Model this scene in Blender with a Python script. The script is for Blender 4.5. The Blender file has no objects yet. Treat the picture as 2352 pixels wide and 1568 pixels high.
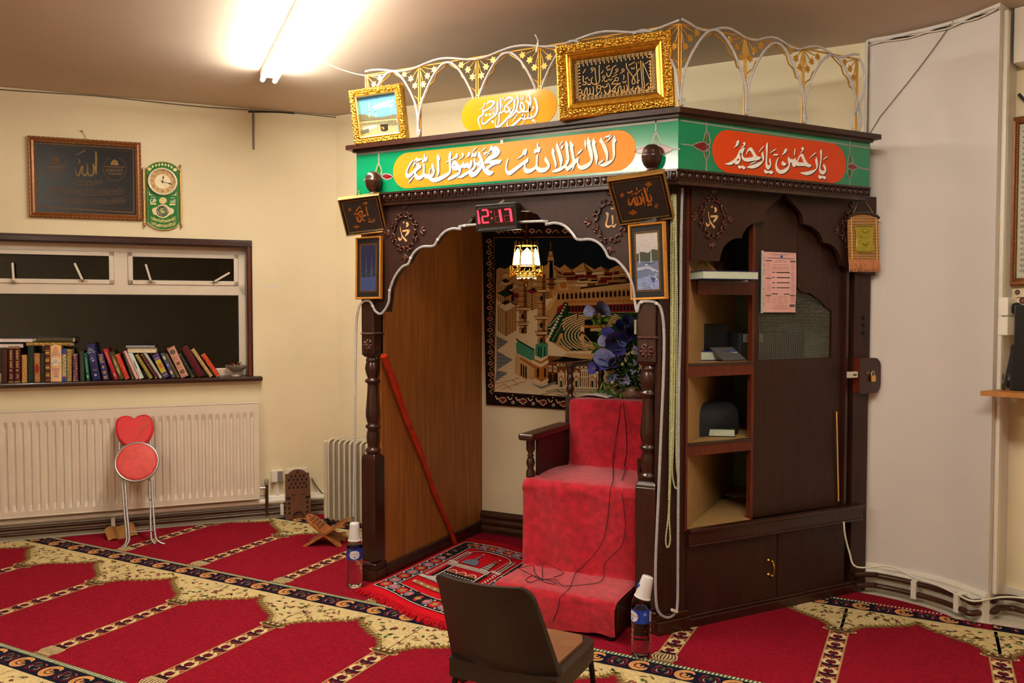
EXPOSURE = .42
FILL_LIGHTS = ((.1,1.9, 'added fill, unseen lit twin tube fluorescent light on the ceiling above the view'),(-2.6,.0, 'lit twin tube fluorescent light on the ceiling towards the rear wall'))  # unseen fittings; the nearer one is added as fill for the white wall
import bpy, math, random
from mathutils import Vector as V, Matrix as MX

random.seed(7)
SC = bpy.context.scene
COL = SC.collection
PI = math.pi

# ---------------------------------------------------------------- camera
CAMPOS = V((0,0,1.5))
FOC, PITCH, YAW = 1870.0, math.radians(2.0), math.radians(27.0)
cd = bpy.data.cameras.new('camera')
cd.sensor_width = 36.0
cd.lens = 36.0 * FOC / 2352.0
cd.clip_start = .05
cam = bpy.data.objects.new('camera', cd)
COL.objects.link(cam)
cam.location = CAMPOS
cam.rotation_euler = (PI / 2 - PITCH,0, YAW)
SC.camera = cam

# ---------------------------------------------------------------- world, exposure
SC.view_settings.view_transform = 'Standard'
SC.view_settings.look = 'None'
SC.view_settings.exposure = EXPOSURE
SC.view_settings.gamma = 1.0
SC.view_settings.use_curve_mapping = False
wd = bpy.data.worlds.new('night')
SC.world = wd
wd.use_nodes = True
wd.node_tree.nodes['Background'].inputs[0].default_value = (.010,.013,.020,1)
wd.node_tree.nodes['Background'].inputs[1].default_value = .6
TUBE_STRENGTH = 105.0          # the fluorescent tubes (see light_fitting below)
TUBE_RGB = (1.0,.93,.80)

# ---------------------------------------------------------------- reading positions off the lens geometry
_fw = V((-math.sin(YAW) * math.cos(PITCH), math.cos(YAW) * math.cos(PITCH),-math.sin(PITCH)))
_rt = V((math.cos(YAW), math.sin(YAW),0))
_up = _rt.cross(_fw)

def ray(x, y):
    return _fw + _rt * ((x - 1176) / FOC) - _up * ((y - 784) / FOC)

def onp(px, p0, n):
    d = ray(px[0], px[1])
    return CAMPOS + d * ((V(p0) - CAMPOS).dot(n) / d.dot(n))

def onz(x, y, z=.0):
    return onp((x, y),(0,0, z), V((0,0,1)))

def ony(x, y, Y):
    return onp((x, y),(0, Y,0), V((0,1,0)))

def crop(ox, oy, k):
    return lambda pts: [(ox + p[0] * k, oy + p[1] * k) + tuple(p[2:]) for p in pts]

# directions and planes of the room
def hdir(deg):
    a = math.radians(deg)
    return V((math.sin(a), math.cos(a),0))

LD = hdir(41.85)                 # the window wall runs this way (away from the camera)
LN = V((LD.y,-LD.x,0))         # and faces this way
LC = V((-3.944,4.85,0))        # its far corner
SD = hdir(36.4)                  # splayed side of the prayer niche
SN = V((SD.y,-SD.x,0))
S0 = V((-1.0,3.775,0))
SF0 = S0 + SN * .083            # its frieze stands a little proud
YB, ZC, YF = 4.85,2.965,3.64
UP = V((0,0,1))

def Lp(s, z, off=.0):
    return LC + LD * s + LN * off + UP * z

def Sp(s, z, off=.0):
    return S0 + SD * s + SN * off + UP * z

def frame_mx(o, x, y, z):
    return MX(((x.x, y.x, z.x, o.x),(x.y, y.y, z.y, o.y),(x.z, y.z, z.z, o.z),(0,0,0,1)))

LM = lambda s, z, off=.0: frame_mx(Lp(s, z, off), LD, UP, LN)       # local x along wall, y up, z out
SM = lambda s, z, off=.0: frame_mx(Sp(s, z, off), SD, UP, SN)
FM = lambda x, z, y=YF: frame_mx(V((x, y, z)), V((1,0,0)), UP, V((0,-1,0)))
T = MX.Translation

# ---------------------------------------------------------------- materials
def lin(c):
    r = []
    for v in c[:3]:
        v = v / 255.0
        r.append(v / 12.92 if v <= .04045 else ((v + .055) / 1.055) ** 2.4)
    return tuple(r) + (1.0,)

_mats = {}

def mat(name, rgb, rough=.5, metal=.0, var=.0, scale=30.0, bump=.0, bscale=200.0, emit=.0, trans=.0, ior=1.45,
        spec=.5, coat=.0, alpha=1.0, stretch=(1,1,1), rgb2=None, sheen=.0, detail=4.0):
    if name in _mats:
        return _mats[name]
    m = bpy.data.materials.new(name)
    m.use_nodes = True
    nt = m.node_tree
    b = nt.nodes['Principled BSDF']
    c = lin(rgb)
    b.inputs['Base Color'].default_value = c
    b.inputs['Roughness'].default_value = rough
    b.inputs['Metallic'].default_value = metal
    b.inputs['Specular IOR Level'].default_value = spec
    b.inputs['IOR'].default_value = ior
    b.inputs['Transmission Weight'].default_value = trans
    b.inputs['Coat Weight'].default_value = coat
    b.inputs['Coat Roughness'].default_value = .12
    b.inputs['Alpha'].default_value = alpha
    b.inputs['Sheen Weight'].default_value = sheen
    if emit:
        b.inputs['Emission Color'].default_value = c
        b.inputs['Emission Strength'].default_value = emit
    if var or bump:
        tc = nt.nodes.new('ShaderNodeTexCoord')
        mp = nt.nodes.new('ShaderNodeMapping')
        mp.inputs['Scale'].default_value = stretch
        nt.links.new(tc.outputs['Object'], mp.inputs['Vector'])
    if var:
        n = nt.nodes.new('ShaderNodeTexNoise')
        n.inputs['Scale'].default_value = scale
        n.inputs['Detail'].default_value = detail
        nt.links.new(mp.outputs['Vector'], n.inputs['Vector'])
        r = nt.nodes.new('ShaderNodeValToRGB')
        r.color_ramp.elements[0].position = .3
        r.color_ramp.elements[1].position = .7
        hi = lin(rgb2) if rgb2 else tuple(min(1, v * (1 + var)) for v in c[:3]) + (1,)
        r.color_ramp.elements[0].color = tuple(v * (1 - var) for v in c[:3]) + (1,)
        r.color_ramp.elements[1].color = hi
        nt.links.new(n.outputs['Fac'], r.inputs['Fac'])
        nt.links.new(r.outputs['Color'], b.inputs['Base Color'])
    if bump:
        n2 = nt.nodes.new('ShaderNodeTexNoise')
        n2.inputs['Scale'].default_value = bscale
        n2.inputs['Detail'].default_value = 3.0
        nt.links.new(mp.outputs['Vector'], n2.inputs['Vector'])
        bp = nt.nodes.new('ShaderNodeBump')
        bp.inputs['Strength'].default_value = bump
        bp.inputs['Distance'].default_value = .004
        nt.links.new(n2.outputs['Fac'], bp.inputs['Height'])
        nt.links.new(bp.outputs['Normal'], b.inputs['Normal'])
    _mats[name] = m
    return m

def ink(r, g, b, rough=.6, metal=.0):
    return mat('ink_%d_%d_%d_%d_%d' % (r, g, b, rough * 100, metal * 10),(r, g, b), rough, metal, var=.10, scale=60)

def yarn(r, g, b):
    return mat('yarn_%d_%d_%d' % (r, g, b),(r, g, b),.95,0, var=.22, scale=240, bump=.25, bscale=420, spec=.1, detail=2)

def pile(r, g, b):
    return mat('pile_%d_%d_%d' % (r, g, b),(r, g, b),1.0,0, var=.20, scale=70, bump=.5, bscale=260, spec=.05, detail=6)

W_DARK = mat('dark_mahogany',(50,23,15),.30,0, var=.30, scale=9, stretch=(6,6,.7), spec=.45, coat=.25)
W_DARK2 = mat('dark_mahogany_panel',(48,24,16),.45,0, var=.28, scale=8, stretch=(5,5,.5), spec=.35)
W_RED = mat('red_mahogany',(92,34,18),.40,0, var=.25, scale=8, stretch=(5,5,1), spec=.4)
W_OAK = mat('veneer_panel',(150,88,36),.50,0, var=.20, scale=7, stretch=(5,5,.35), spec=.35, rgb2=(168,104,46))
W_TAN = mat('tan_board',(164,130,78),.7,0, var=.12, scale=10, stretch=(3,3,1))
GOLD = mat('gold_leaf',(214,168,66),.34,1.0, var=.25, scale=60)
GOLD_D = mat('dull_gold',(150,106,46),.5,.6, var=.25, scale=80)
BRASS = mat('brass',(226,184,92),.22,1.0)
CHROME = mat('brushed_chrome',(196,196,200),.28,1.0)
WHITE_P = mat('white_enamel',(236,228,212),.35,0, spec=.5)
BLACK_P = mat('black_plastic',(18,18,20),.45)
CLEAR = mat('clear_tube',(236,234,236),.12,0, trans=.55, ior=1.40, var=.15, scale=90)
GLASSM = mat('clear_glass',(250,252,252),.02,0, trans=1.0, ior=1.48)
WATER = mat('clear_water',(248,252,255),.0,0, trans=1.0, ior=1.33)

# ---------------------------------------------------------------- mesh building
def tag(o, label=None, cat=None, group=None, kind=None):
    if label: o['label'] = label
    if cat: o['category'] = cat
    if group: o['group'] = group
    if kind: o['kind'] = kind
    return o

def thing(name, label, cat, loc=(0,0,0), mx=None, group=None):
    o = bpy.data.objects.new(name, None)
    o.empty_display_size = .05
    COL.objects.link(o)
    o.matrix_basis = mx if mx is not None else T(V(loc))
    return tag(o, label, cat, group)

def chain(o):
    m = MX.Identity(4)
    while o is not None:
        m = o.matrix_basis @ m
        o = o.parent
    return m

def smooth_pts(pts, n=4, closed=False):
    P = [tuple(map(float, p)) for p in pts]
    if len(P) < 3:
        return P
    out = []
    N = len(P)
    rng = range(N if closed else N - 1)
    for i in rng:
        p1, p2 = P[i], P[(i + 1) % N]
        p0 = P[i - 1] if (closed or i > 0) else p1
        p3 = P[(i + 2) % N] if (closed or i + 2 < N) else p2
        for k in range(n):
            t = k / n
            out.append(tuple(.5 * (2 * b + (c - a) * t + (2 * a - 5 * b + 4 * c - d) * t * t + (3 * b - a - 3 * c + d) * t ** 3)
                             for a, b, c, d in zip(p0, p1, p2, p3)))
    if not closed:
        out.append(P[-1])
    return out

class B:
    """collects shapes, then links them as ONE mesh object"""

    def __init__(s):
        s.v, s.f, s.fm, s.fs, s.m = [],[],[],[],[]

    def mi(s, m):
        if m not in s.m:
            s.m.append(m)
        return s.m.index(m)

    def add(s, vs, fs, m, sm=False, X=None):
        k = len(s.v)
        s.v += [(X @ V(p)) if X is not None else V(p) for p in vs]
        i = s.mi(m)
        for f in fs:
            s.f.append([k + a for a in f])
            s.fm.append(i)
            s.fs.append(sm)
        return s

    def box(s, a, b, m, X=None):
        x0, y0, z0 = a
        x1, y1, z1 = b
        return s.add([(x0, y0, z0),(x1, y0, z0),(x1, y1, z0),(x0, y1, z0),(x0, y0, z1),(x1, y0, z1),(x1, y1, z1),(x0, y1, z1)],
                     [(0,3,2,1),(4,5,6,7),(0,1,5,4),(1,2,6,5),(2,3,7,6),(3,0,4,7)], m, False, X)

    def prism(s, pts, z0, z1, m, X=None, side=None, sm=False):
        n = len(pts)
        vs = [(p[0], p[1], z0) for p in pts] + [(p[0], p[1], z1) for p in pts]
        s.add(vs,[list(range(n))[::-1], list(range(n,2 * n))], m, False, X)
        s.add(vs,[(i,(i + 1) % n, n + (i + 1) % n, n + i) for i in range(n)], side or m, sm, X)
        return s

    def loft(s, rings, m, sm=True, X=None, cap=True, close=True):
        n = len(rings[0])
        vs = [p for r in rings for p in r]
        fs = []
        for j in range(len(rings) - 1):
            for i in range(n if close else n - 1):
                a, b = j * n + i, j * n + (i + 1) % n
                fs.append((a, b, b + n, a + n))
        s.add(vs, fs, m, sm, X)
        if cap:
            s.add(rings[0],[list(range(n))[::-1]], m, False, X)
            s.add(rings[-1],[list(range(n))], m, False, X)
        return s

    def lathe(s, prof, m, n=20, X=None, sm=True, cap=True, a0=.0, a1=2 * PI):
        full = abs(a1 - a0 - 2 * PI) < 1e-6
        k = n if full else n + 1
        rings = [[(max(r,1e-5) * math.cos(a0 + (a1 - a0) * i / n), max(r,1e-5) * math.sin(a0 + (a1 - a0) * i / n), z) for i in range(k)] for r, z in prof]
        return s.loft(rings, m, sm, X, cap and full, full)

    def ball(s, c, r, m, n=12, k=8, X=None, sq=(1,1,1)):
        L = T(V(c)) @ MX.Diagonal((r * sq[0], r * sq[1], r * sq[2],1))
        prof = [(math.sin(PI * i / k),-math.cos(PI * i / k)) for i in range(k + 1)]
        return s.lathe(prof, m, n,(X @ L) if X is not None else L, cap=False)

    def tube(s, pts, r, m, n=8, X=None, closed=False, sm=True):
        P = [V(p) for p in pts]
        N = len(P)
        rr = r if isinstance(r,(list, tuple)) else [r] * N
        rings = []
        t0 = (P[1] - P[0]).normalized()
        u = t0.orthogonal().normalized()
        for i in range(N):
            if closed:
                t = (P[(i + 1) % N] - P[i - 1])
            else:
                t = P[min(i + 1, N - 1)] - P[max(i - 1,0)]
            if t.length < 1e-9:
                t = t0.copy()
            t.normalize()
            u = u - t * u.dot(t)
            if u.length < 1e-6:
                u = t.orthogonal()
            u.normalize()
            w = t.cross(u)
            rings.append([P[i] + (u * math.cos(2 * PI * k / n) + w * math.sin(2 * PI * k / n)) * rr[i] for k in range(n)])
        if closed:
            rings.append(rings[0])
        return s.loft(rings, m, sm, X, not closed)

    def grid(s, fn, nu, nv, m, sm=True, X=None):
        vs = [fn(i / nu, j / nv) for j in range(nv + 1) for i in range(nu + 1)]
        w = nu + 1
        return s.add(vs,[(j * w + i, j * w + i + 1,(j + 1) * w + i + 1,(j + 1) * w + i) for j in range(nv) for i in range(nu)], m, sm, X)

    def build(s, name, parent=None, world=True, bevel=.0, seg=2, solid=.0, label=None):
        inv = chain(parent).inverted() if (parent is not None and world) else None
        vs = [tuple(inv @ p) if inv is not None else tuple(p) for p in s.v]
        me = bpy.data.meshes.new(name)
        me.from_pydata(vs,[], s.f)
        for m in s.m:
            me.materials.append(m)
        me.polygons.foreach_set('material_index', s.fm)
        me.polygons.foreach_set('use_smooth', s.fs)
        me.update()
        o = bpy.data.objects.new(name, me)
        COL.objects.link(o)
        o.parent = parent
        if solid:
            q = o.modifiers.new('thickness', 'SOLIDIFY')
            q.thickness = solid
        if bevel:
            q = o.modifiers.new('bevel', 'BEVEL')
            q.width = bevel
            q.segments = seg
            q.limit_method = 'ANGLE'
            q.angle_limit = math.radians(40)
        if label:
            o['label'] = label
        return o

class C(B):
    """flat drawing on a surface: f maps drawing coordinates to a point, nrm is the way the surface faces"""

    def __init__(s, f, nrm, dz=.0004, tr=None):
        super().__init__()
        s.fn, s.n, s.dz, s.tr = f, nrm, dz, tr

    def P(s, p, l):
        return s.fn(p[0], p[1]) + s.n * (l * s.dz)

    def _t(s, pts):
        return s.tr(pts) if s.tr else pts

    def poly(s, pts, m, l=1, sm=0):
        q = s._t(pts)
        if sm:
            q = smooth_pts(q, sm, True)
        vs = [s.P(p, l) for p in q]
        a = V((0,0,0))
        for i in range(len(vs)):
            a += vs[i].cross(vs[(i + 1) % len(vs)])
        idx = list(range(len(vs)))
        if a.dot(s.n) < 0:
            idx.reverse()
        return s.add(vs,[idx], m)

    def rect(s, x0, y0, x1, y1, m, l=1):
        return s.poly([(x0, y0),(x1, y0),(x1, y1),(x0, y1)], m, l)

    def stroke(s, pts, m, l=1, w=None, sm=4, closed=False):
        """pts (x, y[, width]); w a width for all; drawn in drawing units"""
        P = [tuple(p) if len(p) > 2 else (p[0], p[1], w) for p in pts]
        if sm and len(P) > 2:
            P = smooth_pts(P, sm, closed)
        n = len(P)
        Lf, Rt = [],[]
        for i in range(n):
            a = P[(i - 1) % n] if (closed or i > 0) else P[i]
            b = P[(i + 1) % n] if (closed or i < n - 1) else P[i]
            dx, dy = b[0] - a[0], b[1] - a[1]
            d = math.hypot(dx, dy) or 1
            h = max(P[i][2],1e-6) / 2
            Lf.append((P[i][0] - dy / d * h, P[i][1] + dx / d * h))
            Rt.append((P[i][0] + dy / d * h, P[i][1] - dx / d * h))
        vs = [s.P(p, l) for p in s._t(Lf)] + [s.P(p, l) for p in s._t(Rt)]
        fs = [(i,(i + 1) % n, n + (i + 1) % n, n + i) for i in range(n if closed else n - 1)]
        if len(fs):
            f0 = fs[0]
            nn = (vs[f0[1]] - vs[f0[0]]).cross(vs[f0[3]] - vs[f0[0]])
            if nn.dot(s.n) < 0:
                fs = [f[::-1] for f in fs]
        return s.add(vs, fs, m)

    def disc(s, x, y, rx, m, l=1, ry=None, n=14, rot=.0, star=.0):
        ry = rx if ry is None else ry
        c, d = math.cos(rot), math.sin(rot)
        pts = []
        for i in range(n):
            k = 1 - star * (i % 2)
            a, b = rx * k * math.cos(2 * PI * i / n), ry * k * math.sin(2 * PI * i / n)
            pts.append((x + a * c - b * d, y + a * d + b * c))
        return s.poly(pts, m, l)

    def text(s, body, x, y, size, m, l=1, align='CENTER', rot=.0, sx=1.0):
        vs, fs = glyphs(body, align)
        c, d = math.cos(rot), math.sin(rot)
        q = s._t([(x + (p[0] * sx * c - p[1] * d) * size, y + (p[0] * sx * d + p[1] * c) * size) for p in vs])
        P = [s.P(p, l) for p in q]
        if fs:
            f = fs[0]
            nn = (P[f[1]] - P[f[0]]).cross(P[f[2]] - P[f[0]])
            if nn.dot(s.n) < 0:
                fs = [g[::-1] for g in fs]
        return s.add(P, fs, m)

_gl = {}

def glyphs(body, align):
    k = (body, align)
    if k not in _gl:
        cu = bpy.data.curves.new('t', 'FONT')
        cu.body = body
        cu.align_x = align
        cu.align_y = 'CENTER'
        cu.resolution_u = 3
        o = bpy.data.objects.new('t', cu)
        COL.objects.link(o)
        me = o.evaluated_get(bpy.context.evaluated_depsgraph_get()).to_mesh()
        _gl[k] = ([tuple(v.co[:2]) for v in me.vertices],[list(p.vertices) for p in me.polygons])
        o.to_mesh_clear()
        bpy.data.objects.remove(o)
        bpy.data.curves.remove(cu)
    return _gl[k]

def copy_tree(o, mx, label=None, name=None):
    def cp(a, par):
        c = a.copy()
        if par is not None:
            c.parent = par
        COL.objects.link(c)
        for ch in [k for k in bpy.data.objects if k.parent == a]:
            cp(ch, c)
        return c
    r = cp(o, None)
    r.matrix_basis = mx
    if label:
        r['label'] = label
    return r

def plane_canvas(mx, dz=.0004, tr=None):
    """drawing in local x (right), y (up) of a frame whose z faces out"""
    n = V((mx[0][2], mx[1][2], mx[2][2]))
    return C(lambda x, y: mx @ V((x, y,0)), n, dz, tr)

def px_canvas(p0, n, dz=.0004, tr=None):
    return C(lambda x, y: onp((x, y), p0, n), n, dz, tr)
# ================================================================ the room
P_CREAM = mat('cream_paint',(236,222,186),.55,0, var=.03, scale=3, bump=.10, bscale=60, spec=.3)
P_CEIL = mat('ceiling_paint',(206,190,172),.8,0, var=.03, scale=2, spec=.2)
P_WHITE = mat('white_wall_paint',(224,216,208),.6,0, var=.02, scale=3, bump=.05, bscale=90, spec=.3)
P_TRIM = mat('white_gloss',(232,224,208),.3,0, var=.04, scale=8)
P_FLOOR = mat('pale_underfloor',(206,196,176),.8,0, var=.12, scale=14)
P_PIPE = mat('brown_pipe_paint',(66,36,20),.32,0, var=.2, scale=14)

def struct(b, name, parent=None, **k):
    o = b.build(name, parent, **k)
    if parent is None:
        o['kind'] = 'structure'
    return o

struct(B().box((-12,-4,-.12),(6,8,0), P_FLOOR), 'floor')
struct(B().box((-12,-4, ZC),(6,8, ZC + .12), P_CEIL), 'ceiling')

WS0, WS1, WZ0, WZ1 = -3.05,-.635,1.045,1.985       # window opening
b = B()
X = LM(0,0)
TH = -.22
for s0, s1, z0, z1 in ((-8.6, WS0,0, ZC),(WS1,.3,0, ZC),(WS0, WS1,0, WZ0 - .03),(WS0, WS1, WZ1, ZC)):
    b.box((s0, z0, TH),(s1, z1,0), P_CREAM, X)
struct(b, 'wall_left')
struct(B().box((-3.944, YB,0),(-.25, YB + .2, ZC), P_CREAM), 'wall_back')

PIER = [(-.325,4.86),(-.30,4.80),(-.20,4.787),(-.10,4.765),(-.01,4.735),(.07,4.70),(.14,4.655),(.21,4.595),(.285,4.52)]
PIER_E = (.375,4.745)
b = B()
outer = smooth_pts(PIER,3)
b.prism([(p[0], p[1]) for p in outer] + [PIER_E,(.36,5.1),(-.325,5.1)],0, ZC, P_WHITE)
struct(b, 'wall_right')
SIDE0 = V((.375,4.745,0))
SIDE_D = V((.93,-.367,0)).normalized()
SIDE_N = V((SIDE_D.y,-SIDE_D.x,0))
b = B()
b.box((0,0,-.2),(3.9, ZC,0), P_CREAM, frame_mx(SIDE0, SIDE_D, UP, SIDE_N))
struct(b, 'wall_side')
struct(B().box((3.7,-3.0,0),(3.9,3.7, ZC), P_CREAM), 'wall_far')
struct(B().box((-11,-3.0,0),(3.9,-2.8, ZC), P_CREAM), 'wall_rear')

# ---- skirting boards and heating pipes
def loc_line(pts, off, z):
    """points of a horizontal line beside a wall, pushed off it"""
    q = [V((p[0], p[1],0)) for p in pts]
    r = []
    for i in range(len(q)):
        t = (q[min(i + 1, len(q) - 1)] - q[max(i - 1,0)]).normalized()
        n = V((t.y,-t.x,0))
        r.append(q[i] + n * off + UP * z)
    return r

left_line = [tuple((LC + LD * s)[:2]) for s in (-8.0,-6,-4,-2,.0)]
pier_line = [(p[0], p[1]) for p in smooth_pts(PIER[1:],3)]

def skirting(name, line, prof, m):
    b = B()
    rings = [[p for p in loc_line(line, o, z)] for o, z in prof]
    rings = [[rings[k][i] for k in range(len(prof))] for i in range(len(rings[0]))]
    b.loft(rings, m, sm=False)
    return struct(b, name)

skirting('baseboard_left', left_line,[(-.01,0),(.022,0),(.022,.15),(.012,.165),(-.01,.165)], P_TRIM)
skirting('baseboard_right', pier_line,[(-.01,.0),(.028,.0),(.028,.10),(.020,.115),(.020,.128),(.008,.145),(-.01,.145)], P_TRIM)
b = B()
b.box((0,0,-.01),(3.3,.13,.02), P_TRIM, frame_mx(SIDE0, SIDE_D, UP, SIDE_N))
struct(b, 'baseboard_side')
b = B()
for z, r, y in ((.125,.022,.012),(.082,.026,.016),(.034,.030,.02)):
    b.tube([(-2.72, YB - y, z),(-1.0, YB - y, z)], r, P_PIPE,10)
b.box((-2.72, YB - .012,0),(-1.0, YB + .005,.15), P_PIPE)
struct(b, 'baseboard_back')

t = thing('heating_pipe', 'pair of brown painted heating pipes along the floor under the window radiator', 'pipe', tuple(LC + LD * -2))
for z, off in ((.083,.05),(.047,.06)):
    B().tube(loc_line(left_line[:-1] + [tuple((LC + LD * -.12)[:2])], off, z),.013, P_PIPE,10).build('pipe', t)
for s in (-1.53,-.42,-2.6):
    B().box((s - .012,.03,.02),(s + .012,.105,.078), P_TRIM, LM(0,0)).build('clip', t)
t = thing('cable_trunking', 'rounded white trunking with thin cables running below the window radiator', 'trunking', tuple(LC + LD * -2))
B().tube(loc_line(left_line[:-1] + [tuple((LC + LD * -.1)[:2])],.035,.128),.022, P_TRIM,12).build('cover', t)
b = B()
b.tube(loc_line(left_line[:-1] + [tuple((LC + LD * -.6)[:2])],.026,.178),.0035, WHITE_P,6)
b.tube([Lp(s,.163 + .012 * math.sin(s * 7),.03) for s in [-4 + .12 * i for i in range(30)]],.003, mat('grey_cable',(120,116,112),.5),6)
b.build('cable', t)

end_line = [(-.36,4.73),(-.31,4.765)] + pier_line[2:-1] + [(.262,4.545)]
t = thing('heating_pipe', 'pair of brown painted heating pipes curving along the foot of the white wall', 'pipe',(0,4.7,0))
jog = [(.31,4.56),(.335,4.63),(.40,4.655)] + [tuple((SIDE0 + SIDE_D * d + SIDE_N * .08)[:2]) for d in (.12,.4,1.0)]
for z, off in ((.098,.062),(.045,.075)):
    ln = [tuple(p[:2]) for p in loc_line(end_line, off,0)]
    ln = smooth_pts(ln + jog,3)
    B().tube([(p[0], p[1], z) for p in ln],.015, P_PIPE,10).build('pipe', t)
for i in (9,18):
    p = V(loc_line(pier_line,.058,.07)[i])
    B().box((-.013,-.035,-.045),(.013,.04,.045), P_TRIM, T(p) @ MX.Rotation(-.3 if i < 12 else -.7,4, 'Z')).build('clip', t)

# ---- the ceiling-edge cables and small marks on the walls
m_gc = mat('dusty_cable',(120,106,92),.6)
t = thing('ceiling_cable', 'thin loose cables clipped along the ceiling edge above the window', 'cable', tuple(Lp(-1.5,2.9)))
b = B()
b.tube([Lp(s, ZC - .012 - .006 * math.sin(s * 5),.008) for s in [-3 + .1 * i for i in range(31)]],.004, m_gc,5)
b.tube([Lp(s, ZC - .018 - .010 * math.cos(s * 9),.010) for s in [-.62 + .04 * i for i in range(9)]],.006, mat('black_cable',(30,26,24),.5),5)
b.build('cable', t)
tag(B().box((-.594,2.675,0),(-.580, ZC - .02,.014), m_gc, LM(0,0)).build('conduit'), 'short grey vertical conduit below the ceiling above the window corner', 'conduit')
tag(B().box((-.492,1.688,.0005),(-.436,1.70,.0015), mat('label_paper',(226,216,226),.7), LM(0,0)).build('wall_label'), 'small pale paper label stuck on the cream wall right of the window', 'label')

# ================================================================ window
W_FR = -.10
ALU = mat('white_aluminium',(226,214,196),.32,.15, var=.03, scale=12)
GAS = mat('black_gasket',(22,20,20),.6)
X = LM(0,0, W_FR)

def ls(px, py, off=W_FR):
    p = onp((px, py), Lp(0,0, off), LN)
    return (p - LC).dot(LD), p.z

zT = 1.967
w1 = B()
for (s0, z0, s1, z1) in ((WS0, WZ0, WS1, WZ0 + .055),(WS0, zT - .045, WS1, WZ1),(WS0, WZ0, WS0 + .05, WZ1),(WS1 - .062, WZ0, WS1, WZ1),
                         (WS0,1.628, WS1,1.70)):
    w1.box((s0, z0,-.03),(s1, z1,.012), ALU, X)
mul = [-1.468 - .90,-1.468]
for s in mul:
    w1.box((s - .045,1.69,-.03),(s + .045, zT,.010), ALU, X)
win = struct(w1, 'window_1', bevel=.003)
bays = [(mul[0] + .045, mul[1] - .045),(mul[1] + .045, WS1 - .062),(WS0 + .05, mul[0] - .045)]
stay_at = {0: (.30,.76),1: (.17,.76),2: (.5,)}
for i,(a, c) in enumerate(bays):
    sb = B()
    z0, z1, f = 1.70, zT - .045,.030
    for q in ((a, z0, c, z0 + f),(a, z1 - f, c, z1),(a, z0, a + f, z1),(c - f, z0, c, z1)):
        sb.box((q[0], q[1],-.02),(q[2], q[3],.022), ALU, X)
    for q in ((a + f, z0 + f, c - f, z0 + f + .005),(a + f, z1 - f - .005, c - f, z1 - f),(a + f, z0 + f, a + f + .005, z1 - f),(c - f - .005, z0 + f, c - f, z1 - f)):
        sb.box((q[0], q[1],-.012),(q[2], q[3],.016), GAS, X)
    sb.build('sash', win, bevel=.003)
    B().box((a + f, z0 + f,-.004),(c - f, z1 - f,.001), GLASSM, X).build('window_pane', win)
B().box((WS0 + .05, WZ0 + .05,-.012),(WS1 - .062,1.630,-.006), GLASSM, X).build('window_pane', win)
gb = B()
for q in ((WS0 + .05,1.622, WS1 - .06,1.628),(WS0 + .05, WZ0 + .055, WS1 - .06, WZ0 + .061),(WS1 - .068, WZ0 + .055, WS1 - .062,1.628)):
    gb.box((q[0], q[1],-.012),(q[2], q[3],.006), GAS, X)
gb.build('gasket', win)
# casement stays: little white levers at different angles
for (px, py, ang) in ((32,648,92),(190,645,112),(347,648,105),(492,648,32)):
    s, z = ls(px, py, W_FR + .03)
    hb = B()
    hb.box((-.030,-.006,-.006),(.030,.005,.010), mat('stay_plate',(196,184,150),.4,.5), LM(s, z, W_FR + .018))
    L2 = LM(s, z + .004, W_FR + .036) @ MX.Rotation(math.radians(ang),4, 'Z')
    hb.box((.0,-.007,-.005),(.125,.007,.006), ALU, L2)
    hb.ball((0,0,0),.011, CHROME,8,6, L2)
    hb.build('handle', win, bevel=.002)
# dark timber surround and sill
fb = B()
X0 = LM(0,0)
fb.box((WS0 - .05, WZ1 - .016, W_FR),(-.605,2.022,.016), W_DARK, X0)
fb.box((WS0 - .05, WZ1 - .010, W_FR),(-.605,2.012,.026), W_DARK, X0)
fb.box((WS1 - .010, WZ0, W_FR),(-.605,2.0,.016), W_DARK, X0)
fb.box((WS1 - .002, WZ0, W_FR),(-.616,2.0,.024), W_RED, X0)
fb.build('window_frame', win, bevel=.004)
sl = B()
sl.box((WS0 - .1, WZ0 - .034, W_FR),(-.545, WZ0,.075), W_DARK, X0)
sl.build('window_sill', win, bevel=.010, seg=3)
# the yard outside at night
tag(B().box((-6.0,-.3,-2.4),(2.5,3.2,-2.3), mat('night_brick',(30,30,30),.9,0, var=.2, scale=4), LM(0,0)).build('outside_wall'), None, None, kind='structure')
# ================================================================ the prayer niche (a carved timber canopy with a cupboard in its splayed side)
niche = thing('prayer_niche', 'dark carved wooden prayer niche with scalloped arch and green lettered frieze', 'niche',(-1.9,3.64,0))
XA, XB = -2.785,-1.108
CX = -1.905

# --- boards that close it
b = B()
b.box((-2.735,3.70,0),(-2.70, YB - .002,2.12), W_OAK)
b.build('inner_panel', niche)
b = B()
b.box((-2.70,3.72,0),(-2.683, YB - .03,.055), W_DARK)
b.box((-2.70,3.72,.055),(-2.688, YB - .03,.078), W_DARK)
b.tube([(-2.690,3.72,.082),(-2.690, YB - .03,.082)],.008, W_DARK,8)
b.build('plinth', niche)
b = B()
b.box((-1.045,3.79,0),(-1.022, YB - .002,2.12), W_DARK2)
b.box((-1.022,3.79,.0),(-1.0, YB - .002,2.12), W_TAN)
b.build('partition', niche)
P_GREEN = mat('pale_green_board',(128,142,112),.7,0, var=.06, scale=6)
b = B()
b.box((-1.0, YB - .012,.0),(-.34, YB - .002,2.12), P_GREEN)
b.build('back_board', niche)
b = B()
b.prism([(-2.78,3.66),(-1.10,3.66), tuple(Sp(1.22,0,-.02)[:2]),(-.36, YB - .003),(-2.78, YB - .003)],2.10,2.12, W_DARK2)
b.build('soffit', niche)

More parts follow.
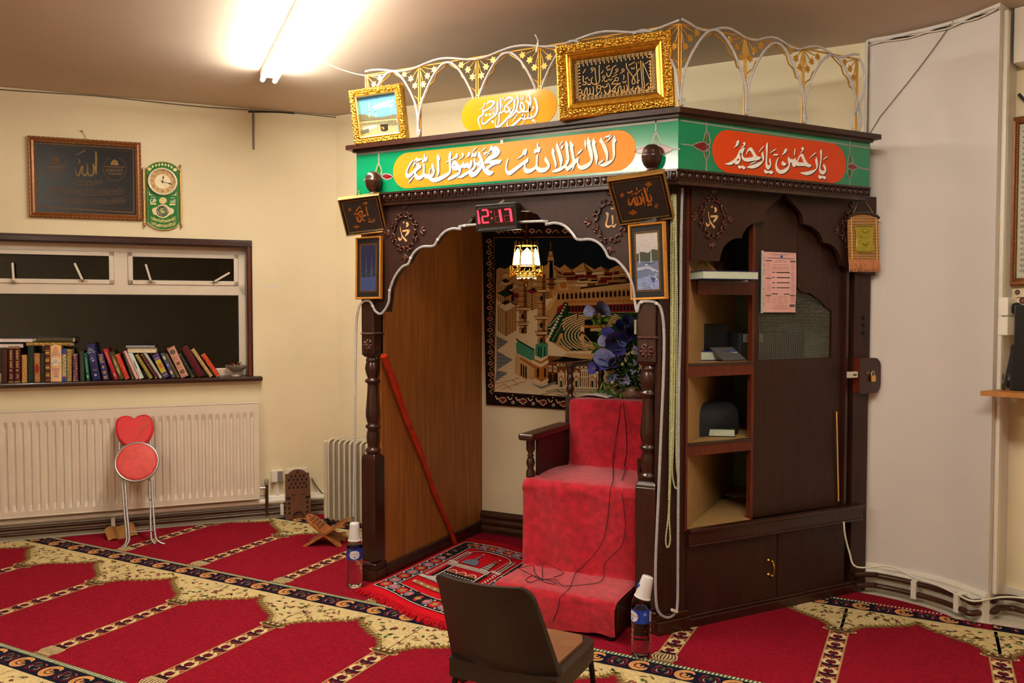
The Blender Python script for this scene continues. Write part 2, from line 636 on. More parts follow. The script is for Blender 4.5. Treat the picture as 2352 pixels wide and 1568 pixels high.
# --- front arch panel
half = [(.70,1.507),(.692,1.56),(.682,1.63),(.650,1.70),(.602,1.752),(.562,1.768),(.545,1.80),(.515,1.835),(.47,1.856),(.42,1.856),(.396,1.862),
        (.375,1.89),(.335,1.927),(.285,1.943),(.235,1.938),(.213,1.955),(.19,1.985),(.14,2.003),(.09,2.008),(.0,2.07)]
arch = [(CX - x, z) for x, z in half] + [(CX + x, z) for x, z in half[-2::-1]]
X = frame_mx(V((0, YF,0)), V((1,0,0)), UP, V((0,-1,0)))
b = B()
mid = len(half) - 1
b.prism([(-2.72,1.507)] + arch[:mid + 1] + [(CX,2.115),(-2.72,2.115)],-.028,.0, W_DARK2, X, side=W_DARK)
b.prism(arch[mid:] + [(-1.104,1.507),(-1.104,2.115),(CX,2.115)],-.028,.0, W_DARK2, X, side=W_DARK)
arch_panel = b.build('arch_panel', niche)

# --- carved medallions: scrolls and leaves in relief round a pierced name
PALE = mat('cut_edge_light',(214,170,112),.4,0, var=.1, scale=50)  # pale cut edges; light through the letter holes is put into the colour
W_CARV = mat('carved_mahogany',(70,30,18),.28,0, var=.25, scale=30, coat=.35)

def medallion(X, parent, name_strokes, k=.098):
    b = B()
    for i in range(8):
        a = PI / 8 + i * PI / 4
        for sgn in (1,-1):
            cx, cz = .80 * math.cos(a),1.0 * math.sin(a)
            pts = []
            for j in range(13):
                t = j / 12
                r = .23 * (1 - .72 * t)
                th = a + sgn * (PI * .62 + t * 3.9)
                pts.append(V((cx + r * math.cos(th) - sgn * .12 * math.sin(a), cz + r * math.sin(th) + sgn * .12 * math.cos(a),.06)) * k)
            b.tube(pts,[.055 * k * (1 - .4 * j / 12) for j in range(13)], W_CARV,6, X)
            b.ball(pts[-1],.075 * k, W_CARV,8,6, X)
    for i in range(4):
        a = i * PI / 2
        cx, cz = .98 * math.cos(a),1.22 * math.sin(a)
        for d, l in ((0,.22),(.7,.17),(-.7,.17)):
            L = T(V((cx, cz,.02)) * k) @ MX.Rotation(a + d,4, 'Z')
            b.ball((l * k,0,0),.15 * k, W_CARV,8,6, X @ L,(1.3,.55,.35))
    o = b.build('carving', parent)
    c = plane_canvas(X,.0012, lambda pts: [((p[0]) * k,(p[1]) * k) for p in pts])
    for st in name_strokes:
        c.stroke(st, PALE,1)
    c.build('carved_name', o)
    return o

n_muh = [[(.30,.10,.10),(-.15,.06,.10)],[(.32,.10,.08),(.18,-.06,.14),(.02,-.22,.05)],[(-.30,.30,.04),(-.22,-.08,.05),(-.10,-.28,.09),(.12,-.50,.12)],
         [(-.42,-.26,.05),(-.34,-.40,.12),(-.22,-.34,.06),(-.20,-.20,.03)],[(.10,.52,.10),(.20,.40,.14),(.10,.28,.06)],[(-.10,.50,.08),(-.02,.58,.06)]]
n_all = [[(-.22,.36,.16),(-.13,.36,.10),(-.16,.10,.07),(-.22,-.16,.09),(-.10,-.26,.10),(.04,-.20,.06)],[(.10,.28,.08),(.12,.02,.08),(.12,-.16,.06)],
         [(.06,-.20,.05),(.18,-.26,.10),(.30,-.14,.04)],[(.34,.40,.04),(.38,.16,.13),(.46,-.08,.03)],[(.58,.36,.06),(.60,.0,.06),(.56,-.16,.02)],
         [(.06,.66,.04),(.06,.60,.07),(.14,.59,.06),(.16,.68,.04),(.18,.59,.06),(.26,.62,.06),(.27,.70,.03)]]
px = ony(930,533, YF)
medallion(FM(px.x, px.z), arch_panel, n_muh)
px = ony(1402,508, YF)
medallion(FM(px.x, px.z), arch_panel, n_all)

# --- mouldings over the arch, frieze and cornice
KF = V((-1.003,3.605,0))
SE = (onp((1998,380), KF, SN) - KF).dot(SD)                       # length of the side frieze

def Kp(s, z, off=.0):
    return KF + SD * s + SN * off + UP * z

def egg_row(b, p0, d, n_out, length, z, m):
    X = frame_mx(V((p0.x, p0.y, z)), d, UP, n_out)
    b.box((0,-.022,-.03),(length,.022,.004), m, X)
    b.box((0,.016,-.03),(length,.026,.016), m, X)
    b.box((0,-.040,-.03),(length,-.020,-.004), m, X)
    k = int(length / .040)
    for i in range(k):
        u = (i + .5) * length / k
        b.ball((0,0,0),.018, m,8,6, X @ T(V((u,0,.006))) @ MX.Rotation(-.35,4, 'Z'),(.75,1.0,.6))
        b.box((u + .016,-.018,0),(u + .021,.018,.012), m, X)

b = B()
egg_row(b, V((-2.785,3.605,0)), V((1,0,0)), V((0,-1,0)),1.782,2.118, W_DARK)
egg_row(b, KF, SD, SN, SE - .01,2.118, W_DARK)
b.build('moulding', niche)

GRN = mat('green_glass_paint',(6,128,84),.14,0, var=.05, scale=3, spec=.5, coat=.5)
LEAD = mat('grey_lead_line',(156,146,138),.35,.2)
ORG = mat('orange_panel',(244,142,6),.42,0, var=.06, scale=90)
ORG_SHADE = mat('shaded_orange_panel',(214,66,8),.42,0, var=.06, scale=90)  # same orange on the side frieze, its dimmer light put into the colour
LW = ink(252,248,238,.4)
LK = ink(28,24,18,.5)
RUBY = mat('ruby_glass',(112,16,24),.15,0, coat=.5)
LEAF = mat('leaf_green_glass',(22,104,22),.15,0, coat=.5)
ZB, ZT = 2.140,2.386
b = B()
b.box((-2.79,3.605, ZB),(-1.003,3.622, ZT), GRN)
frf = b.build('frieze', niche)
b = B()
b.box((0, ZB,-.018),(SE, ZT,.0), GRN, frame_mx(KF, SD, UP, SN))
frs = b.build('frieze', niche)
b = B()
b.box((-2.79,3.622, ZB),(-2.775, YB - .003, ZT), W_DARK2)
b.build('side_board', niche)
b = B()
cor = [(-2.835,3.565),(-.985,3.562)] + [tuple(Kp(SE + .03,0,.045)[:2]), tuple(Kp(SE + .02,0,-.1)[:2]),(-.345, YB - .003),(-2.835, YB - .003)]
b.prism(cor, ZT, ZT + .024, W_DARK)
cor2 = [(-2.805,3.588),(-.995,3.585)] + [tuple(Kp(SE,0,.022)[:2]), tuple(Kp(SE,0,-.1)[:2]),(-.36, YB - .003),(-2.805, YB - .003)]
b.prism(cor2, ZT - .014, ZT, W_DARK)
b.build('cornice', niche, bevel=.004)

# --- lettering of the frieze
cA, cB, cC, cD = crop(920,330,.06376), crop(1030,325,.06379), crop(1155,310,.06379), crop(1265,300,.07228)
cE, cF, cG, cH = crop(1660,315,.06379), crop(1780,325,.06379), crop(1080,205,.07228), crop(1325,130,.07866)

def wide(p, q, w):
    return [(p[0], p[1], w * .35),((p[0] * 2 + q[0]) / 3,(p[1] * 2 + q[1]) / 3, w),((p[0] + q[0]) / 2,(p[1] + q[1]) / 2, w),(q[0], q[1], w * .2)]

front_polys = [
    (cA,[(430,595),(450,612),(442,655),(350,790),(290,910),(260,1000),(265,1070),(285,1090),(330,1080),(400,1030),(530,905),(580,840),(605,812),(640,800),
          (700,775),(755,775),(745,870),(680,920),(600,990),(570,1030),(575,1080),(610,1130),(660,1155),(720,1145),(780,1105),(805,1060),(815,1000),(820,900),
          (815,740),(850,705),(875,720),(885,800),(880,1000),(882,1060),(920,1090),(1010,1115),(1020,1050),(1040,950),(1075,880),(1100,890),(1075,960),(1055,1060),
          (1060,1110),(1110,1090),(1175,1050),(1165,990),(1120,850),(1130,760),(1155,705),(1180,730),(1220,850),(1240,960),(1235,1050),(1200,1150),(1130,1225),
          (1000,1265),(930,1250),(880,1225),(840,1195),(800,1240),(740,1290),(660,1310),(590,1290),(530,1235),(505,1160),(502,1060),(450,1110),(380,1190),(310,1240),
          (250,1245),(205,1200),(190,1130),(195,1040),(225,930),(290,790),(360,670)]),
    (cA,[(1360,380),(1400,440),(1440,560),(1405,600),(1410,800),(1415,960),(1395,1080),(1310,1215),(1325,1100),(1325,900),(1320,600),(1310,500),(1330,430)]),
    (cA,[(1795,275),(1830,320),(1850,390),(1835,440),(1820,560),(1835,800),(1835,980),(1800,1080),(1680,1190),(1500,1300),(1350,1370),(1200,1395),(1100,1350),
          (1040,1290),(1005,1240),(1120,1225),(1220,1240),(1320,1215),(1450,1165),(1600,1085),(1755,1000),(1750,800),(1740,600),(1735,430),(1760,340)]),
    (cA,[(580,490),(640,540),(700,545),(785,520),(760,580),(680,620),(590,670),(520,750),(460,855),(445,820),(480,740),(540,670),(600,630),(550,600),(490,690),
          (480,680),(520,580)]),
    (cA,[(600,700),(680,715),(685,750),(640,800),(590,780),(565,750)]),
    (cA,[(870,380),(895,410),(900,520),(925,480),(950,460),(975,510),(970,590),(940,640),(900,655),(870,640),(840,680),(800,690),(780,650),(795,540),(815,570),
          (840,590),(855,540),(840,430)]),
    (cA,[(475,1155),(490,1175),(440,1260),(360,1370),(290,1415),(300,1380),(380,1270)]),
    (cB,[(1690,170),(1770,195),(1830,270),(1870,335),(1850,430),(1790,520),(1700,590),(1560,650),(1470,695),(1600,665),(1760,660),(1935,650),(1870,790),(1750,820),
          (1620,870),(1510,940),(1440,1000),(1340,980),(1430,880),(1540,800),(1420,800),(1295,795),(1320,710),(1370,630),(1450,545),(1540,490),(1600,465),(1580,380),
          (1585,290),(1630,200)]),
    (cB,[(1075,400),(1120,365),(1180,490),(1250,650),(1300,830),(1345,975),(1440,1000),(1490,1045),(1560,1070),(1640,1080),(1610,1140),(1530,1220),(1460,1225),
          (1380,1190),(1300,1110),(1240,1010),(1200,880),(1165,760),(1110,600),(1060,510)]),
    (cB,[(1215,900),(1200,990),(1140,1080),(1050,1190),(960,1260),(860,1290),(790,1250),(745,1190),(735,1150),(830,1100),(930,1080),(1020,1020),(1110,910),
          (1165,800),(1190,850)]),
    (cB,[(935,610),(970,640),(990,760),(1000,880),(960,980),(840,1090),(700,1180),(500,1310),(400,1315),(300,1310),(420,1230),(620,1110),(760,1030),(870,950),
          (930,880),(915,740)]),
    (cB,[(820,665),(860,690),(870,780),(840,900),(770,1000),(720,960),(690,960),(660,935),(610,965),(560,960),(520,940),(470,980),(450,1090),(410,1190),(280,1280),
          (140,1360),(40,1390),(-20,1380),(60,1270),(370,1110),(365,1040),(280,1050),(200,1040),(140,980),(130,880),(150,760),(190,680),(260,690),(340,770),(410,860),
          (500,800),(530,760),(560,720),(580,780),(610,810),(660,780),(700,740),(720,780),(790,800),(785,740)]),
    (cB,[(880,400),(920,460),(960,430),(970,380),(1010,370),(1030,440),(1000,540),(950,560),(900,540),(860,570),(830,520),(850,430)]),
    (cB,[(770,375),(800,400),(790,470),(740,550),(610,600),(690,540),(690,470),(720,410)]),
    (cB,[(520,420),(550,430),(565,500),(530,570),(390,655),(400,620),(500,560),(520,510),(475,470),(490,430)]),
    (cB,[(300,435),(350,460),(345,520),(330,570),(320,610),(290,600),(100,690),(-85,765),(-60,720),(100,650),(230,560),(265,500)]),
    (cB,[(1580,150),(1605,190),(1590,290),(1400,425),(1400,400),(1490,310),(1500,220),(1540,160)]),
    (cB,[(1300,370),(1330,400),(1380,365),(1380,420),(1340,480),(1290,485),(1290,430)]),
    (cB,[(1070,660),(1040,740),(1080,760),(1120,680),(1160,760),(1110,880),(1030,930),(1060,860),(1010,850),(1010,760)]),
    (cC,[(195,850),(215,870),(180,990),(155,1120),(160,1230),(190,1290),(240,1295),(330,1240),(600,1050),(850,870),(930,835),(920,950),(900,990),(850,1010),
          (825,1080),(840,1170),(890,1215),(960,1220),(1060,1190),(1190,1090),(1200,850),(1215,740),(1245,705),(1275,720),(1265,900),(1260,1080),(1290,1150),
          (1380,1185),(1480,1180),(1620,1120),(1560,1010),(1505,920),(1510,840),(1540,785),(1580,830),(1680,980),(1705,1080),(1680,1190),(1600,1290),(1480,1350),
          (1360,1360),(1260,1320),(1190,1230),(1100,1310),(980,1370),(880,1390),(800,1350),(755,1280),(745,1180),(780,1060),(700,1120),(500,1280),(330,1420),
          (240,1455),(160,1420),(105,1330),(95,1200),(120,1030),(160,900)]),
    (cC,[(1800,465),(1840,520),(1875,590),(1865,680),(1900,830),(1945,1000),(1945,1100),(1895,1230),(1885,1100),(1830,900),(1775,700),(1765,560)]),
    (cC,[(830,500),(870,520),(880,570),(855,650),(840,710),(800,740),(780,700),(650,810),(480,880),(560,820),(710,700),(705,640),(750,550)]),
    (cC,[(1260,275),(1285,300),(1285,440),(1320,420),(1350,450),(1370,500),(1340,600),(1290,640),(1230,620),(1180,665),(1130,650),(1130,580),(1170,490),(1195,520),
          (1235,500),(1225,380)]),
    (cD,[(205,360),(240,450),(300,600),(360,780),(385,900),(380,1010),(340,1140),(300,1160),(305,1060),(260,850),(190,600),(175,500)]),
    (cD,[(495,320),(530,370),(575,470),(560,560),(590,760),(600,900),(570,1020),(520,1110),(540,1140),(620,1080),(700,990),(690,900),(620,560),(610,400),(645,315),
          (680,390),(740,470),(715,550),(740,700),(775,900),(850,870),(905,855),(890,960),(880,1010),(900,1070),(950,1110),(1040,1095),(1150,1045),(1275,955),
          (1240,800),(1160,480),(1150,330),(1195,200),(1230,270),(1285,350),(1270,420),(1330,640),(1350,820),(1330,980),(1260,1110),(1150,1200),(1030,1245),(950,1240),
          (880,1190),(850,1120),(840,1020),(780,1080),(740,1190),(680,1275),(670,1260),(700,1160),(620,1230),(540,1285),(490,1250),(455,1195),(350,1260),(220,1320),
          (100,1330),(35,1300),(160,1225),(330,1150),(460,1070),(495,930),(515,930),(480,600),(455,440)]),
    (cD,[(1365,230),(1400,300),(1445,380),(1420,440),(1450,580),(1500,780),(1505,900),(1450,1120),(1440,1000),(1360,700),(1310,430),(1330,310)]),
    (cD,[(2040,160),(2065,240),(2100,330),(2050,390),(2055,700),(2040,820),(1980,960),(1850,1080),(1700,1150),(1600,1130),(1530,1090),(1660,1045),(1830,970),
          (1975,890),(1965,600),(1950,380),(1980,230)]),
    (cD,[(1600,215),(1650,290),(1770,500),(1830,690),(1830,850),(1800,975),(1770,960),(1755,800),(1660,540),(1570,365),(1540,385),(1560,300)]),
    (cD,[(1925,95),(1900,160),(1850,215),(1740,230),(1680,280),(1680,250),(1750,180),(1860,145)]),
    (cD,[(1690,920),(1640,1000),(1490,1100),(1500,1060),(1600,960)]),
    (cD,[(1025,570),(970,680),(825,790),(830,760),(930,640)]),
    (cD,[(1095,285),(1125,340),(1135,450),(1115,580),(1100,560),(1070,420),(1080,330)]),
    (cD,[(345,450),(370,500),(410,430),(420,470),(400,540),(350,600),(330,580)]),
]
front_strokes = [(cB, wide((1030,205),(850,390),36)),(cB, wide((1370,210),(1170,385),36)),(cB, wide((1490,405),(1340,550),32)),(cD, wide((1965,150),(1760,385),44)),
                 (cD, wide((390,340),(275,490),34))]
front_holes = [(cB,[(1680,275),(1765,380),(1745,390)]),(cB,[(190,820),(280,890),(210,880)]),(cC,[(760,590),(790,580),(790,610),(770,615)])]

side_polys = [
    (cE,[(1000,365),(1060,420),(1160,590),(1240,690),(1370,720),(1310,800),(1250,830),(1100,850),(900,885),(780,870),(700,800),(665,720),(680,560),(690,540),
          (600,590),(630,720),(630,820),(580,940),(510,985),(440,980),(395,920),(340,980),(240,1005),(130,990),(65,960),(200,920),(330,850),(440,750),(520,630),
          (570,500),(640,420),(770,370),(760,470),(720,560),(710,640),(740,720),(800,750),(950,735),(1085,700),(1040,590),(990,510),(930,490),(880,560),(840,625),
          (830,600),(880,460),(930,390)]),
    (cE,[(1425,515),(1450,570),(1475,740),(1450,870),(1360,990),(1230,1080),(1080,1130),(960,1120),(840,1075),(1020,1010),(1230,930),(1410,850),(1400,740),
          (1375,640),(1395,560)]),
    (cE,[(1595,175),(1610,300),(1605,500),(1590,850),(1600,970),(1640,1015),(1680,1000),(1675,940),(1650,840),(1690,750),(1715,820),(1735,960),(1710,1080),
          (1650,1160),(1600,1165),(1550,1110),(1520,1000),(1530,850),(1545,600),(1535,330),(1560,240)]),
    (cE,[(580,1005),(640,1050),(710,1015),(760,1060),(810,1080),(770,1165),(720,1150),(660,1100),(620,1145),(560,1110),(535,1060)]),
    (cE,[(1500,1160),(1560,1205),(1640,1220),(1700,1205),(1810,1245),(1750,1330),(1700,1320),(1620,1285),(1560,1320),(1490,1270),(1465,1210)]),
    (cE,[(545,110),(580,130),(575,200),(540,290),(460,350),(365,390),(440,320),(460,230),(490,150)]),
    (cE,[(770,180),(800,200),(795,280),(740,350),(610,385),(710,320),(750,260),(700,240),(720,200)]),
    (cE,[(1480,310),(1440,380),(1290,545),(1300,510),(1380,390)]),(cE,[(1910,410),(1860,480),(1690,580),(1720,530)]),
    (cE,[(1840,610),(1980,610),(1940,670),(1800,660)]),(cE,[(1190,860),(1150,910),(960,995),(1000,940)]),
    (cF,[(960,430),(1010,480),(1080,650),(1170,780),(1300,850),(1240,930),(1160,920),(1050,885),(820,885),(740,860),(720,910),(660,915),(610,860),(580,760),
          (540,760),(525,850),(490,980),(400,1090),(280,1155),(170,1165),(70,1110),(10,1010),(-10,880),(20,720),(70,620),(125,570),(90,680),(60,800),(70,900),
          (130,1000),(210,1025),(320,990),(440,900),(480,840),(460,740),(440,640),(475,530),(500,590),(560,630),(640,640),(690,620),(720,570),(735,640),(770,690),
          (830,560),(900,460)]),
    (cF,[(270,695),(320,760),(395,780),(360,860),(300,880),(240,840),(215,780)]),
    (cF,[(1485,560),(1510,650),(1535,800),(1510,960),(1420,1080),(1280,1180),(1130,1215),(1000,1180),(890,1120),(1100,1090),(1300,1040),(1470,970),(1450,800),
          (1430,670)]),
    (cF,[(1650,290),(1675,310),(1675,450),(1660,700),(1620,940),(1640,1020),(1700,1050),(1765,1040),(1750,960),(1715,880),(1750,805),(1790,880),(1830,980),
          (1810,1110),(1750,1180),(1690,1190),(1610,1140),(1570,1050),(1575,930),(1610,740),(1620,500),(1605,360)]),
    (cF,[(1570,1200),(1640,1245),(1730,1235),(1830,1290),(1790,1360),(1750,1350),(1690,1310),(1640,1350),(1580,1330),(1540,1270)]),
    (cF,[(1465,390),(1420,460),(1220,610),(1250,570),(1380,440)]),(cF,[(1880,520),(1840,590),(1720,665),(1740,620)]),
    (cF,[(710,230),(725,330),(700,500),(675,500),(680,340)]),(cF,[(970,205),(1020,215),(1020,300),(970,370),(870,430),(960,340),(970,300),(925,280),(940,220)]),
    (cF,[(400,255),(425,290),(400,370),(330,440),(220,500),(290,400),(310,320),(350,270)]),
]
side_holes = [(cE,[(540,750),(590,820),(520,855),(470,850)]),(cE,[(505,190),(525,185),(522,215),(508,215)]),(cF,[(900,530),(940,560),(1010,760),(930,750),(800,740),(850,610)]),
              (cF,[(335,315),(355,305),(350,335),(335,345)])]

def stadium(c, x0, x1, z0, z1, m, l):
    r = (z1 - z0) / 2
    pts = [(x1 - r + r * math.cos(a), z0 + r + r * math.sin(a)) for a in [-PI / 2 + PI * i / 16 for i in range(17)]]
    pts += [(x0 + r + r * math.cos(a), z0 + r + r * math.sin(a)) for a in [PI / 2 + PI * i / 16 for i in range(17)]]
    c.poly(pts, m, l)

def lettering(p0, n, polys, strokes, holes, hole_m, shadow, lift=.0):
    c = px_canvas(p0, n,.0007)
    for cr, pts in polys:
        q = smooth_pts(cr(pts),2, True)
        c.poly([(x + shadow[0], y + shadow[1]) for x, y in q], LK,3)
        c.poly(q, LW,4)
    for cr, pts in strokes:
        q = cr(pts)
        k = cr([(0,0),(1,0)])
        k = k[1][0] - k[0][0]
        q = [(x, y, w * k) for x, y, w in q]
        c.stroke([(x + shadow[0], y + shadow[1], w) for x, y, w in q], LK,3)
        c.stroke(q, LW,4)
    for cr, pts in holes:
        c.poly(cr(pts), hole_m,5)
    return c

YFR = 3.605
a0, a1 = ony(903,390, YFR), ony(1461,345, YFR)
t0, t1 = ony(1019,342, YFR).z, ony(1019,425.6, YFR).z
c = plane_canvas(FM(0,0, YFR),.0007)
stadium(c, a0.x, a1.x, t1, t0, ORG,2)
c.build('orange_plaque', frf)
lettering((0, YFR,0), V((0,-1,0)), front_polys, front_strokes, front_holes, LK,(1.6,1.5)).build('lettering', frf, label='white painted calligraphy with black shadow')
c = plane_canvas(frame_mx(KF, SD, UP, SN),.0007)
q = lambda x, y: ((onp((x, y), KF, SN) - KF).dot(SD), onp((x, y), KF, SN).z)
stadium(c, q(1635,340)[0], q(1943,380)[0], q(1785,408)[1], q(1785,313)[1], ORG_SHADE,2)
c.build('orange_plaque', frs, label='orange plaque with shade in its colour')
lettering(KF, SN, side_polys,[], side_holes, ORG_SHADE,(1.7,2.0)).build('lettering', frs, label='white painted calligraphy with black shadow')

# leaded lines and leaves of the frieze
c = px_canvas((0, YFR,0), V((0,-1,0)),.0007)
zl = ony(984,336.7, YFR).z
cc = plane_canvas(FM(0,0, YFR),.0007)
cc.stroke([(-2.785, zl),(-1.006, zl)], LEAD,1,.011,0)
k4, k5 = crop(810,260,.17432), crop(1140,240,.18707)
for cr, u in ((k4,((345,495),(345,650),17)),(k5,((1960,160),(1955,330),22))):
    cc2 = cr([u[0], u[1]])
    c.stroke([(p[0], p[1]) for p in cc2], LEAD,1,3.0,0)
c.poly(k4([(345,660),(375,730),(380,800),(345,790),(310,780),(320,720)]), LEAF,1)
c.stroke([(x, y) for x, y in k4([(345,655),(378,740),(378,810)])], LEAD,2,2.6)
c.stroke([(x, y) for x, y in k4([(342,655),(315,740),(308,790)])], LEAD,2,2.6)
for pts in ([(150,880),(220,830),(320,790),(375,830),(370,880),(300,915),(210,890)],[(385,830),(440,795),(535,835),(450,875)]):
    c.poly(k4(pts), RUBY,1)
    c.stroke(k4(pts), LEAD,2,2.8,2, True)
c.poly(k5([(1962,345),(2000,430),(2015,490),(1960,520),(1920,520),(1925,430)]), LEAF,1)
c.stroke(k5([(1960,340),(2005,420),(2015,490)]), LEAD,2,3.0)
c.stroke(k5([(1958,340),(1925,430),(1915,525)]), LEAD,2,3.0)
for pts in ([(1705,580),(1780,530),(1880,515),(1920,560),(1840,600),(1770,600)],[(1940,530),(2010,490),(2080,510),(2170,550),(2080,600),(2000,610)]):
    c.poly(k5(pts), RUBY,1)
    c.stroke(k5(pts), LEAD,2,3.0,2, True)
c.stroke(k5([(2170,550),(2255,545)]), LEAD,2,3.0)
cc.v += c.v
off = len(cc.v) - len(c.v)
for f, i, sfl in zip(c.f, c.fm, c.fs):
    cc.f.append([a + off for a in f]); cc.fm.append(cc.mi(c.m[i])); cc.fs.append(sfl)
cc.build('leaded_line', frf)
k6 = crop(1540,250,.20408)
c = px_canvas(KF, SN,.0007)
for pr in (((115,130),(2235,440)),((115,680),(2235,920))):
    c.stroke(k6(pr), LEAD,1,3.2,0)
for x, y0, y1 in ((405,110,740),(2018,350,885)):
    c.stroke(k6([(x, y0),(x - 2, y1)]), LEAD,1,2.8,0)
for pts, m in (([(405,235),(440,330),(440,400),(375,370),(378,320)], LEAF),([(375,480),(440,480),(400,580)], LEAF),([(250,410),(370,370),(440,430),(370,480)], RUBY),
               ([(2018,500),(2050,600),(1990,620)], LEAF),([(1985,680),(2045,690),(2012,790)], LEAF),([(1985,650),(2030,610),(2110,660),(2040,690)], RUBY)):
    c.poly(k6(pts), m,1)
    c.stroke(k6(pts), LEAD,2,2.4,2, True)
c.stroke(k6([(115,395),(250,410)]), LEAD,2,2.6,0)
c.stroke(k6([(2110,660),(2240,685)]), LEAD,2,2.6,0)
c.build('leaded_line', frs)
tag(B().box((-.008,-.010,0),(.008,.010,.002), mat('clear_tape',(220,214,196),.2), FM(ony(1153,326, YFR).x, ony(1153,326, YFR).z, YFR - .001)).build('tape_tab', frf))

# --- posts
COLP = [(.030,1.257),(.036,1.245),(.038,1.236),(.034,1.230),(.036,1.224),(.041,1.205),(.042,1.190),(.037,1.165),(.029,1.145),(.028,1.138),(.041,1.131),(.043,1.124),
        (.041,1.117),(.030,1.110),(.029,1.100),(.031,1.06),(.036,1.00),(.040,.950),(.040,.925),(.033,.895),(.028,.882),(.040,.877),(.042,.870),(.040,.863),(.029,.856),
        (.034,.835),(.037,.810),(.034,.78),(.029,.757),(.030,.750),(.041,.745),(.043,.737),(.041,.729),(.034,.724),(.036,.714)]

def rope(b, p, q, r, m):
    p, q = V(p), V(q)
    L = (q - p).length
    n = max(3, int(L / (r * 1.5)))
    d = (q - p).normalized()
    X = frame_mx(p, d, UP, d.cross(UP))
    b.tube([p, q], r * .7, m,8)
    for i in range(n):
        b.ball((0,0,0), r, m,7,5, X @ T(V((L * (i + .5) / n,0,0))) @ MX.Rotation(.7,4, 'Z'),(.42,1.25,1.0))

def post(x0, x1, y0, y1):
    cx, cy = (x0 + x1) / 2,(y0 + y1) / 2
    b = B()
    b.box((x0, y0,1.272),(x1, y1,2.10), W_DARK)
    b.box((x0 - .004, y0 - .004,.12),(x1 + .004, y1 + .004,.69), W_DARK)
    w, h = x1 - x0 + .008, y1 - y0 + .008
    for k,(z, s) in enumerate(((.69,1.0),(.70,.97),(.712,.86),(.716,.78))):
        if k:
            z0, s0 = pz
            b.loft([[(cx + i * w / 2 * t, cy + j * h / 2 * t, zz) for i, j in ((-1,-1),(1,-1),(1,1),(-1,1))] for zz, t in ((z0, s0),(z, s))], W_DARK, sm=False)
        pz = (z, s)
    for k in range(1):
        b.loft([[(cx + i * (x1 - x0) / 2 * t, cy + j * (y1 - y0) / 2 * t, z) for i, j in ((-1,-1),(1,-1),(1,1),(-1,1))] for z, t in ((1.257,.72),(1.264,.86),(1.272,1.0))], W_DARK, sm=False)
    p = b.build('post', niche, bevel=.004)
    B().lathe(COLP, W_DARK,24, T(V((cx, cy,0)))).build('turned_shaft', p)
    b = B()
    b.box((x0 - .012, y0 - .012,0),(x1 + .012, y1 + .012,.075), W_DARK)
    b.box((x0 - .008, y0 - .008,.075),(x1 + .008, y1 + .008,.10), W_DARK)
    b.tube([(x0 - .006, y0 - .006,.105),(x1 + .006, y0 - .006,.105),(x1 + .006, y1,.105)],.010, W_DARK,8)
    b.build('base', p, bevel=.004)
    b = B()
    rope(b,(x0 + .002, y0 - .004,1.387),(x1 + .003, y0 - .004,1.387),.008, W_CARV)
    rope(b,(x1 + .004, y0 - .004,1.387),(x1 + .004, y1,1.387),.008, W_CARV)
    b.build('rope_moulding', p)
    b = B()
    X = FM(cx,1.322, y0)
    for i in range(8):
        a = i * PI / 4
        b.ball((.021,0,.004),.013, W_CARV,8,6, X @ MX.Rotation(a,4, 'Z'),(1.0,.62,.55))
        b.ball((.012,0,.007),.007, W_CARV,8,6, X @ MX.Rotation(a + PI / 8,4, 'Z'),(1.0,.6,.6))
    b.ball((0,0,.006),.009, W_CARV,10,6, X)
    b.tube([(.033 * math.cos(2 * PI * i / 24),.033 * math.sin(2 * PI * i / 24),.002) for i in range(24)],.003, W_CARV,6, X, closed=True)
    b.build('rosette', p)
    return p

post(XA,-2.70,3.632,3.717)
post(-1.198, XB,3.632,3.717)
b = B()
b.box((XA - .012,3.717,0),(-2.71,3.735,2.10), W_DARK)
b.box((-1.19,3.717,0),(-1.10,3.735,2.10), W_DARK)
for i in range(50):
    z = .12 + i * .0275
    b.ball((XA - .004,3.716, z),.0028, W_CARV,6,4)
b.build('back_plate', niche)

# --- ball finials standing in front of the frieze
for pxx in ((858,421),(1497,364)):
    p = ony(pxx[0], pxx[1],3.575)
    b = B()
    prof = [(.0,2.118),(.040,2.119),(.041,2.125),(.034,2.131),(.036,2.135),(.022,2.143),(.020,2.150),(.024,2.154),(.036,2.166),(.044,2.185),(.046,2.203),(.047,2.207),(.044,2.211),
            (.043,2.225),(.036,2.243),(.022,2.255),(.0,2.259)]
    b.lathe(prof, W_DARK,24, T(V((p.x, p.y,0))), cap=False)
    b.build('finial', niche)

# --- splayed side: bead board, arch panel, cupboard
X = SM(0,0)
b = B()
b.box((-.168,0,-.025),(.0,2.115,.0), W_DARK2, X)
b.box((-.012,.47,.0),(.0,2.11,.008), W_RED, X)
b.box((-.172,0,-.02),(-.148,2.115,.010), W_DARK, X)
for i in range(72):
    b.ball((-.152,.12 + i * .0275,.010),.003, W_CARV,6,4, X)
b.build('side_board', niche)
b = B()
b.box((-.186,0,.0),(.006,.072,.034), W_DARK, X)
b.box((-.180,.072,.0),(.004,.10,.024), W_DARK, X)
b.build('base', niche, bevel=.005)
hs = [(.577,2.094),(.600,2.070),(.646,2.041),(.697,1.996),(.708,1.949),(.763,1.941),(.823,1.906),(.850,1.859),(.899,1.855),(.960,1.814),(.985,1.746)]
hr = smooth_pts(hs[:5],2) + smooth_pts(hs[4:8],2)[1:] + smooth_pts(hs[7:],2)[1:]
hl = [(1.154 - s, z) for s, z in hr]
b = B()
b.prism([(.0,1.746)] + hl[::-1] + [(.577,2.115),(.0,2.115)],.0,.022, W_DARK2, X, side=W_DARK)
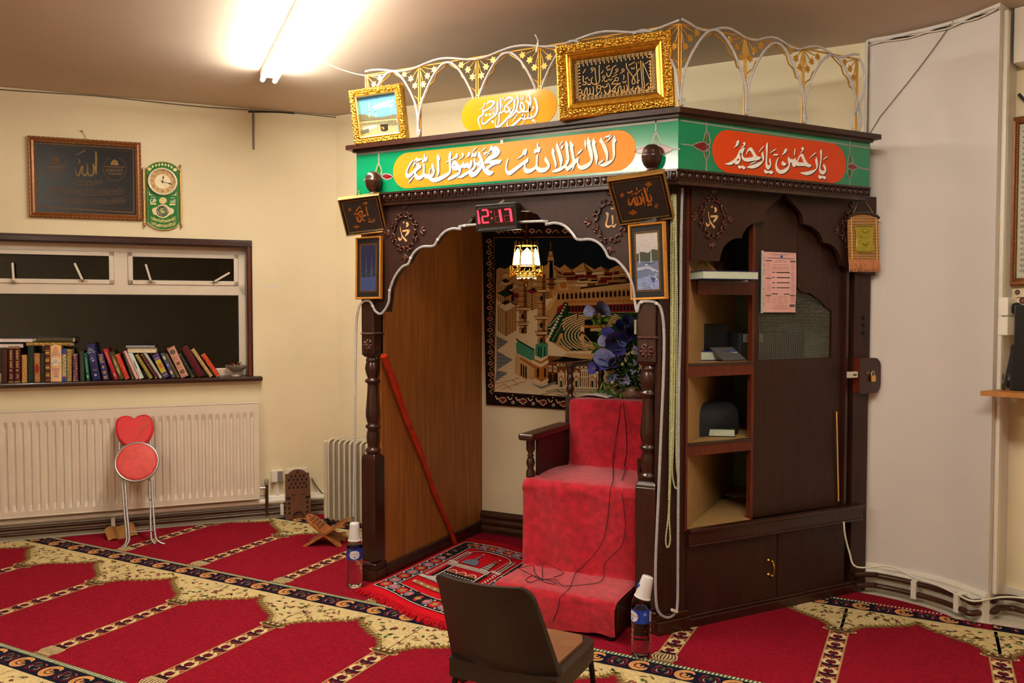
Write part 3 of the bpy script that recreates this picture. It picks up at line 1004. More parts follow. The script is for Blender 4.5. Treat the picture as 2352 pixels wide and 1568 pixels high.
b.prism(hr + [(1.17,1.70),(1.235,1.70),(1.235,2.115),(.577,2.115)],.0,.022, W_DARK2, X, side=W_DARK)
ap2 = b.build('arch_panel', niche)
p = onp((1637,500), Sp(0,0,.022), SN)
medallion(SM((p - S0).dot(SD), p.z,.022), ap2, n_muh,.094)
medallion(SM(1.05,1.93,.022), ap2, n_all,.094)

cup = B()
for zt, zb, back in ((1.655,1.588,.055),(1.262,1.198,.0),(.883,.822,.0),(.478,.44,.0)):
    cup = B()
    cup.prism([(-.998,3.80 + back), tuple(Sp(.41,0,-.012 - back * .6)[:2]), tuple(Sp(.414,0,-.075)[:2]), tuple(Sp(1.06,0,-.075)[:2]),(-.36, YB - .014),(-.998, YB - .014)], zt - .018, zt, W_TAN)
    if zt > .5:
        cup.box((.012 + back, zb,-.025),(.414, zt - .004,-.008), W_RED, X)
        cup.box((.012 + back, zt - .012,-.02),(.414, zt,-.004), W_DARK, X)
    cup.build('shelf', niche)
b = B()
b.box((.408,.47,-.040),(.424,2.09,-.012), W_RED, X)
b.box((1.054,.47,-.05),(1.072,1.76,-.006), W_DARK, X)
b.build('door_stile', niche)

dm = .7225
wa = [(.725,1.632),(.760,1.606),(.813,1.604),(.850,1.587),(.897,1.561),(.935,1.529),(.974,1.512),(.974,1.264)]
b = B()
b.prism([(dm,.475),(1.054,.475),(1.054,2.09),(dm,2.09)] + wa + [(dm,1.264)],-.052,-.03, W_DARK2, X, side=W_DARK)
wl = [(2 * dm - s, z) for s, z in wa]
b.prism([(dm,1.264)] + wl[::-1] + [(dm,2.09),(.424,2.09),(.424,.475),(dm,.475)],-.052,-.03, W_DARK2, X, side=W_DARK)
door = b.build('sliding_door', niche)
g = B()
GRY = mat('grey_net',(112,112,100),.6)
for i in range(47):
    z = 1.268 + i * .0075
    hw = .252 if z < 1.512 else max(.02,.252 - ((z - 1.512) / .12) ** 1.3 * .25)
    g.box((dm - hw, z,-.047),(dm + hw, z + .0022,-.044), GRY, X)
for i in range(40):
    s = dm - .248 + i * .0127
    g.box((s,1.266,-.0465),(s + .0010,1.53 + .06 * max(0,1 - abs(s - dm) / .2),-.0445), GRY, X)
g.build('grille', door)
t = B()
t.tube([tuple(Sp(1.03 - .003 * i,.50 + .06 * i,-.018)) for i in range(9)],.004, mat('pale_strip',(216,160,90),.5),6)
t.build('edge_strip', door)

b = B()
b.box((.0,.405,.0),(1.165,.470,.024), W_DARK, X)
b.box((.0,.462,.0),(1.170,.480,.036), W_DARK, X)
b.box((.0,.396,.0),(1.165,.408,.030), W_DARK, X)
b.build('dado_rail', niche, bevel=.004)
for s0, s1 in ((.004,.576),(.582,1.056)):
    b = B()
    b.box((s0,.066,-.02),(s1,.398,.002), W_DARK2, X)
    d = b.build('cupboard_door', niche, bevel=.002)
    if s0 < .1:
        hp = (onp((1766,1303), Sp(0,0,.004), SN) - S0)
        hs_, hz = hp.dot(SD), hp.z
        h = B()
        for dz in (-.036,.036):
            h.lathe([(.0,0),(.012,.0),(.012,.003),(.007,.006),(.006,.02),(.009,.024),(.006,.03),(.0,.032)], BRASS,12, SM(hs_, hz + dz,.002), cap=False)
        h.tube([tuple(Sp(hs_ + .004, hz - .036 + .012 * i,.024 + .012 * math.sin(PI * i / 6))) for i in range(7)],[.005,.006,.004,.0035,.004,.006,.005], BRASS,8)
        h.build('handle', d, label='brass bow handle')
b = B()
b.box((.0,0,-.02),(1.165,.052,.022), W_DARK, X)
b.box((.0,.052,-.02),(1.16,.066,.012), W_DARK, X)
b.build('plinth', niche, bevel=.004)

# end post by the white wall, with drilled holes and the lock board
b = B()
b.box((1.112,0,-.05),(1.225,1.72,-.004), W_DARK2, X)
b.box((1.19,1.08,-.05),(1.235,2.11,-.006), W_DARK, X)
ep = b.build('post', niche)
b = B()
for z in (1.475,1.435,1.395):
    b.lathe([(.0,-.004),(.011,-.004),(.012,.0005),(.012,.001),(0,.001)], mat('hole_shade',(6,4,4),.9),14, SM(1.178, z,-.004), cap=False)  # dark discs in place of drilled holes, the shade inside given as colour
b.build('hole_shade', ep)
r = .05
rr = []
for cx_, cz_, a0_ in ((1.268 - r,1.075 + r,-PI / 2),(1.268 - r,1.262 - r,0)):
    rr += [(cx_ + r * math.cos(a0_ + PI / 2 * i / 8), cz_ + r * math.sin(a0_ + PI / 2 * i / 8)) for i in range(9)]
b = B()
b.prism([(1.108,1.075)] + rr + [(1.108,1.262)],-.004,.040, W_DARK, X, side=W_RED)
lb = b.build('lock_board', niche, bevel=.006)
b = B()
q2 = onp((1953,860), Sp(0,0,.03), SN) - S0
b.box((q2.dot(SD) - .028, q2.z - .016,.03),(q2.dot(SD) + .036, q2.z + .016,.048), mat('ivory_catch',(220,210,186),.4), X)
b.box((q2.dot(SD) + .000, q2.z - .005,.046),(q2.dot(SD) + .026, q2.z + .003,.050), BLACK_P, X)
b.build('catch', niche, bevel=.003)
pl = thing('padlock', 'small brass padlock hanging on the dark lock board beside the white wall', 'padlock', mx=SM(1.196,1.168,.040))
q2 = pl
b = B()
b.box((-.016,-.032,.002),(.016,.002,.016), BRASS)
b.build('body', pl, world=False, bevel=.003)
b = B()
b.tube([(-.010,0,.009),(-.010,.014,.009),(-.006,.022,.009),(0,.025,.009),(.006,.022,.009),(.010,.014,.009),(.010,0,.009)],.003, CHROME,8)
b.build('shackle', pl, world=False)
b = B()
b.box((-.045,.010,-.001),(.012,.026,.004), mat('old_hasp',(120,92,60),.4,.8), None)
b.build('hasp', pl, world=False)
# ================================================================ things on and in the niche
def Rm(rx, ry, rz):
    return MX.Rotation(math.radians(rz),3, 'Z') @ MX.Rotation(math.radians(ry),3, 'Y') @ MX.Rotation(math.radians(rx),3, 'X')

def pose(c, rx=0, ry=0, rz=0):
    R = Rm(rx, ry, rz)
    return frame_mx(V(c), R @ V((1,0,0)), R @ V((0,0,1)), R @ V((0,-1,0)))

def rect_rings(b, w, h, prof, m, X=None):
    """picture-frame section: prof = (inset, height) from the outer edge inwards"""
    rings = []
    for d, z in prof:
        x, y = w / 2 - d, h / 2 - d
        rings.append([(-x,-y, z),(x,-y, z),(x, y, z),(-x, y, z)])
    return b.loft(rings, m, False, X, cap=False)

def picture(name, label, cat, mx, w, h, prof, m, back_d, face_z, face_m, inset, group=None, prof2=None, m2=None):
    t = thing(name, label, cat, mx=mx, group=group)
    b = B()
    rect_rings(b, w, h, prof, m)
    b.build('frame', t, world=False)
    if prof2:
        b = B()
        rect_rings(b, w, h, prof2, m2)
        b.build('inner_frame', t, world=False)
    b = B()
    b.box((-w / 2 + .004,-h / 2 + .004,-back_d),(w / 2 - .004, h / 2 - .004, face_z), face_m)
    p = b.build('picture', t, world=False)
    return t, p

def on_frame(mx, z, tr=None, dz=.0003):
    """px canvas on the picture plane of a hung frame"""
    n = V((mx[0][2], mx[1][2], mx[2][2]))
    return px_canvas(mx @ V((0,0, z)), n, dz, tr)

def carve_ring(b, w, h, d, z, r, m, step, seed, amp=.5):
    rnd = random.Random(seed)
    x, y = w / 2 - d, h / 2 - d
    per = [(-x,-y, x,-y),(x,-y, x, y),(x, y,-x, y),(-x, y,-x,-y)]
    for x0, y0, x1, y1 in per:
        L = math.hypot(x1 - x0, y1 - y0)
        n = max(2, int(L / step))
        for i in range(n):
            t = (i + .5) / n
            a = rnd.uniform(0, PI)
            b.ball((x0 + (x1 - x0) * t + rnd.uniform(-amp, amp) * r, y0 + (y1 - y0) * t + rnd.uniform(-amp, amp) * r, z), r, m,6,4,
                   None,(rnd.uniform(.5,1.2), rnd.uniform(.5,1.2), rnd.uniform(.4,.8)))

CLOTH_BK = mat('black_cloth',(24,20,20),.9,0, var=.2, scale=160)
GOLD_T = mat('gold_thread',(216,178,112),.4,.55, var=.25, scale=200)
STRAW = mat('straw_inlay',(190,112,34),.45,.1, var=.25, scale=120)

# --- big gilt frame
mx = pose((-1.294,3.575,2.584),1.9,-2.7,11.1)
w, h = .533,.345
t, p = picture('calligraphy_picture', 'large ornate gilt framed black cloth with gold calligraphy standing on the niche corner', 'picture', mx, w, h,
               [(0,-.02),(0,.012),(.006,.020),(.040,.016),(.046,.010)], GOLD,.018,.0, CLOTH_BK,0,
               None,[(.044,.012),(.048,.022),(.056,.024),(.060,.016),(.066,.018),(.074,.012),(.080,.001)], GOLD)
b = B()
carve_ring(b, w, h,.012,.019,.0085, GOLD,.013,3)
carve_ring(b, w, h,.026,.020,.0105, GOLD,.016,4)
carve_ring(b, w, h,.038,.016,.007, GOLD,.012,5)
b.build('carved_ornament', t, world=False)
c = on_frame(mx,.001, cH)
hs_ = [[(2140,100),(2150,400),(2165,700),(2150,880),(2080,970),(1985,990)],[(1915,150),(2020,400),(2130,670)],[(1925,160),(1935,450),(1960,750),(1975,920)],
       [(1860,110),(1880,400),(1900,700),(1910,880),(1880,970),(1830,1000),(1800,950),(1795,850),(1740,930),(1690,1010),(1650,1020),(1625,960),(1650,870)],
       [(1730,170),(1750,350),(1770,550),(1780,800)],[(1440,190),(1460,330),(1560,480),(1650,600),(1700,720),(1680,790),(1640,800),(1610,740),(1650,610),(1750,470),(1840,340)],
       [(1830,680),(1745,770)],[(1490,450),(1500,700),(1525,1060)],
       [(1450,820),(1480,930),(1470,1010),(1420,1030),(1390,980),(1380,850),(1388,980),(1360,1060),(1310,1060),(1290,980),(1280,860),(1230,890),(1200,1010),(1160,1070),(1120,1010),(1130,910)],
       [(1110,690),(1020,800),(1150,790),(1280,785),(1180,820),(1090,910),(1030,1010),(1090,1030)],[(910,770),(960,860),(970,960),(1010,1020)],
       [(960,960),(930,1060),(880,1095),(830,1060),(800,970)],[(880,790),(880,870),(840,880),(800,910),(760,860),(720,900)],[(690,900),(690,990),(620,1080),(510,1150)],
       [(655,250),(655,500),(665,680),(620,780),(540,810),(450,780),(420,690),(460,600)],[(525,320),(545,550),(570,800),(580,1030)],
       [(470,870),(485,980),(470,1080),(420,1100),(385,1050),(380,920),(387,1050),(350,1120),(305,1110),(300,1000),(295,910),(250,950),(220,1060),(180,1130),(145,1060),(160,970)],
       [(1150,250),(1050,320),(1000,480),(940,580),(890,560),(865,470)],[(960,250),(850,325)],[(1690,155),(1510,260)],[(2085,145),(1995,215)],[(2095,765),(2010,850)],
       [(1180,515),(1030,605)],[(260,360),(200,450),(185,490)],[(185,560),(190,740),(270,740),(260,810),(160,820)],[(1365,530),(1380,590),(1360,670)],[(270,1145),(165,1220)],
       [(755,400),(760,440),(705,490)],[(310,590),(300,620),(240,655)],[(350,640),(365,710)],[(1800,150),(1805,200)]]
for st in hs_:
    c.stroke(st, GOLD_T,2,27 if len(st) > 4 else 24)
for x, y, tx, ty in ((1350,390,1260,500),(1170,390,1090,500),(790,590,720,730),(450,360,420,470),(1165,660,1110,700),(650,885,650,930)):
    r = 50 if x in (1165,650) else 34
    c.stroke([(x + r * math.cos(k * PI / 5), y + r * math.sin(k * PI / 5)) for k in range(10)], GOLD_T,2,22,2, True)
    c.stroke([(x + r, y),(x + r * .6, y + r),(tx, ty)], GOLD_T,2,18)
for x, y in ((1640,340),(1390,740),(930,370),(980,670),(360,800),(850,710)):
    c.stroke([(x - 50, y - 30),(x - 35, y + 25),(x, y - 5),(x + 20, y + 25),(x + 50, y - 35)], GOLD_T,2,20)
c.build('calligraphy', p)
c = plane_canvas(MX.Identity(4),.0003)
iw, ih = w / 2 - .080, h / 2 - .080
for sx, sy, ex, ey, n in ((-1,1,1,1,18),(-1,-1,1,-1,18),(-1,-1,-1,1,11),(1,-1,1,1,11)):
    for i in range(n):
        f = (i + .5) / n
        x, y = (sx + (ex - sx) * f) * (iw - .011),(sy + (ey - sy) * f) * (ih - .011)
        c.stroke([(x + .0062 * math.cos(k * PI / 4), y + .0062 * math.sin(k * PI / 4)) for k in range(8)], GOLD_T,2,.0022,2, True)
        c.disc(x, y,.0026, GOLD_T,2, n=8)
        inx, iny = (0,-sy) if sx != ex else (-sx,0)
        x2, y2 = x + inx * .013 + (ex - sx) * .25 * iw / n, y + iny * .013 + (ey - sy) * .25 * ih / n
        c.disc(x2, y2,.003 if inx == 0 else .006, GOLD_T,2,.006 if inx == 0 else .003,8)
c.stroke([(-iw + .003,-ih + .003),(iw - .003,-ih + .003),(iw - .003, ih - .003),(-iw + .003, ih - .003)], GOLD_T,2,.002,0, True)
c.build('border_motifs', p, world=False)

# --- smaller gilt frame with the courtyard view
mx = pose((-2.624,3.585,2.556),7.9,-3.2,9.9)
w, h = .309,.289
t, p = picture('courtyard_picture', 'small gilt framed colour view of a mosque courtyard standing on the left cornice end', 'picture', mx, w, h,
               [(0,-.02),(0,.014),(.008,.022),(.028,.020),(.034,.010)], GOLD,.018,-.006, ink(80,150,200,.3),0,
               None,[(.032,.012),(.036,.020),(.042,.018),(.046,-.005)], mat('bright_gilt',(236,208,140),.3,.9))
b = B()
carve_ring(b, w, h,.010,.020,.0075, GOLD,.0105,13)
carve_ring(b, w, h,.022,.021,.0085, GOLD,.012,14)
b.build('carved_ornament', t, world=False)
k1 = crop(770,30,.22534)
c = on_frame(mx,-.0055, k1)
c.poly([(215,905),(600,845),(625,1040),(230,1060)], ink(96,164,214,.3),1)
for q_ in ([(380,960),(450,920),(560,890),(600,885),(520,940),(420,975)],[(480,950),(590,930),(560,960)]):
    c.poly(q_, ink(206,216,224,.3),2,2)
c.poly([(228,1050),(300,1030),(380,1055),(470,1060),(560,1040),(625,1030),(630,1090),(235,1120)], ink(96,92,66,.3),2,2)
c.poly([(235,1100),(630,1070),(650,1265),(265,1305)], ink(150,142,104,.3),2)
c.poly([(240,1110),(630,1075),(632,1095),(243,1135)], ink(172,158,112,.3),3)
for i in range(26):
    x = 250 + i * 14.5
    y = 1138 - i * 1.45
    c.poly([(x, y - 16),(x + 7, y - 18),(x + 7, y + 12),(x, y + 13)], ink(52,46,36,.3),4)
for i in range(8):
    x = 535 + i * 13
    c.poly([(x,1122 - i),(x + 6,1121 - i),(x + 6,1150 - i),(x,1151 - i)], ink(60,52,40,.3),4)
c.poly([(250,1180),(350,1150),(420,1135),(425,1165),(330,1200),(260,1215)], ink(150,158,158,.3),4)
c.poly([(260,1200),(340,1175),(350,1215),(270,1240)], ink(84,84,66,.3),5)
for x in (340,405):
    c.poly([(x,910),(x + 8,905),(x + 16,1060),(x + 2,1062)], ink(160,150,118,.3),3)
    c.poly([(x - 3,1000),(x + 16,998),(x + 18,1012),(x - 2,1014)], ink(110,100,74,.3),4)
c.poly([(458,1135),(535,1128),(540,1195),(500,1207),(470,1200)], ink(24,24,22,.3),5)
c.poly([(466,1160),(500,1158),(502,1186),(490,1190)], ink(160,96,40,.3),6)
rnd = random.Random(2)
for i in range(90):
    y = rnd.uniform(1185,1290)
    x = rnd.uniform(268,640)
    c.disc(x, y, rnd.uniform(3,8), rnd.choice([ink(196,190,160,.3), ink(116,110,80,.3), ink(176,168,134,.3)]),4,3,6)
c.build('view', p)

# --- tilted inlay panels
GOLD_E = mat('pale_gilt_edge',(176,136,70),.35,.7, var=.1, scale=60)
BLK_G = mat('black_gloss_frame',(16,13,11),.25)

def inlay(name, label, c0, rot, w, h, cr, strokes, dots, diamonds):
    mx = pose(c0, *rot)
    t, p = picture(name, label, 'picture', mx, w, h,[(0,-.022),(0,.006),(.002,.009),(.006,.009),(.008,.005)], GOLD_E,.02,.001, mat('inlay_ground',(40,32,28),.7,0, var=.2, scale=90),0,
                   'tilted square inlay pictures on the posts',[(.008,.006),(.014,.007),(.016,.004),(.0165,.0045),(.019,.0045),(.020,.001)], BLK_G)
    b = B()
    rect_rings(b, w - .034, h - .034,[(0,.001),(0,.005),(.0025,.005),(.003,.001)], GOLD_E)
    b.build('gilt_line', t, world=False)
    c = on_frame(mx,.0012, cr)
    for st in strokes:
        c.stroke(st, STRAW,2)
    for x, y in dots:
        c.disc(x, y,34, STRAW,2, n=6)
    for x, y, rx, ry in diamonds:
        for i in range(7):
            k = (i - 3) / 3.5
            c.poly([(x - rx * (1 - abs(k)) - 4, y + ry * k - ry * .09 + 3),(x + rx * (1 - abs(k)) + 4, y + ry * k - ry * .09 - 8),(x + rx * (1 - abs(k)), y + ry * k + ry * .08 - 8),(x - rx * (1 - abs(k)), y + ry * k + ry * .08 + 3)], STRAW,2)
    c.build('inlay', p)
    b = B()
    b.tube([(0, h / 2 - .01,-.02),(0, h / 2 + .012,-.05)],.0012, BRASS,5)
    b.build('hanging_wire', t, world=False)
    return t

cR, cL = crop(1390,385,.08929), crop(770,440,.07016)
inlay('inlay_picture', 'square black inlay picture tilted forward on the right post beside the beads',(-1.159,3.555,2.014),(43.5,-5,6.2),.257,.254, cR,
      [[(1000,500,20),(1010,560,50),(1040,640,52),(1080,780,58),(1100,850,62),(1150,875,50),(1190,820,40),(1180,750,35),(1140,670,12)],
       [(940,640,15),(975,760,38),(1000,860,36),(1022,980,8)],
       [(610,780,14),(600,860,36),(620,940,52),(670,935,52),(710,830,42),(745,775,40),(760,850,52),(790,950,62),(840,940,60),(830,840,42),(800,735,26)],
       [(870,725,26),(920,800,52),(940,880,56),(900,935,56),(860,930,30)],[(560,620,30),(620,645,36),(690,600,36),(710,585,12)],
       [(750,655,36),(810,660,32),(940,550,14)],[(805,505,34),(830,610,8)],[(1072,515,34),(1095,610,12)],[(700,655,28),(700,710,14)]],
      [(1110,955),(1172,942),(648,695)][:2],[(1115,428,98,72),(435,705,55,68),(1315,985,60,70),(715,1155,118,72)])
inlay('inlay_picture', 'square black inlay picture tilted forward on the left post at the niche edge',(-2.713,3.555,2.025),(31.1,-7.1,25.9),.223,.218, cL,
      [[(820,470,34),(740,560,42),(675,650,36)],[(605,710,36),(700,735,42),(800,665,48),(870,635,56),(885,700,48),(850,775,36)],
       [(1010,735,26),(960,785,60),(870,805,26)],[(725,715,26),(820,800,42),(900,900,44),(975,965,34)],
       [(690,790,14),(720,900,46),(790,985,58),(850,930,50),(872,850,34)],[(740,800,12),(780,860,22),(765,890,10)],[(1010,480,22),(1015,530,36),(1040,660,36),(1085,810,26)],
       [(1090,890,22),(1140,905,26),(1185,880,16)],[(830,520,26),(845,560,18)]],
      [(1110,982),(1180,986)],[(990,378,96,58),(475,590,58,66),(1265,950,50,78),(700,1150,120,55)])

def tall(label, c0, rot, w, h, dark):
    mx = pose(c0, *rot)
    t, p = picture('painting', label, 'picture', mx, w, h,[(0,-.014),(0,.006),(.003,.010),(.008,.009),(.011,.003)], mat('orange_gilt',(222,150,58),.35,.5, var=.1, scale=60),.012,.001,
                   mat('black_mount',(12,10,10),.6),0, 'tall painted pictures on the posts')
    b = B()
    b.box((-w / 2 + .011,-h / 2 + .011,.001),(w / 2 - .011, h / 2 - .011,.0016), mat('picture_glass',(250,250,250),.03,0, trans=1.0, ior=1.1))
    iw, ih = w / 2 - .037, h / 2 - .046
    b2 = B()
    for d in (0,.006):
        rect_rings(b2,2 * (iw + .008 - d) ,2 * (ih + .008 - d),[(0,.0012),(0,.0022),(.002,.0022),(.002,.0012)], GOLD_D)
    b2.build('gilt_line', p, world=False)
    c = plane_canvas(MX.Identity(4),.0002)
    z = lambda pts: [(x * iw, y * ih) for x, y in pts]
    L = 6
    if dark:
        c.poly(z([(-1,-1),(1,-1),(1,1),(-1,1)]), ink(34,34,66,.4), L)
        c.poly(z([(-1,-1),(1,-1),(1,-.35),(-1,-.2)]), ink(54,66,110,.4), L + 1)
        c.poly(z([(-1,-.3),(-.2,-.1),(.5,-.2),(1,.1),(1,-.4),(-1,-.4)]), ink(30,44,44,.4), L + 2)
        for x in (-.3,.45):
            c.poly(z([(x - .05,-.4),(x + .05,-.4),(x,.7)]), ink(86,90,118,.4), L + 3)
    else:
        c.poly(z([(-1,-1),(1,-1),(1,1),(-1,1)]), ink(176,168,164,.4), L)
        c.poly(z([(-1,.28),(-.5,.36),(.1,.30),(.5,.42),(1,.38),(1,-.1),(-1,-.05)]), ink(58,60,48,.4), L + 1)
        c.poly(z([(-1,.02),(1,.0),(1,-1),(-1,-1)]), ink(92,104,132,.4), L + 2)
        for q_, m_ in (([(-1,-.3),(.2,-.25),(1,-.42),(1,-.36),(.1,-.16),(-1,-.2)], ink(156,160,172,.4)),([(-1,-.6),(.6,-.5),(1,-.7),(1,-1),(-1,-1)], ink(120,136,178,.4)),
                       ([(-.9,-.9),(-.3,-.7),(.3,-.95)], ink(188,196,214,.4)),([(.2,-.55),(.8,-.62),(.5,-.8)], ink(70,70,110,.4)),([(-.4,-.02),(.4,-.06),(.9,-.02),(.3,-.12)], ink(60,64,58,.4))):
            c.poly(z(q_), m_, L + 3)
        for x in (-.72,.36):
            c.poly(z([(x - .07,-.05),(x + .07,-.05),(x + .04,.3),(x,.62),(x - .04,.3)]), ink(150,156,160,.4), L + 4)
    rnd = random.Random(5 if dark else 9)
    for i in range(40):
        x, y = rnd.uniform(-.95,.8), rnd.uniform(-.98,-.1)
        c.poly(z([(x, y),(x + rnd.uniform(.1,.4), y + rnd.uniform(-.04,.05)),(x + .2, y + .03)]), ink(*((70,84,130) if dark else rnd.choice([(150,160,188),(74,84,110),(196,200,210)])),.4), L + 5)
    c.build('painted_scene', p, world=False)

tall('tall pale lake painting in an orange gilt frame below the right tilted inlay',(-1.144,3.612,1.736),(2.7,-1.2,-12.7),.187,.349, False)
tall('tall dark blue painting in an orange gilt frame below the left tilted inlay',(-2.719,3.612,1.746),(-1.5,-.3,-3.1),.177,.340, True)

# --- LED clock on the arch
mx = pose((-1.902,3.56,1.972),5.1,-2.0,8.9)
t = thing('digital_clock', 'black box clock with red LED digits fixed at the top of the arch', 'clock', mx=mx)
b = B()
b.box((-.106,-.066,-.085),(.106,.064,0), mat('charcoal_case',(40,40,42),.4))
b.build('case', t, world=False, bevel=.004)
B().box((-.100,.064,-.08),(.102,.067,-.004), mat('grey_lid',(150,150,138),.45)).build('lid', t, world=False)
b = B()
rect_rings(b,.212,.130,[(0,0),(0,.004),(.006,.005),(.010,.001)], BLACK_P)
b.build('bezel', t, world=False)
B().box((-.096,-.045,0),(.096,.047,.001), mat('dark_red_lens',(34,4,6),.12)).build('screen', t, world=False)
LEDM = mat('red_led',(255,24,40),.5, emit=5.0)
LEDD = mat('unlit_led',(110,8,14),.5)
c = on_frame(mx,.0012, crop(1060,440,.19133))
for st, wd_ in (([(185,225),(212,388)],34),([(243,222),(308,218)],18),([(311,222),(322,292)],20),([(248,300),(318,294)],16),([(248,306),(258,374)],20),([(256,374),(330,368)],18),
                ([(352,236),(355,250)],18),([(362,312),(366,326)],18),([(455,216),(482,364)],28),([(515,214),(585,206)],16),([(583,210),(603,358)],26)):
    c.stroke(st, LEDM,2, wd_,0)
for st in ([(395,230),(400,285)],[(398,300),(455,296)],[(402,305),(412,365)],[(415,368),(470,364)],[(510,290),(575,285)],[(515,295),(525,360)],[(530,362),(590,356)]):
    c.stroke(st, LEDD,2,8,0)
c.build('led_digit', t)
b = B()
for x in (-.06,-.03,.06):
    b.ball((x,-.0655,-.01),.003, CHROME,8,6)
b.build('button', t, world=False)

# --- orange plaque standing on the cornice
YP = 3.598
p0, p1 = ony(1060,264, YP), ony(1279,240, YP)
zt, zb = ony(1170,214, YP).z,2.4105
PLQ = mat('orange_acrylic',(250,158,24),.06,0, coat=1.0, var=.05, scale=4)
t = thing('orange_plaque', 'orange rounded acrylic plaque with white calligraphy standing on the cornice', 'plaque',((p0.x + p1.x) / 2, YP, zb))
r = (zt - zb) / 2
pts = [(p1.x - r + r * math.cos(a), zb + r + r * math.sin(a)) for a in [-PI / 2 + PI * i / 16 for i in range(17)]] + [(p0.x + r + r * math.cos(a), zb + r + r * math.sin(a)) for a in [PI / 2 + PI * i / 16 for i in range(17)]]
b = B()
b.prism(pts,-.004,0, PLQ, FM(0,0, YP))
pb = b.build('plate', t)
c = px_canvas((0, YP,0), V((0,-1,0)),.0005)
gs = [[(2035,255,20),(2070,330,62),(2115,480,62),(2130,620,58),(2100,760,56),(2030,860,50),(1950,905,44),(1880,925,40),(1800,930,40),(1720,955,44),(1665,920,40),(1640,850,30)],
      [(1960,760,15),(1940,890,40)],[(1855,790,15),(1830,910,40)],[(1750,800,15),(1730,920,36)],
      [(1690,770,20),(1640,880,48),(1560,970,58),(1440,1080,66),(1300,1190,66),(1210,1200,58),(1175,1110,38),(1205,985,12)],
      [(1840,155,20),(1890,230,58),(1925,400,52),(1890,600,44),(1845,750,14)],[(1840,160,30),(1800,330,14)],
      [(1760,370,34),(1840,410,58),(1880,560,58),(1850,680,52),(1740,710,48),(1640,710,52),(1540,740,50),(1500,700,44),(1500,600,20)],
      [(1640,400,44),(1600,500,46),(1620,640,50),(1710,650,46),(1715,540,46),(1650,410,40)],
      [(1510,175,20),(1528,330,50),(1505,520,50),(1455,680,50),(1380,790,52),(1250,935,20)],[(1505,190,20),(1450,360,12)],
      [(1400,300,20),(1410,450,56),(1390,620,52),(1300,780,56),(1150,960,60),(970,1140,60),(850,1195,52),(800,1110,30),(830,920,10)],
      [(1085,380,30),(1180,285,58),(1300,265,60),(1345,330,52),(1220,450,50),(1120,540,45)],[(1120,540,40),(1095,650,48),(1150,730,52),(1225,700,46),(1225,590,46),(1160,550,36)],
      [(1100,640,40),(1020,730,50),(930,760,50),(925,900,45),(915,1030,40),(865,1155,14)],[(955,285,20),(980,450,52),(968,700,12)],[(1035,470,18),(1040,600,10)],
      [(880,335,20),(870,480,58),(865,680,56),(800,820,52),(650,930,50),(500,1070,52),(420,1100,44),(380,1050,30),(400,900,10)],
      [(545,480,36),(600,400,56),(710,385,58),(770,430,50),(660,570,50),(550,640,48),(440,690,48),(410,620,20)],[(400,640,30),(420,760,50),(380,830,52),(290,890,50),(262,1000,45),(305,1150,30),(375,1370,8)],
      [(470,440,34),(430,560,22),(290,650,8)],[(1085,240,26),(1025,350,10)],[(1660,140,22),(1660,230,14)],[(1610,260,22),(1640,330,34),(1690,290,30),(1700,200,14)],
      [(1970,560,40),(2020,580,36),(1990,660,22),(1920,700,8)],[(1730,1015,20),(1570,1185,10)],[(2105,1010,20),(1990,1180,10)],[(1500,810,26),(1340,1020,12)],[(730,590,18),(640,690,10)],
      [(780,560,14),(720,760,24),(770,770,30),(810,630,12)],[(1320,580,14),(1250,720,26),(1300,720,24)]]
for st in gs:
    c.stroke([(x + 1.3, y + 1.2, w_ * .0723) for x, y, w_ in cG(st)], ink(96,84,60),2)
for st in gs:
    c.stroke([(x, y, w_ * .0723) for x, y, w_ in cG(st)], LW,3)
for x, y in ((510,820),(630,800),(720,1030),(2010,990)):
    q_ = cG([(x - 55, y),(x, y - 50),(x + 55, y),(x, y + 50)])
    c.poly(q_, LW,3)
c.build('calligraphy', pb)

# --- gilded trellis along the cornice with its clear rope light
GLD_P = mat('gold_plastic',(206,152,60),.38,.35, var=.12, scale=40)
tr = thing('gilded_trellis', 'gold plastic trellis of arches and stars running along the niche cornice', 'trellis',(-1.0,3.62,2.41))
ropeL = thing('rope_light', 'clear rope light looped through the gold trellis on the cornice', 'rope light',(-1.0,3.60,2.41))
ZP0, ZP1 = 2.410,2.788

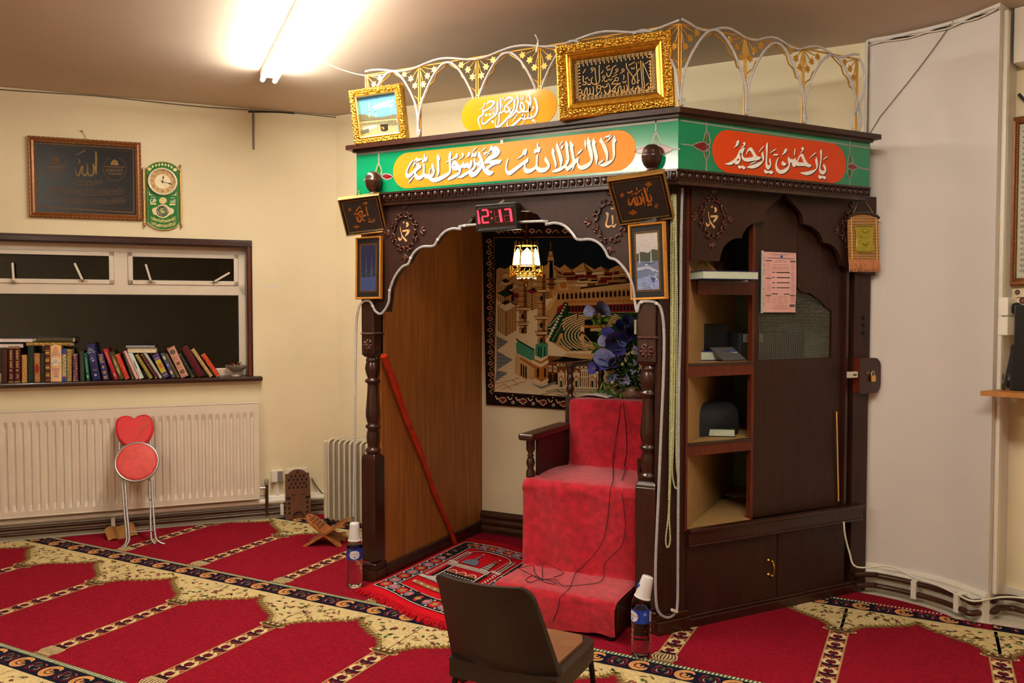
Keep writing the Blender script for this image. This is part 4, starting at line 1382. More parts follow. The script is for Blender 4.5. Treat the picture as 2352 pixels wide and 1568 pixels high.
def trellis_run(P, posts, seed):
    """P(u, z, off): a point along the run"""
    rnd = random.Random(seed)
    for k, u in enumerate(posts):
        b = B()
        for d in (-.006,.006):
            b.tube([P(u + d, ZP0,0), P(u + d, ZP1,0)],.0042, GLD_P,6)
        ends = []
        for sx in (-1,1):
            if (k == 0 and sx < 0) or (k == len(posts) - 1 and sx > 0):
                continue
            for dx, dz in ((.092,-.028),(.052,-.056),(.026,-.096)):
                b.tube([P(u, ZP1,0), P(u + sx * dx * .82, ZP1 + dz * .82,0)],.0028, GLD_P,5)
                ends.append((u + sx * dx, ZP1 + dz))
        b.build('post', tr)
        for x, z in ends:
            s_ = B()
            X = frame_mx(P(x, z,.004),(P(1,0,0) - P(0,0,0)).normalized(), UP,(P(0,0,1) - P(0,0,0)).normalized())
            a0 = rnd.uniform(0,1)
            s_.prism([((.020 if i % 2 == 0 else .011) * math.cos(a0 + i * PI / 6),(.020 if i % 2 == 0 else .011) * math.sin(a0 + i * PI / 6)) for i in range(12)],-.002,.002, GLD_P, X)
            s_.build('star', tr)
    b = B()
    b.tube([P(posts[0], ZP1,0), P(posts[-1], ZP1,0)],.0045, GLD_P,6)
    b.build('rail', tr)
    for k in range(len(posts) - 1):
        u0, u1 = posts[k], posts[k + 1]
        m_, hw = (u0 + u1) / 2,(u1 - u0) / 2
        hp_ = [(1,-.195),(.93,-.165),(.80,-.148),(.74,-.145),(.66,-.108),(.54,-.092),(.49,-.088),(.40,-.050),(.26,-.036),(.12,-.020),(0,-.004)]
        b = B()
        for sx in (-1,1):
            b.tube([P(m_ + sx * hw * x, ZP1 + z,0) for x, z in hp_],.0038, GLD_P,6)
        b.build('arch', tr)
        path = [(-.93,-.33),(-.985,-.365),(-1.03,-.33),(-.97,-.25),(-.90,-.20),(-.72,-.13),(-.45,-.055),(-.2,-.012),(0,.0),(.2,-.012),(.45,-.055),(.72,-.13),(.90,-.20),(.97,-.26),(1.02,-.34)]
        rnd2 = rnd.uniform(-.01,.01)
        B().tube([V(q) for q in smooth_pts([tuple(P(m_ + hw * x, ZP1 + z + rnd2 * (1 - abs(x)),.014)) for x, z in path],3)],.0062, CLEAR,8).build('tube', ropeL)
    n = 40
    B().tube([P(posts[0] + (posts[-1] - posts[0]) * i / n, ZP1 + .004 + .016 * math.sin(i * .62 + seed),.012) for i in range(n + 1)],.0055, CLEAR,8).build('tube', ropeL)

trellis_run(lambda u, z, o: V((u,3.62 - o, z)),[-2.73,-2.387,-2.04,-1.693,-1.347,-1.003],1)
KT = V((-1.003,3.62,0))
ds = [(onp((x, y), KT, SN) - KT).dot(SD) for x, y in ((1712,78),(1845,105),(1968,130))]
trellis_run(lambda u, z, o: KT + SD * u + SN * o + UP * z,[.0] + ds,2)
B().tube([V(q) for q in smooth_pts([(KT + SD * (ds[-1] + a) + SN * .012 + UP * z) for a, z in ((0, ZP1),(.03, ZP1 - .03),(.045, ZP1 - .12),(.03, ZP1 - .2),(-.01, ZP1 - .25),(-.045, ZP1 - .31),(-.03, ZP1 - .365),(.01, ZP1 - .36),(.03, ZP1 - .30),(0, ZP1 - .22))],3)],.006, CLEAR,8).build('tube', ropeL)
b = B()
b.box((-.004,-.03,-.002),(.004,.03,.002), mat('clear_tape',(220,214,196),.2), pose((-1.70,3.605,2.79),0,12,0))
b.tube([(-1.69,3.61,2.785),(-1.70,3.60,2.83),(-1.71,3.60,2.845)],.003, CLEAR,6)
b.build('tape_tie', ropeL)

t = thing('white_cable', 'thin white cable drooping from the tube light to the trellis end', 'cable',(-2.7,3.4,2.9))
pc = [onz(735,138,2.955), onz(780,158,2.93), onz(830,172,2.90), onz(875,172,2.86), ony(905,163,3.60)]
B().tube([V(q) for q in smooth_pts([tuple(p) for p in pc],6)],.0035, WHITE_P,6).build('cable', t)

# --- rope light round the arch and down both posts
ar = []
yq = YF - .010
for x, y, Y in ((812,1185,3.66),(814,1050,3.66),(816,900,3.66),(818,760,3.65),(822,715,3.625),(832,694,3.618),(848,691,3.618),(856,702,3.618),(862,714,3.62),(876,720,3.624)):
    ar.append(ony(x, y, Y))
ar += [V((CX - x - .004, yq, z - .006)) for x, z in half[1:-4]]
ar += [V((CX + x + .004, yq, z - .006)) for x, z in half[1:-4][::-1]]
B_R = len(ar)
for x, y in ((1463,716),(1467,700),(1474,693),(1492,692),(1508,696)):
    ar.append(ony(x, y,3.618))
for x, y in ((1519,712),(1525,760),(1524,860),(1518,1000),(1512,1150),(1506,1290),(1507,1380),(1515,1408),(1533,1418),(1550,1408),(1556,1385),(1557,1280),(1558,1100),(1559,900),(1563,720),(1564,560),(1567,432)):
    ar.append(onp((x, y), Sp(0,0,.022), SN))
rl = thing('rope_light', 'clear rope light edging the scalloped arch and hanging down both posts', 'rope light', tuple(ar[10]))
B().tube([V(q) for q in smooth_pts([tuple(p) for p in ar],4)],.0068, CLEAR,8).build('tube', rl)
b = B()
for p in (ar[5], ar[7], ar[11], ar[15], ar[20], ar[24], ar[B_R + 2], ar[B_R + 4]):
    b.box((-.006,-.006,-.006),(.006,.003,.006), WHITE_P, T(p))
b.build('clip', rl)
p = onp((1549,1402), Sp(0,0,.03), SN)
B().box((-.016,-.006,-.008),(.016,.006,.008), WHITE_P, frame_mx(p, SD, UP, SN) @ MX.Rotation(-.4,4, 'Z')).build('end_cap', rl)

# --- long string of beads on the bead board
bs = thing('bead_string', 'very long string of pale cream prayer beads hanging on the niche post', 'beads', tuple(Sp(-.09,2.06,.01)))
PEARL = mat('cream_bead',(212,214,160),.35,0, var=.08, scale=120)
bb = B()
loops = [[(1543,445),(1541,560),(1541,700),(1540,850),(1538,1000),(1537,1100),(1535,1180),(1529,1238),(1533,1257),(1539,1240),(1537,1180),(1540,1100),(1543,1000),(1545,850),(1546,700),(1545,560),(1546,445)],
         [(1549,445),(1550,560),(1550,700),(1549,850),(1547,1000),(1544,1075),(1547,1108),(1553,1122),(1558,1106),(1554,1072),(1553,1000),(1554,850),(1555,700),(1553,560),(1552,445)],
         [(1547,447),(1545,620),(1543,800),(1542,960),(1538,1090),(1536,1150),(1538,1090),(1546,960),(1550,800),(1551,620),(1549,447)]]
for li, lp in enumerate(loops):
    pts = [onp(p_, Sp(0,0,.012 + .004 * li), SN) for p_ in smooth_pts(lp,12)]
    acc = 0
    for i in range(1, len(pts)):
        acc += (pts[i] - pts[i - 1]).length
        while acc > .0088:
            bb.ball(pts[i] - (pts[i] - pts[i - 1]).normalized() * (acc - .0088),.0047, PEARL,6,4)
            acc -= .0088
bb.build('beads', bs)
b = B()
b.tube([Sp(-.100,2.058,0), Sp(-.096,2.062,.02)],.004, CHROME,6)
b.build('nail', bs)

# --- hanging brass lantern inside
lc = ony(1209,600,4.25)
ln = thing('hanging_lantern', 'lit brass lantern with white glass panes hanging inside the niche', 'lantern',(lc.x, lc.y, lc.z))
GLOW = mat('lit_glass',(255,236,196),.5, emit=14.0)
kz = .00248
zz = lambda y: lc.z - (y - 600) * kz
b = B()
hexa = lambda r, z, n=6, o=PI / 6: [(lc.x + r * math.cos(o + 2 * PI * i / n), lc.y + r * math.sin(o + 2 * PI * i / n), z) for i in range(n)]
for i in range(6):
    a = PI / 6 + i * PI / 3
    b.tube([(lc.x + .066 * math.cos(a), lc.y + .066 * math.sin(a), zz(563)),(lc.x + .083 * math.cos(a), lc.y + .083 * math.sin(a), zz(618))],.004, BRASS,6)
    b.ball((lc.x + .094 * math.cos(a), lc.y + .094 * math.sin(a), zz(612)),.006, BRASS,6,5)
    b.tube([(lc.x + .094 * math.cos(a), lc.y + .094 * math.sin(a), zz(638)),(lc.x + .094 * math.cos(a), lc.y + .094 * math.sin(a), zz(613))],.0035, BRASS,6)
for r, y, q_ in ((.066,563,.004),(.070,578,.003),(.081,610,.004),(.092,626,.004),(.088,633,.004),(.060,640,.004)):
    b.tube(hexa(r, zz(y)), q_, BRASS,6, closed=True)
b.lathe([(.0, zz(642)),(.058, zz(639)),(.052, zz(643)),(.03, zz(647)),(.010, zz(650)),(.006, zz(655)),(.014, zz(657)),(.0, zz(659))], BRASS,16, T(V((lc.x, lc.y,0))), cap=False)
b.lathe([(.064, zz(563)),(.04, zz(557)),(.022, zz(548)),(.012, zz(540)),(.008, zz(533))], BRASS,12, T(V((lc.x, lc.y,0))))
b.build('frame', ln)
g = B()
for i in range(18):
    a = i * PI / 9
    g.ball((lc.x + .086 * math.cos(a), lc.y + .086 * math.sin(a), zz(628)),.0065, BRASS,6,5)
    g.tube([(lc.x + .090 * math.cos(a), lc.y + .090 * math.sin(a), zz(634)),(lc.x + .082 * math.cos(a + .2), lc.y + .082 * math.sin(a + .2), zz(618))],.0022, BRASS,5)
    g.tube([(lc.x + .067 * math.cos(a), lc.y + .067 * math.sin(a), zz(563)),(lc.x + .070 * math.cos(a), lc.y + .070 * math.sin(a), zz(556 if i % 3 else 552))],.0028, BRASS,5)
for i in range(14):
    a = i * 2 * PI / 14
    g.box((-.004,-.003,-.0035),(.004,.003,.0035), GLOW, T(V((lc.x + .055 * math.cos(a), lc.y + .055 * math.sin(a), zz(640)))) @ MX.Rotation(a + PI / 2,4, 'Z'))
g.build('filigree', ln)
for i in range(6):
    a0, a1 = PI / 6 + i * PI / 3 + .16, PI / 6 + (i + 1) * PI / 3 - .16
    pr = lambda r, a, y: (lc.x + r * math.cos(a), lc.y + r * math.sin(a), zz(y))
    am = (a0 + a1) / 2
    pn = B()
    pn.add([pr(.079, a0,609), pr(.079, a1,609), pr(.068, a1,580), pr(.058, am,570), pr(.068, a0,580)],[(0,1,2,3,4)], GLOW)
    pn.build('glass_pane', ln)
b = B()
for i in range(16):
    z0 = zz(533) + i * (2.10 - zz(533)) / 16
    ck = (2.10 - zz(533)) / 16
    X = T(V((lc.x, lc.y, z0 + ck / 2))) @ MX.Rotation(PI / 2 * (i % 2),4, 'Z') @ MX.Rotation(PI / 2,4, 'X')
    b.tube([(.004 * math.cos(a), ck * .6 * math.sin(a),0) for a in [k * PI / 5 for k in range(10)]],.0012, BRASS,5, X, closed=True)
b.build('chain', ln)
# ================================================================ inside the niche: tapestry, pulpit, flowers
YT = 4.826
tp = thing('wall_tapestry', 'large woven wall hanging of a mosque courtyard city hung inside the niche', 'tapestry',(-2.0, YT,1.5))
kt = crop(1090,500,.29328)
tap_c = [(1108,512),(1117,929)]
tl, bl = ony(1107,500, YT), ony(1117,929, YT)
br_ = ony(1300,941, YT)
TR = -1.26
b = B()
zr = br_.z + (br_.z - bl.z) / (br_.x - bl.x) * (TR - br_.x)
b.prism([(bl.x, bl.z),(TR, zr),(TR,2.09),(tl.x,2.09)],-.018,0, yarn(34,16,18), FM(0,0, YT))
cloth = b.build('cloth', tp)
Y = {'cream': yarn(216,196,160), 'tan': yarn(176,132,82), 'sand': yarn(198,160,110), 'brown': yarn(112,66,34), 'dk': yarn(40,26,20), 'sky': yarn(20,26,36), 'red': yarn(120,28,30), 'grn': yarn(40,110,74), 'dgrn': yarn(20,54,40),
     'blk': yarn(14,16,16), 'grey': yarn(120,122,122), 'ochre': yarn(170,104,44), 'teal': yarn(70,132,100)}
c = C(lambda x, y: onp((x, y),(0, YT,0), V((0,-1,0))), V((0,-1,0)),.0003, kt)
P_ = lambda k, pts, l=2: c.poly(pts, Y[k], l)
S_ = lambda k, pts, w, l=4, sm=0: c.stroke(pts, Y[k], l, w, sm)
P_('sky',[(150,153),(1420,140),(1420,440),(172,420)],1)
P_('cream',[(172,400),(1420,400),(1420,1440),(700,1400),(155,1360)],1)
# hills and town
P_('tan',[(172,405),(200,388),(235,402),(280,380),(315,398),(350,432),(400,440),(520,400),(545,378),(592,353),(650,386),(668,396),(705,364),(770,406),(850,351),(940,405),(990,379),(1050,406),(1120,372),
           (1200,410),(1420,380),(1420,620),(172,640)],2)
for q_ in ([(592,353),(650,430),(700,450),(640,400)],[(705,364),(780,440),(760,400)],[(850,351),(880,440),(930,430)],[(990,379),(1040,440),(1060,410)]):
    P_('brown', q_,3)
rnd = random.Random(21)
for r_ in range(5):
    x = 640
    while x < 1400:
        w_ = rnd.uniform(40,100)
        y = 425 + r_ * 22 + rnd.uniform(-6,6)
        P_(rnd.choice(['sand', 'cream', 'sand', 'red', 'brown', 'tan']),[(x, y),(x + w_, y - 3),(x + w_, y + 20),(x, y + 22)],3)
        S_('dk',[(x, y),(x + w_, y - 3)],4,4)
        S_('dk',[(x, y + 10),(x + w_, y + 8)],2,4)
        x += w_ + rnd.uniform(0,14)

def block(x, y, w, h, d, roof, l=4, win=True, face='sand'):
    """a drawn house: roof diamond, two faces with window dots"""
    a, bq, cq, dq = (x, y),(x + w * .5, y - d),(x + w, y),(x + w * .45, y + d)
    P_(roof,[a, bq, cq, dq], l)
    P_(face,[a, dq,(dq[0], dq[1] + h),(x, y + h)], l)
    P_('tan',[dq, cq,(cq[0], cq[1] + h),(dq[0], dq[1] + h)], l)
    for q_ in ([a, bq, cq, dq, a],[dq,(dq[0], dq[1] + h)]):
        S_('dk', q_,4, l + 1)
    if win:
        for i in range(int(h / 17)):
            for j in range(4):
                f = (j + .5) / 4
                xx, yy = x + (dq[0] - x) * f, y + (dq[1] - y) * f + 12 + i * 17
                P_('dk',[(xx - 4, yy),(xx + 4, yy + 3),(xx + 4, yy + 11),(xx - 4, yy + 8)], l + 1)
                xx, yy = dq[0] + (cq[0] - dq[0]) * f, dq[1] + (cq[1] - dq[1]) * f + 12 + i * 17
                P_('brown',[(xx - 4, yy + 3),(xx + 4, yy),(xx + 4, yy + 8),(xx - 4, yy + 11)], l + 1)

block(200,455,100,30,26, 'sand')
block(182,510,120,40,30, 'sand')
block(250,540,110,40,26, 'sand')
block(182,590,130,60,32, 'dgrn')
block(290,610,80,60,20, 'red')
block(410,575,90,130,22, 'red')
block(180,690,150,190,46, 'cream')
block(440,520,70,40,18, 'sand')
block(545,560,60,60,18, 'sand')
# plaza shadows on the left
for pts in ([(172,925),(265,970),(172,1040)],[(172,1040),(300,1112),(172,1195)],[(172,1195),(262,1212),(160,1285)]):
    P_('grey', pts,3)
    for i in range(5):
        f = i / 5
        S_('dk',[(172, pts[0][1] + (pts[2][1] - pts[0][1]) * f),(172 + (pts[1][0] - 172) * (1 - abs(2 * f - .9)), pts[0][1] + (pts[2][1] - pts[0][1]) * f)],2.5,4)
# courtyard and rings
P_('tan',[(560,700),(720,560),(830,545),(1420,480),(1420,1040),(720,1045),(560,950)],4)
P_('sand',[(830,560),(1200,505),(1420,490),(1420,530),(1180,555),(840,590)],5)
P_('sand',[(560,690),(640,600),(660,590),(590,720),(565,720)],5)
for k in range(2):
    y0 = 610 + 0 * k
for x in range(650,1400,34):
    y = 640 - (x - 650) * .05
    P_('dk',[(x, y - 36),(x + 9, y - 52),(x + 20, y - 36),(x + 20, y),(x, y)],6)
P_('dk',[(830,545),(1420,470),(1420,482),(830,558)],6)
P_('red',[(730,690),(1420,665),(1420,735),(730,740)],5)
for x in range(735,1420,27):
    y = 665 - (x - 735) * .012
    c.disc(x, y - 8,12, Y['ochre'],6,12,10)
    P_('dk',[(x, y + 28),(x + 13, y + 22),(x + 17, y + 30),(x + 17, y + 68),(x, y + 68)],6)
P_('dgrn',[(570,860),(700,660),(735,660),(735,740),(640,980),(570,960)],5)
P_('red',[(650,700),(705,670),(690,720),(640,760)],6)
for i in range(13):
    f = i / 12
    c.disc(715 - 140 * f,680 + 270 * f,7 + 6 * f, Y['cream'],7, n=10)
S_('cream',[(585,850),(655,770),(690,770)],5,6)
S_('cream',[(575,870),(640,860)],5,6)
S_('tan',[(610,960),(680,840)],5,6)
cx_, cy_ = 950,905
P_('dgrn',[(730,745),(1420,740),(1420,1020),(760,1040),(665,990),(700,860)],5)
for i in range(11):
    r_ = 110 + i * 25
    pts = []
    for k in range(25):
        a = math.radians(88 + k * 9.4)
        x, y = cx_ + r_ * 1.02 * math.cos(a), cy_ + r_ * .55 * math.sin(a) + 18
        if 668 + max(0,860 - y) * .3 < x < 1400 and 752 < y < 1036:
            pts.append((x, y))
        elif len(pts) > 2:
            S_('sand', pts,10,6); pts = []
        else:
            pts = []
    if len(pts) > 2:
        S_('sand', pts,10,6)
P_('sand',[(820,930),(860,900),(860,990),(1060,990),(1060,1010),(850,1010)],7)
P_('blk',[(862,800),(1010,780),(1075,765),(1035,840),(862,835)],7)
P_('blk',[(862,835),(1040,835),(1040,975),(880,970),(862,900)],8)
P_('ochre',[(862,840),(1040,838),(1040,858),(862,862)],9)
P_('sand',[(908,866),(1000,862),(1000,884),(908,888)],9)
S_('sand',[(862,915),(905,965),(930,980)],6,9)
c.disc(845,868,15, Y['cream'],9,22,8)
c.disc(852,903,14, Y['red'],9,10,8)
P_('dgrn',[(665,905),(685,835),(705,905)],8)
S_('dk',[(810,740),(808,790)],9,8)
# front terrace, facades
P_('sand',[(720,1060),(1100,1070),(1100,1095),(760,1115),(670,1105)],6)
P_('blk',[(690,1100),(1060,1110),(1060,1125),(580,1125)],7)
P_('brown',[(575,1080),(680,1085),(980,1120),(980,1330),(575,1300)],6)
for x, y, w_, h_ in ((580,1155,24,45),(620,1160,24,45),(648,1140,66,18),(800,1160,80,18)):
    P_('cream',[(x, y),(x + w_, y + 2),(x + w_, y + h_ + 2),(x, y + h_)],7)
    P_('dk',[(x + w_ * .2, y + h_ * .2),(x + w_ * .42, y + h_ * .2),(x + w_ * .42, y + h_ * .8),(x + w_ * .2, y + h_ * .8)],8)
    P_('dk',[(x + w_ * .58, y + h_ * .2),(x + w_ * .8, y + h_ * .2),(x + w_ * .8, y + h_ * .8),(x + w_ * .58, y + h_ * .8)],8)
for x in (575,618):
    P_('dk',[(x,1300),(x,1235),(x + 18,1210),(x + 34,1235),(x + 34,1305)],7)
for x in (662,780,905):
    P_('cream',[(x - 8,1330),(x - 8,1215),(x + 44,1215),(x + 44,1330)],7)
    P_('ochre',[(x,1325),(x,1255),(x + 18,1230),(x + 36,1255),(x + 36,1325)],8)
    P_('cream',[(x + 6,1325),(x + 6,1262),(x + 18,1245),(x + 30,1262),(x + 30,1325)],9)
    P_('dgrn',[(x + 10,1325),(x + 10,1275),(x + 26,1275),(x + 26,1325)],10)
    P_('sand',[(x - 4,1215),(x + 18,1188),(x + 40,1215)],8)
for x in (715,835,850,865,880,960):
    P_('cream',[(x,1190),(x + 9,1190),(x + 9,1335),(x,1333)],8)
P_('cream',[(830,1185),(892,1185),(892,1200),(830,1200)],9)
P_('cream',[(830,1240),(892,1240),(892,1250),(830,1250)],9)
# white-and-green corner gate with stripes
P_('teal',[(325,985),(350,960),(470,1030),(470,1130),(330,1060)],7)
P_('cream',[(350,940),(380,930),(480,990),(455,1020)],7)
P_('dgrn',[(325,940),(350,960),(470,1028),(470,1042),(330,960)],8)
P_('sand',[(318,1065),(470,1140),(470,1300),(410,1275),(315,1215)],7)
P_('ochre',[(360,1085),(470,1150),(470,1180),(360,1110)],8)
for x in (362,380,398):
    P_('dk',[(x,1235 + (x - 362) * .5),(x,1150 + (x - 362) * .5),(x + 6,1135 + (x - 362) * .5),(x + 12,1156 + (x - 362) * .5),(x + 12,1243 + (x - 362) * .5)],9)
P_('teal',[(480,990),(545,960),(575,985),(575,1075),(520,1100),(475,1075)],8)
for x in (498,516,545):
    P_('dgrn',[(x,1085),(x,1015),(x + 11,1005),(x + 11,1085)],9)
P_('ochre',[(470,1105),(520,1125),(575,1090),(575,1285),(520,1310),(470,1270)],8)
P_('cream',[(450,1110),(520,1145),(580,1110),(580,1135),(520,1170),(450,1140)],9)
P_('cream',[(415,1255),(455,1275),(475,1255),(525,1285),(580,1255),(580,1275),(525,1310),(475,1280),(455,1298),(415,1278)],9)
for x in (490,545):
    P_('dk',[(x,1250),(x,1185),(x + 8,1170),(x + 16,1185),(x + 16,1245)],10)
P_('grey',[(440,1295),(525,1320),(640,1280),(640,1296),(525,1340)],8)
# paving
for q_ in ([(155,1300),(300,1270),(350,1250)],[(200,1345),(400,1280)],[(235,1300),(290,1345)],[(300,1270),(345,1310)],[(160,1340),(235,1300)]):
    S_('ochre', q_,5,8)
for q_ in ([(560,1360),(640,1345),(1000,1345)],[(520,1385),(620,1362),(1000,1362)],[(640,1345),(720,1385)],[(720,1340),(800,1385)],[(640,1385),(720,1395)]):
    S_('dk', q_,4,8)

def minaret(x0, x1, ytop, segs, ybase):
    P_('tan',[(x0, ytop),(x1, ytop),(x1 - 2, ybase),(x0 + 4, ybase)],11)
    P_('brown',[((x0 + x1) / 2 + 6, ytop),(x1, ytop),(x1 - 2, ybase),((x0 + x1) / 2 + 6, ybase)],12)
    for y, e in segs:
        P_('sand',[(x0 - e, y),(x1 + e, y),(x1 + e - 10, y + 26),(x0 - e + 10, y + 26)],13)
        S_('dk',[(x0 - e, y),(x1 + e, y)],5,14)
        S_('dk',[(x0 - e + 10, y + 26),(x1 + e - 10, y + 26)],5,14)
    y = ytop + 20
    while y < ybase:
        S_('dk',[(x0, y),(x1, y)],4,14)
        y += 42
    for y, e in segs:
        P_('dk',[((x0 + x1) / 2 - 10, y + 90),((x0 + x1) / 2 - 10, y + 58),((x0 + x1) / 2, y + 46),((x0 + x1) / 2 + 10, y + 58),((x0 + x1) / 2 + 10, y + 90)],14)

minaret(348,412,510,[(700,26),(815,18)],905)
minaret(492,558,440,[(560,6),(770,24),(890,20)],990)
P_('teal',[(500,975),(545,975),(525,1000)],13)
S_('brown',[(598,190),(596,250)],8,11)
P_('tan',[(586,262),(608,262),(624,330),(612,470),(588,470),(572,330)],11)
S_('dk',[(572,300),(622,300)],6,12)
S_('dk',[(575,340),(620,340)],8,12)
P_('brown',[(590,340),(612,340),(626,560),(584,560)],11)
for y in (480,520):
    S_('dk',[(568, y),(640, y)],9,12)
P_('sand',[(655,565),(668,512),(700,495),(730,515),(738,565)],8)
c.disc(697,527,30, Y['ochre'],9,28,12)
c.build('woven_scene', cloth)

# woven border of flowers
c = C(lambda x, y: onp((x, y),(0, YT,0), V((0,-1,0))), V((0,-1,0)),.0003, kt)

def flower(x, y, s, l=3):
    for k in range(7):
        a = math.radians(-180 + 30 * k)
        c.disc(x + s * .62 * math.cos(a), y + s * .5 * math.sin(a), s * .3, Y['cream'], l, n=8)
        c.disc(x + s * .58 * math.cos(a), y + s * .46 * math.sin(a), s * .17, Y['red'], l + 1, n=6)
    c.disc(x, y - s * .1, s * .4, Y['red'], l + 1, n=8)
    c.disc(x, y - s * .5, s * .18, Y['tan'], l + 2, n=6)
    c.stroke([(x - s * .5, y + s * .2),(x, y + s * .6),(x + s * .5, y + s * .2)], Y['cream'], l, s * .2)

for i in range(14):
    y = 185 + i * 87
    x = 112 + (y - 100) * .013
    flower(x, y,24)
    c.stroke([(x + 26, y + 20),(x + 4, y + 32),(x - 6, y + 46),(x + 16, y + 62)], Y['tan'],2,7)
    c.disc(x - 14, y + 44,9, Y['dgrn'],2, n=6)
    c.disc(x + 26, y + 42,6, Y['tan'],2, n=6)
for i in range(5):
    x = 222 + i * 158
    y = 1424 + (x - 150) * .062
    flower(x, y,34)
    c.stroke([(x - 58, y - 36),(x - 44, y - 8),(x - 30, y - 20)], Y['cream'],2,8)
    c.stroke([(x + 36, y - 30),(x + 56, y - 6),(x + 74, y - 20)], Y['cream'],2,8)
    c.disc(x + 80, y + 16,13, Y['cream'],2, n=8)
    c.disc(x + 80, y + 16,7, Y['red'],3, n=6)
    c.stroke([(x + 60, y + 24),(x + 80, y + 36),(x + 100, y + 24)], Y['dgrn'],2,6)
    c.disc(x + 76, y - 40,5, Y['cream'],3, n=6)
for i in range(9):
    x, y = 190 + i * 130,105
    flower(x, y,26)
    c.stroke([(x + 30, y + 14),(x + 55, y - 10),(x + 80, y + 14)], Y['tan'],2,7)
S_('ochre',[(150,155),(1420,146)],4,3)
S_('ochre',[(152,155),(157,1360)],3,3)
c.build('woven_border', cloth)

# --- the pulpit chair
RED_R = mat('red_pile_runner',(186,30,48),.95,0, var=.30, scale=26, bump=.9, bscale=330, spec=.1, sheen=.35, detail=7)
pu = thing('pulpit', 'stepped pulpit chair covered in thick red carpet with dark wooden arms', 'pulpit',(-1.55,3.45,0))
b = B()
b.box((-1.852,3.462,.045),(-1.24,3.78,.165), W_DARK)
b.box((-1.848,3.78,.04),(-1.24,4.22,.60), W_DARK2)
b.box((-1.80,4.22,.04),(-1.24,4.78,.985), W_DARK2)
b.build('body', pu, bevel=.004)
b = B()
b.box((-1.858,3.455,.125),(-1.232,3.785,.140), W_DARK)
b.box((-1.236,3.46,.05),(-1.226,3.78,.18), W_DARK)
b.build('step_trim', pu)

def step_profile():
    k = [(3.446,.035),(3.441,.10),(3.440,.155),(3.446,.183),(3.466,.196),(3.55,.198),(3.66,.196),(3.745,.196),(3.764,.205),(3.768,.28),(3.768,.40),(3.766,.52),(3.758,.585),(3.757,.612),(3.766,.634),(3.790,.647),
         (3.90,.653),(4.05,.651),(4.17,.650),(4.198,.660),(4.205,.72),(4.205,.85),(4.203,.96),(4.204,1.000),(4.214,1.015),(4.24,1.021),(4.5,1.021),(4.77,1.021)]
    return smooth_pts(k,3)

prof = step_profile()
rnd = random.Random(4)
nx = 44

def cover(i, j):
    y, z = prof[j]
    t = i / nx
    k = max(.0, min(1.0,(y - 4.05) / .15))
    xl = -1.858 + .075 * k
    x = xl + (-1.234 - xl) * t
    wob = .0022 * math.sin(9 * x + 31 * z + 5 * y) + .0018 * math.sin(47 * x + 13 * y) + rnd.uniform(-.0011,.0011)
    sag = -.012 * math.sin(PI * min(1, t * 1.2)) * (1 if j < 4 else 0)
    if 3.80 < y < 4.17 and z > .6:
        wob += .012 * math.exp(-((t - .1) / .2) ** 2) * math.sin((y - 3.8) / .37 * PI)
    dy = -.006 * (1 if z < .62 else .5) * math.sin(t * 13 + z * 7) * (abs(prof[min(j + 1, len(prof) - 1)][1] - prof[j - 1][1]) > .02)
    edge = -.012 if i in (0, nx) else 0
    return V((x, y + dy + (0 if edge == 0 else .006), z + wob + sag + (edge if abs(dy) < 1e-9 else 0)))

grid = [[cover(i, j) for i in range(nx + 1)] for j in range(len(prof))]
b = B()
vs = [p for r_ in grid for p in r_]
w_ = nx + 1
b.add(vs,[(j * w_ + i, j * w_ + i + 1,(j + 1) * w_ + i + 1,(j + 1) * w_ + i) for j in range(len(prof) - 1) for i in range(nx)], RED_R, True)
b.build('carpet_runner', pu)
ARMP = [(.022,0),(.022,.03),(.014,.045),(.017,.055),(.022,.075),(.018,.095),(.012,.105),(.019,.112),(.012,.12),(.014,.13),(.022,.145),(.022,.20)]
b = B()
b.box((-1.868,3.73,.845),(-1.778,4.25,.880), W_DARK)
b.build('armrest', pu, bevel=.012, seg=3)
b = B()
b.lathe([(r_ * 1.05, z) for r_, z in ARMP], W_DARK,16, T(V((-1.83,3.805,.645))))
b.build('arm_post', pu)
B().box((-1.812,3.83,.60),(-1.796,4.23,.85), W_DARK2).build('arm_panel', pu)
for y in (4.245,4.735):
    b = B()
    b.box((-1.815, y - .022,.60),(-1.771, y + .022,1.03), W_DARK)
    b.lathe([(.020,1.03),(.013,1.045),(.020,1.06),(.023,1.075),(.014,1.095),(.013,1.10),(.022,1.125),(.016,1.15),(.012,1.155),(.021,1.165),(.021,1.20)], W_DARK,16, T(V((-1.793, y,0))))
    b.build('back_post', pu, bevel=.003)
b = B()
b.box((-1.815,4.215,1.195),(-1.771,4.79,1.220), W_DARK)
b.build('side_rail', pu, bevel=.006)
b = B()
for x in (-1.83,-1.262):
    b.ball((x,3.478,.022),.026, mat('dark_ball_foot',(30,20,16),.2),12,8)
b.build('foot', pu)
b = B()
b.box((-1.238,4.0,.79),(-1.222,4.20,.86), W_DARK)
b.lathe([(.018,0),(.018,.03),(.012,.05),(.018,.08),(.018,.15)], W_DARK,12, T(V((-1.235,3.81,.64))))
b.build('right_arm', pu)

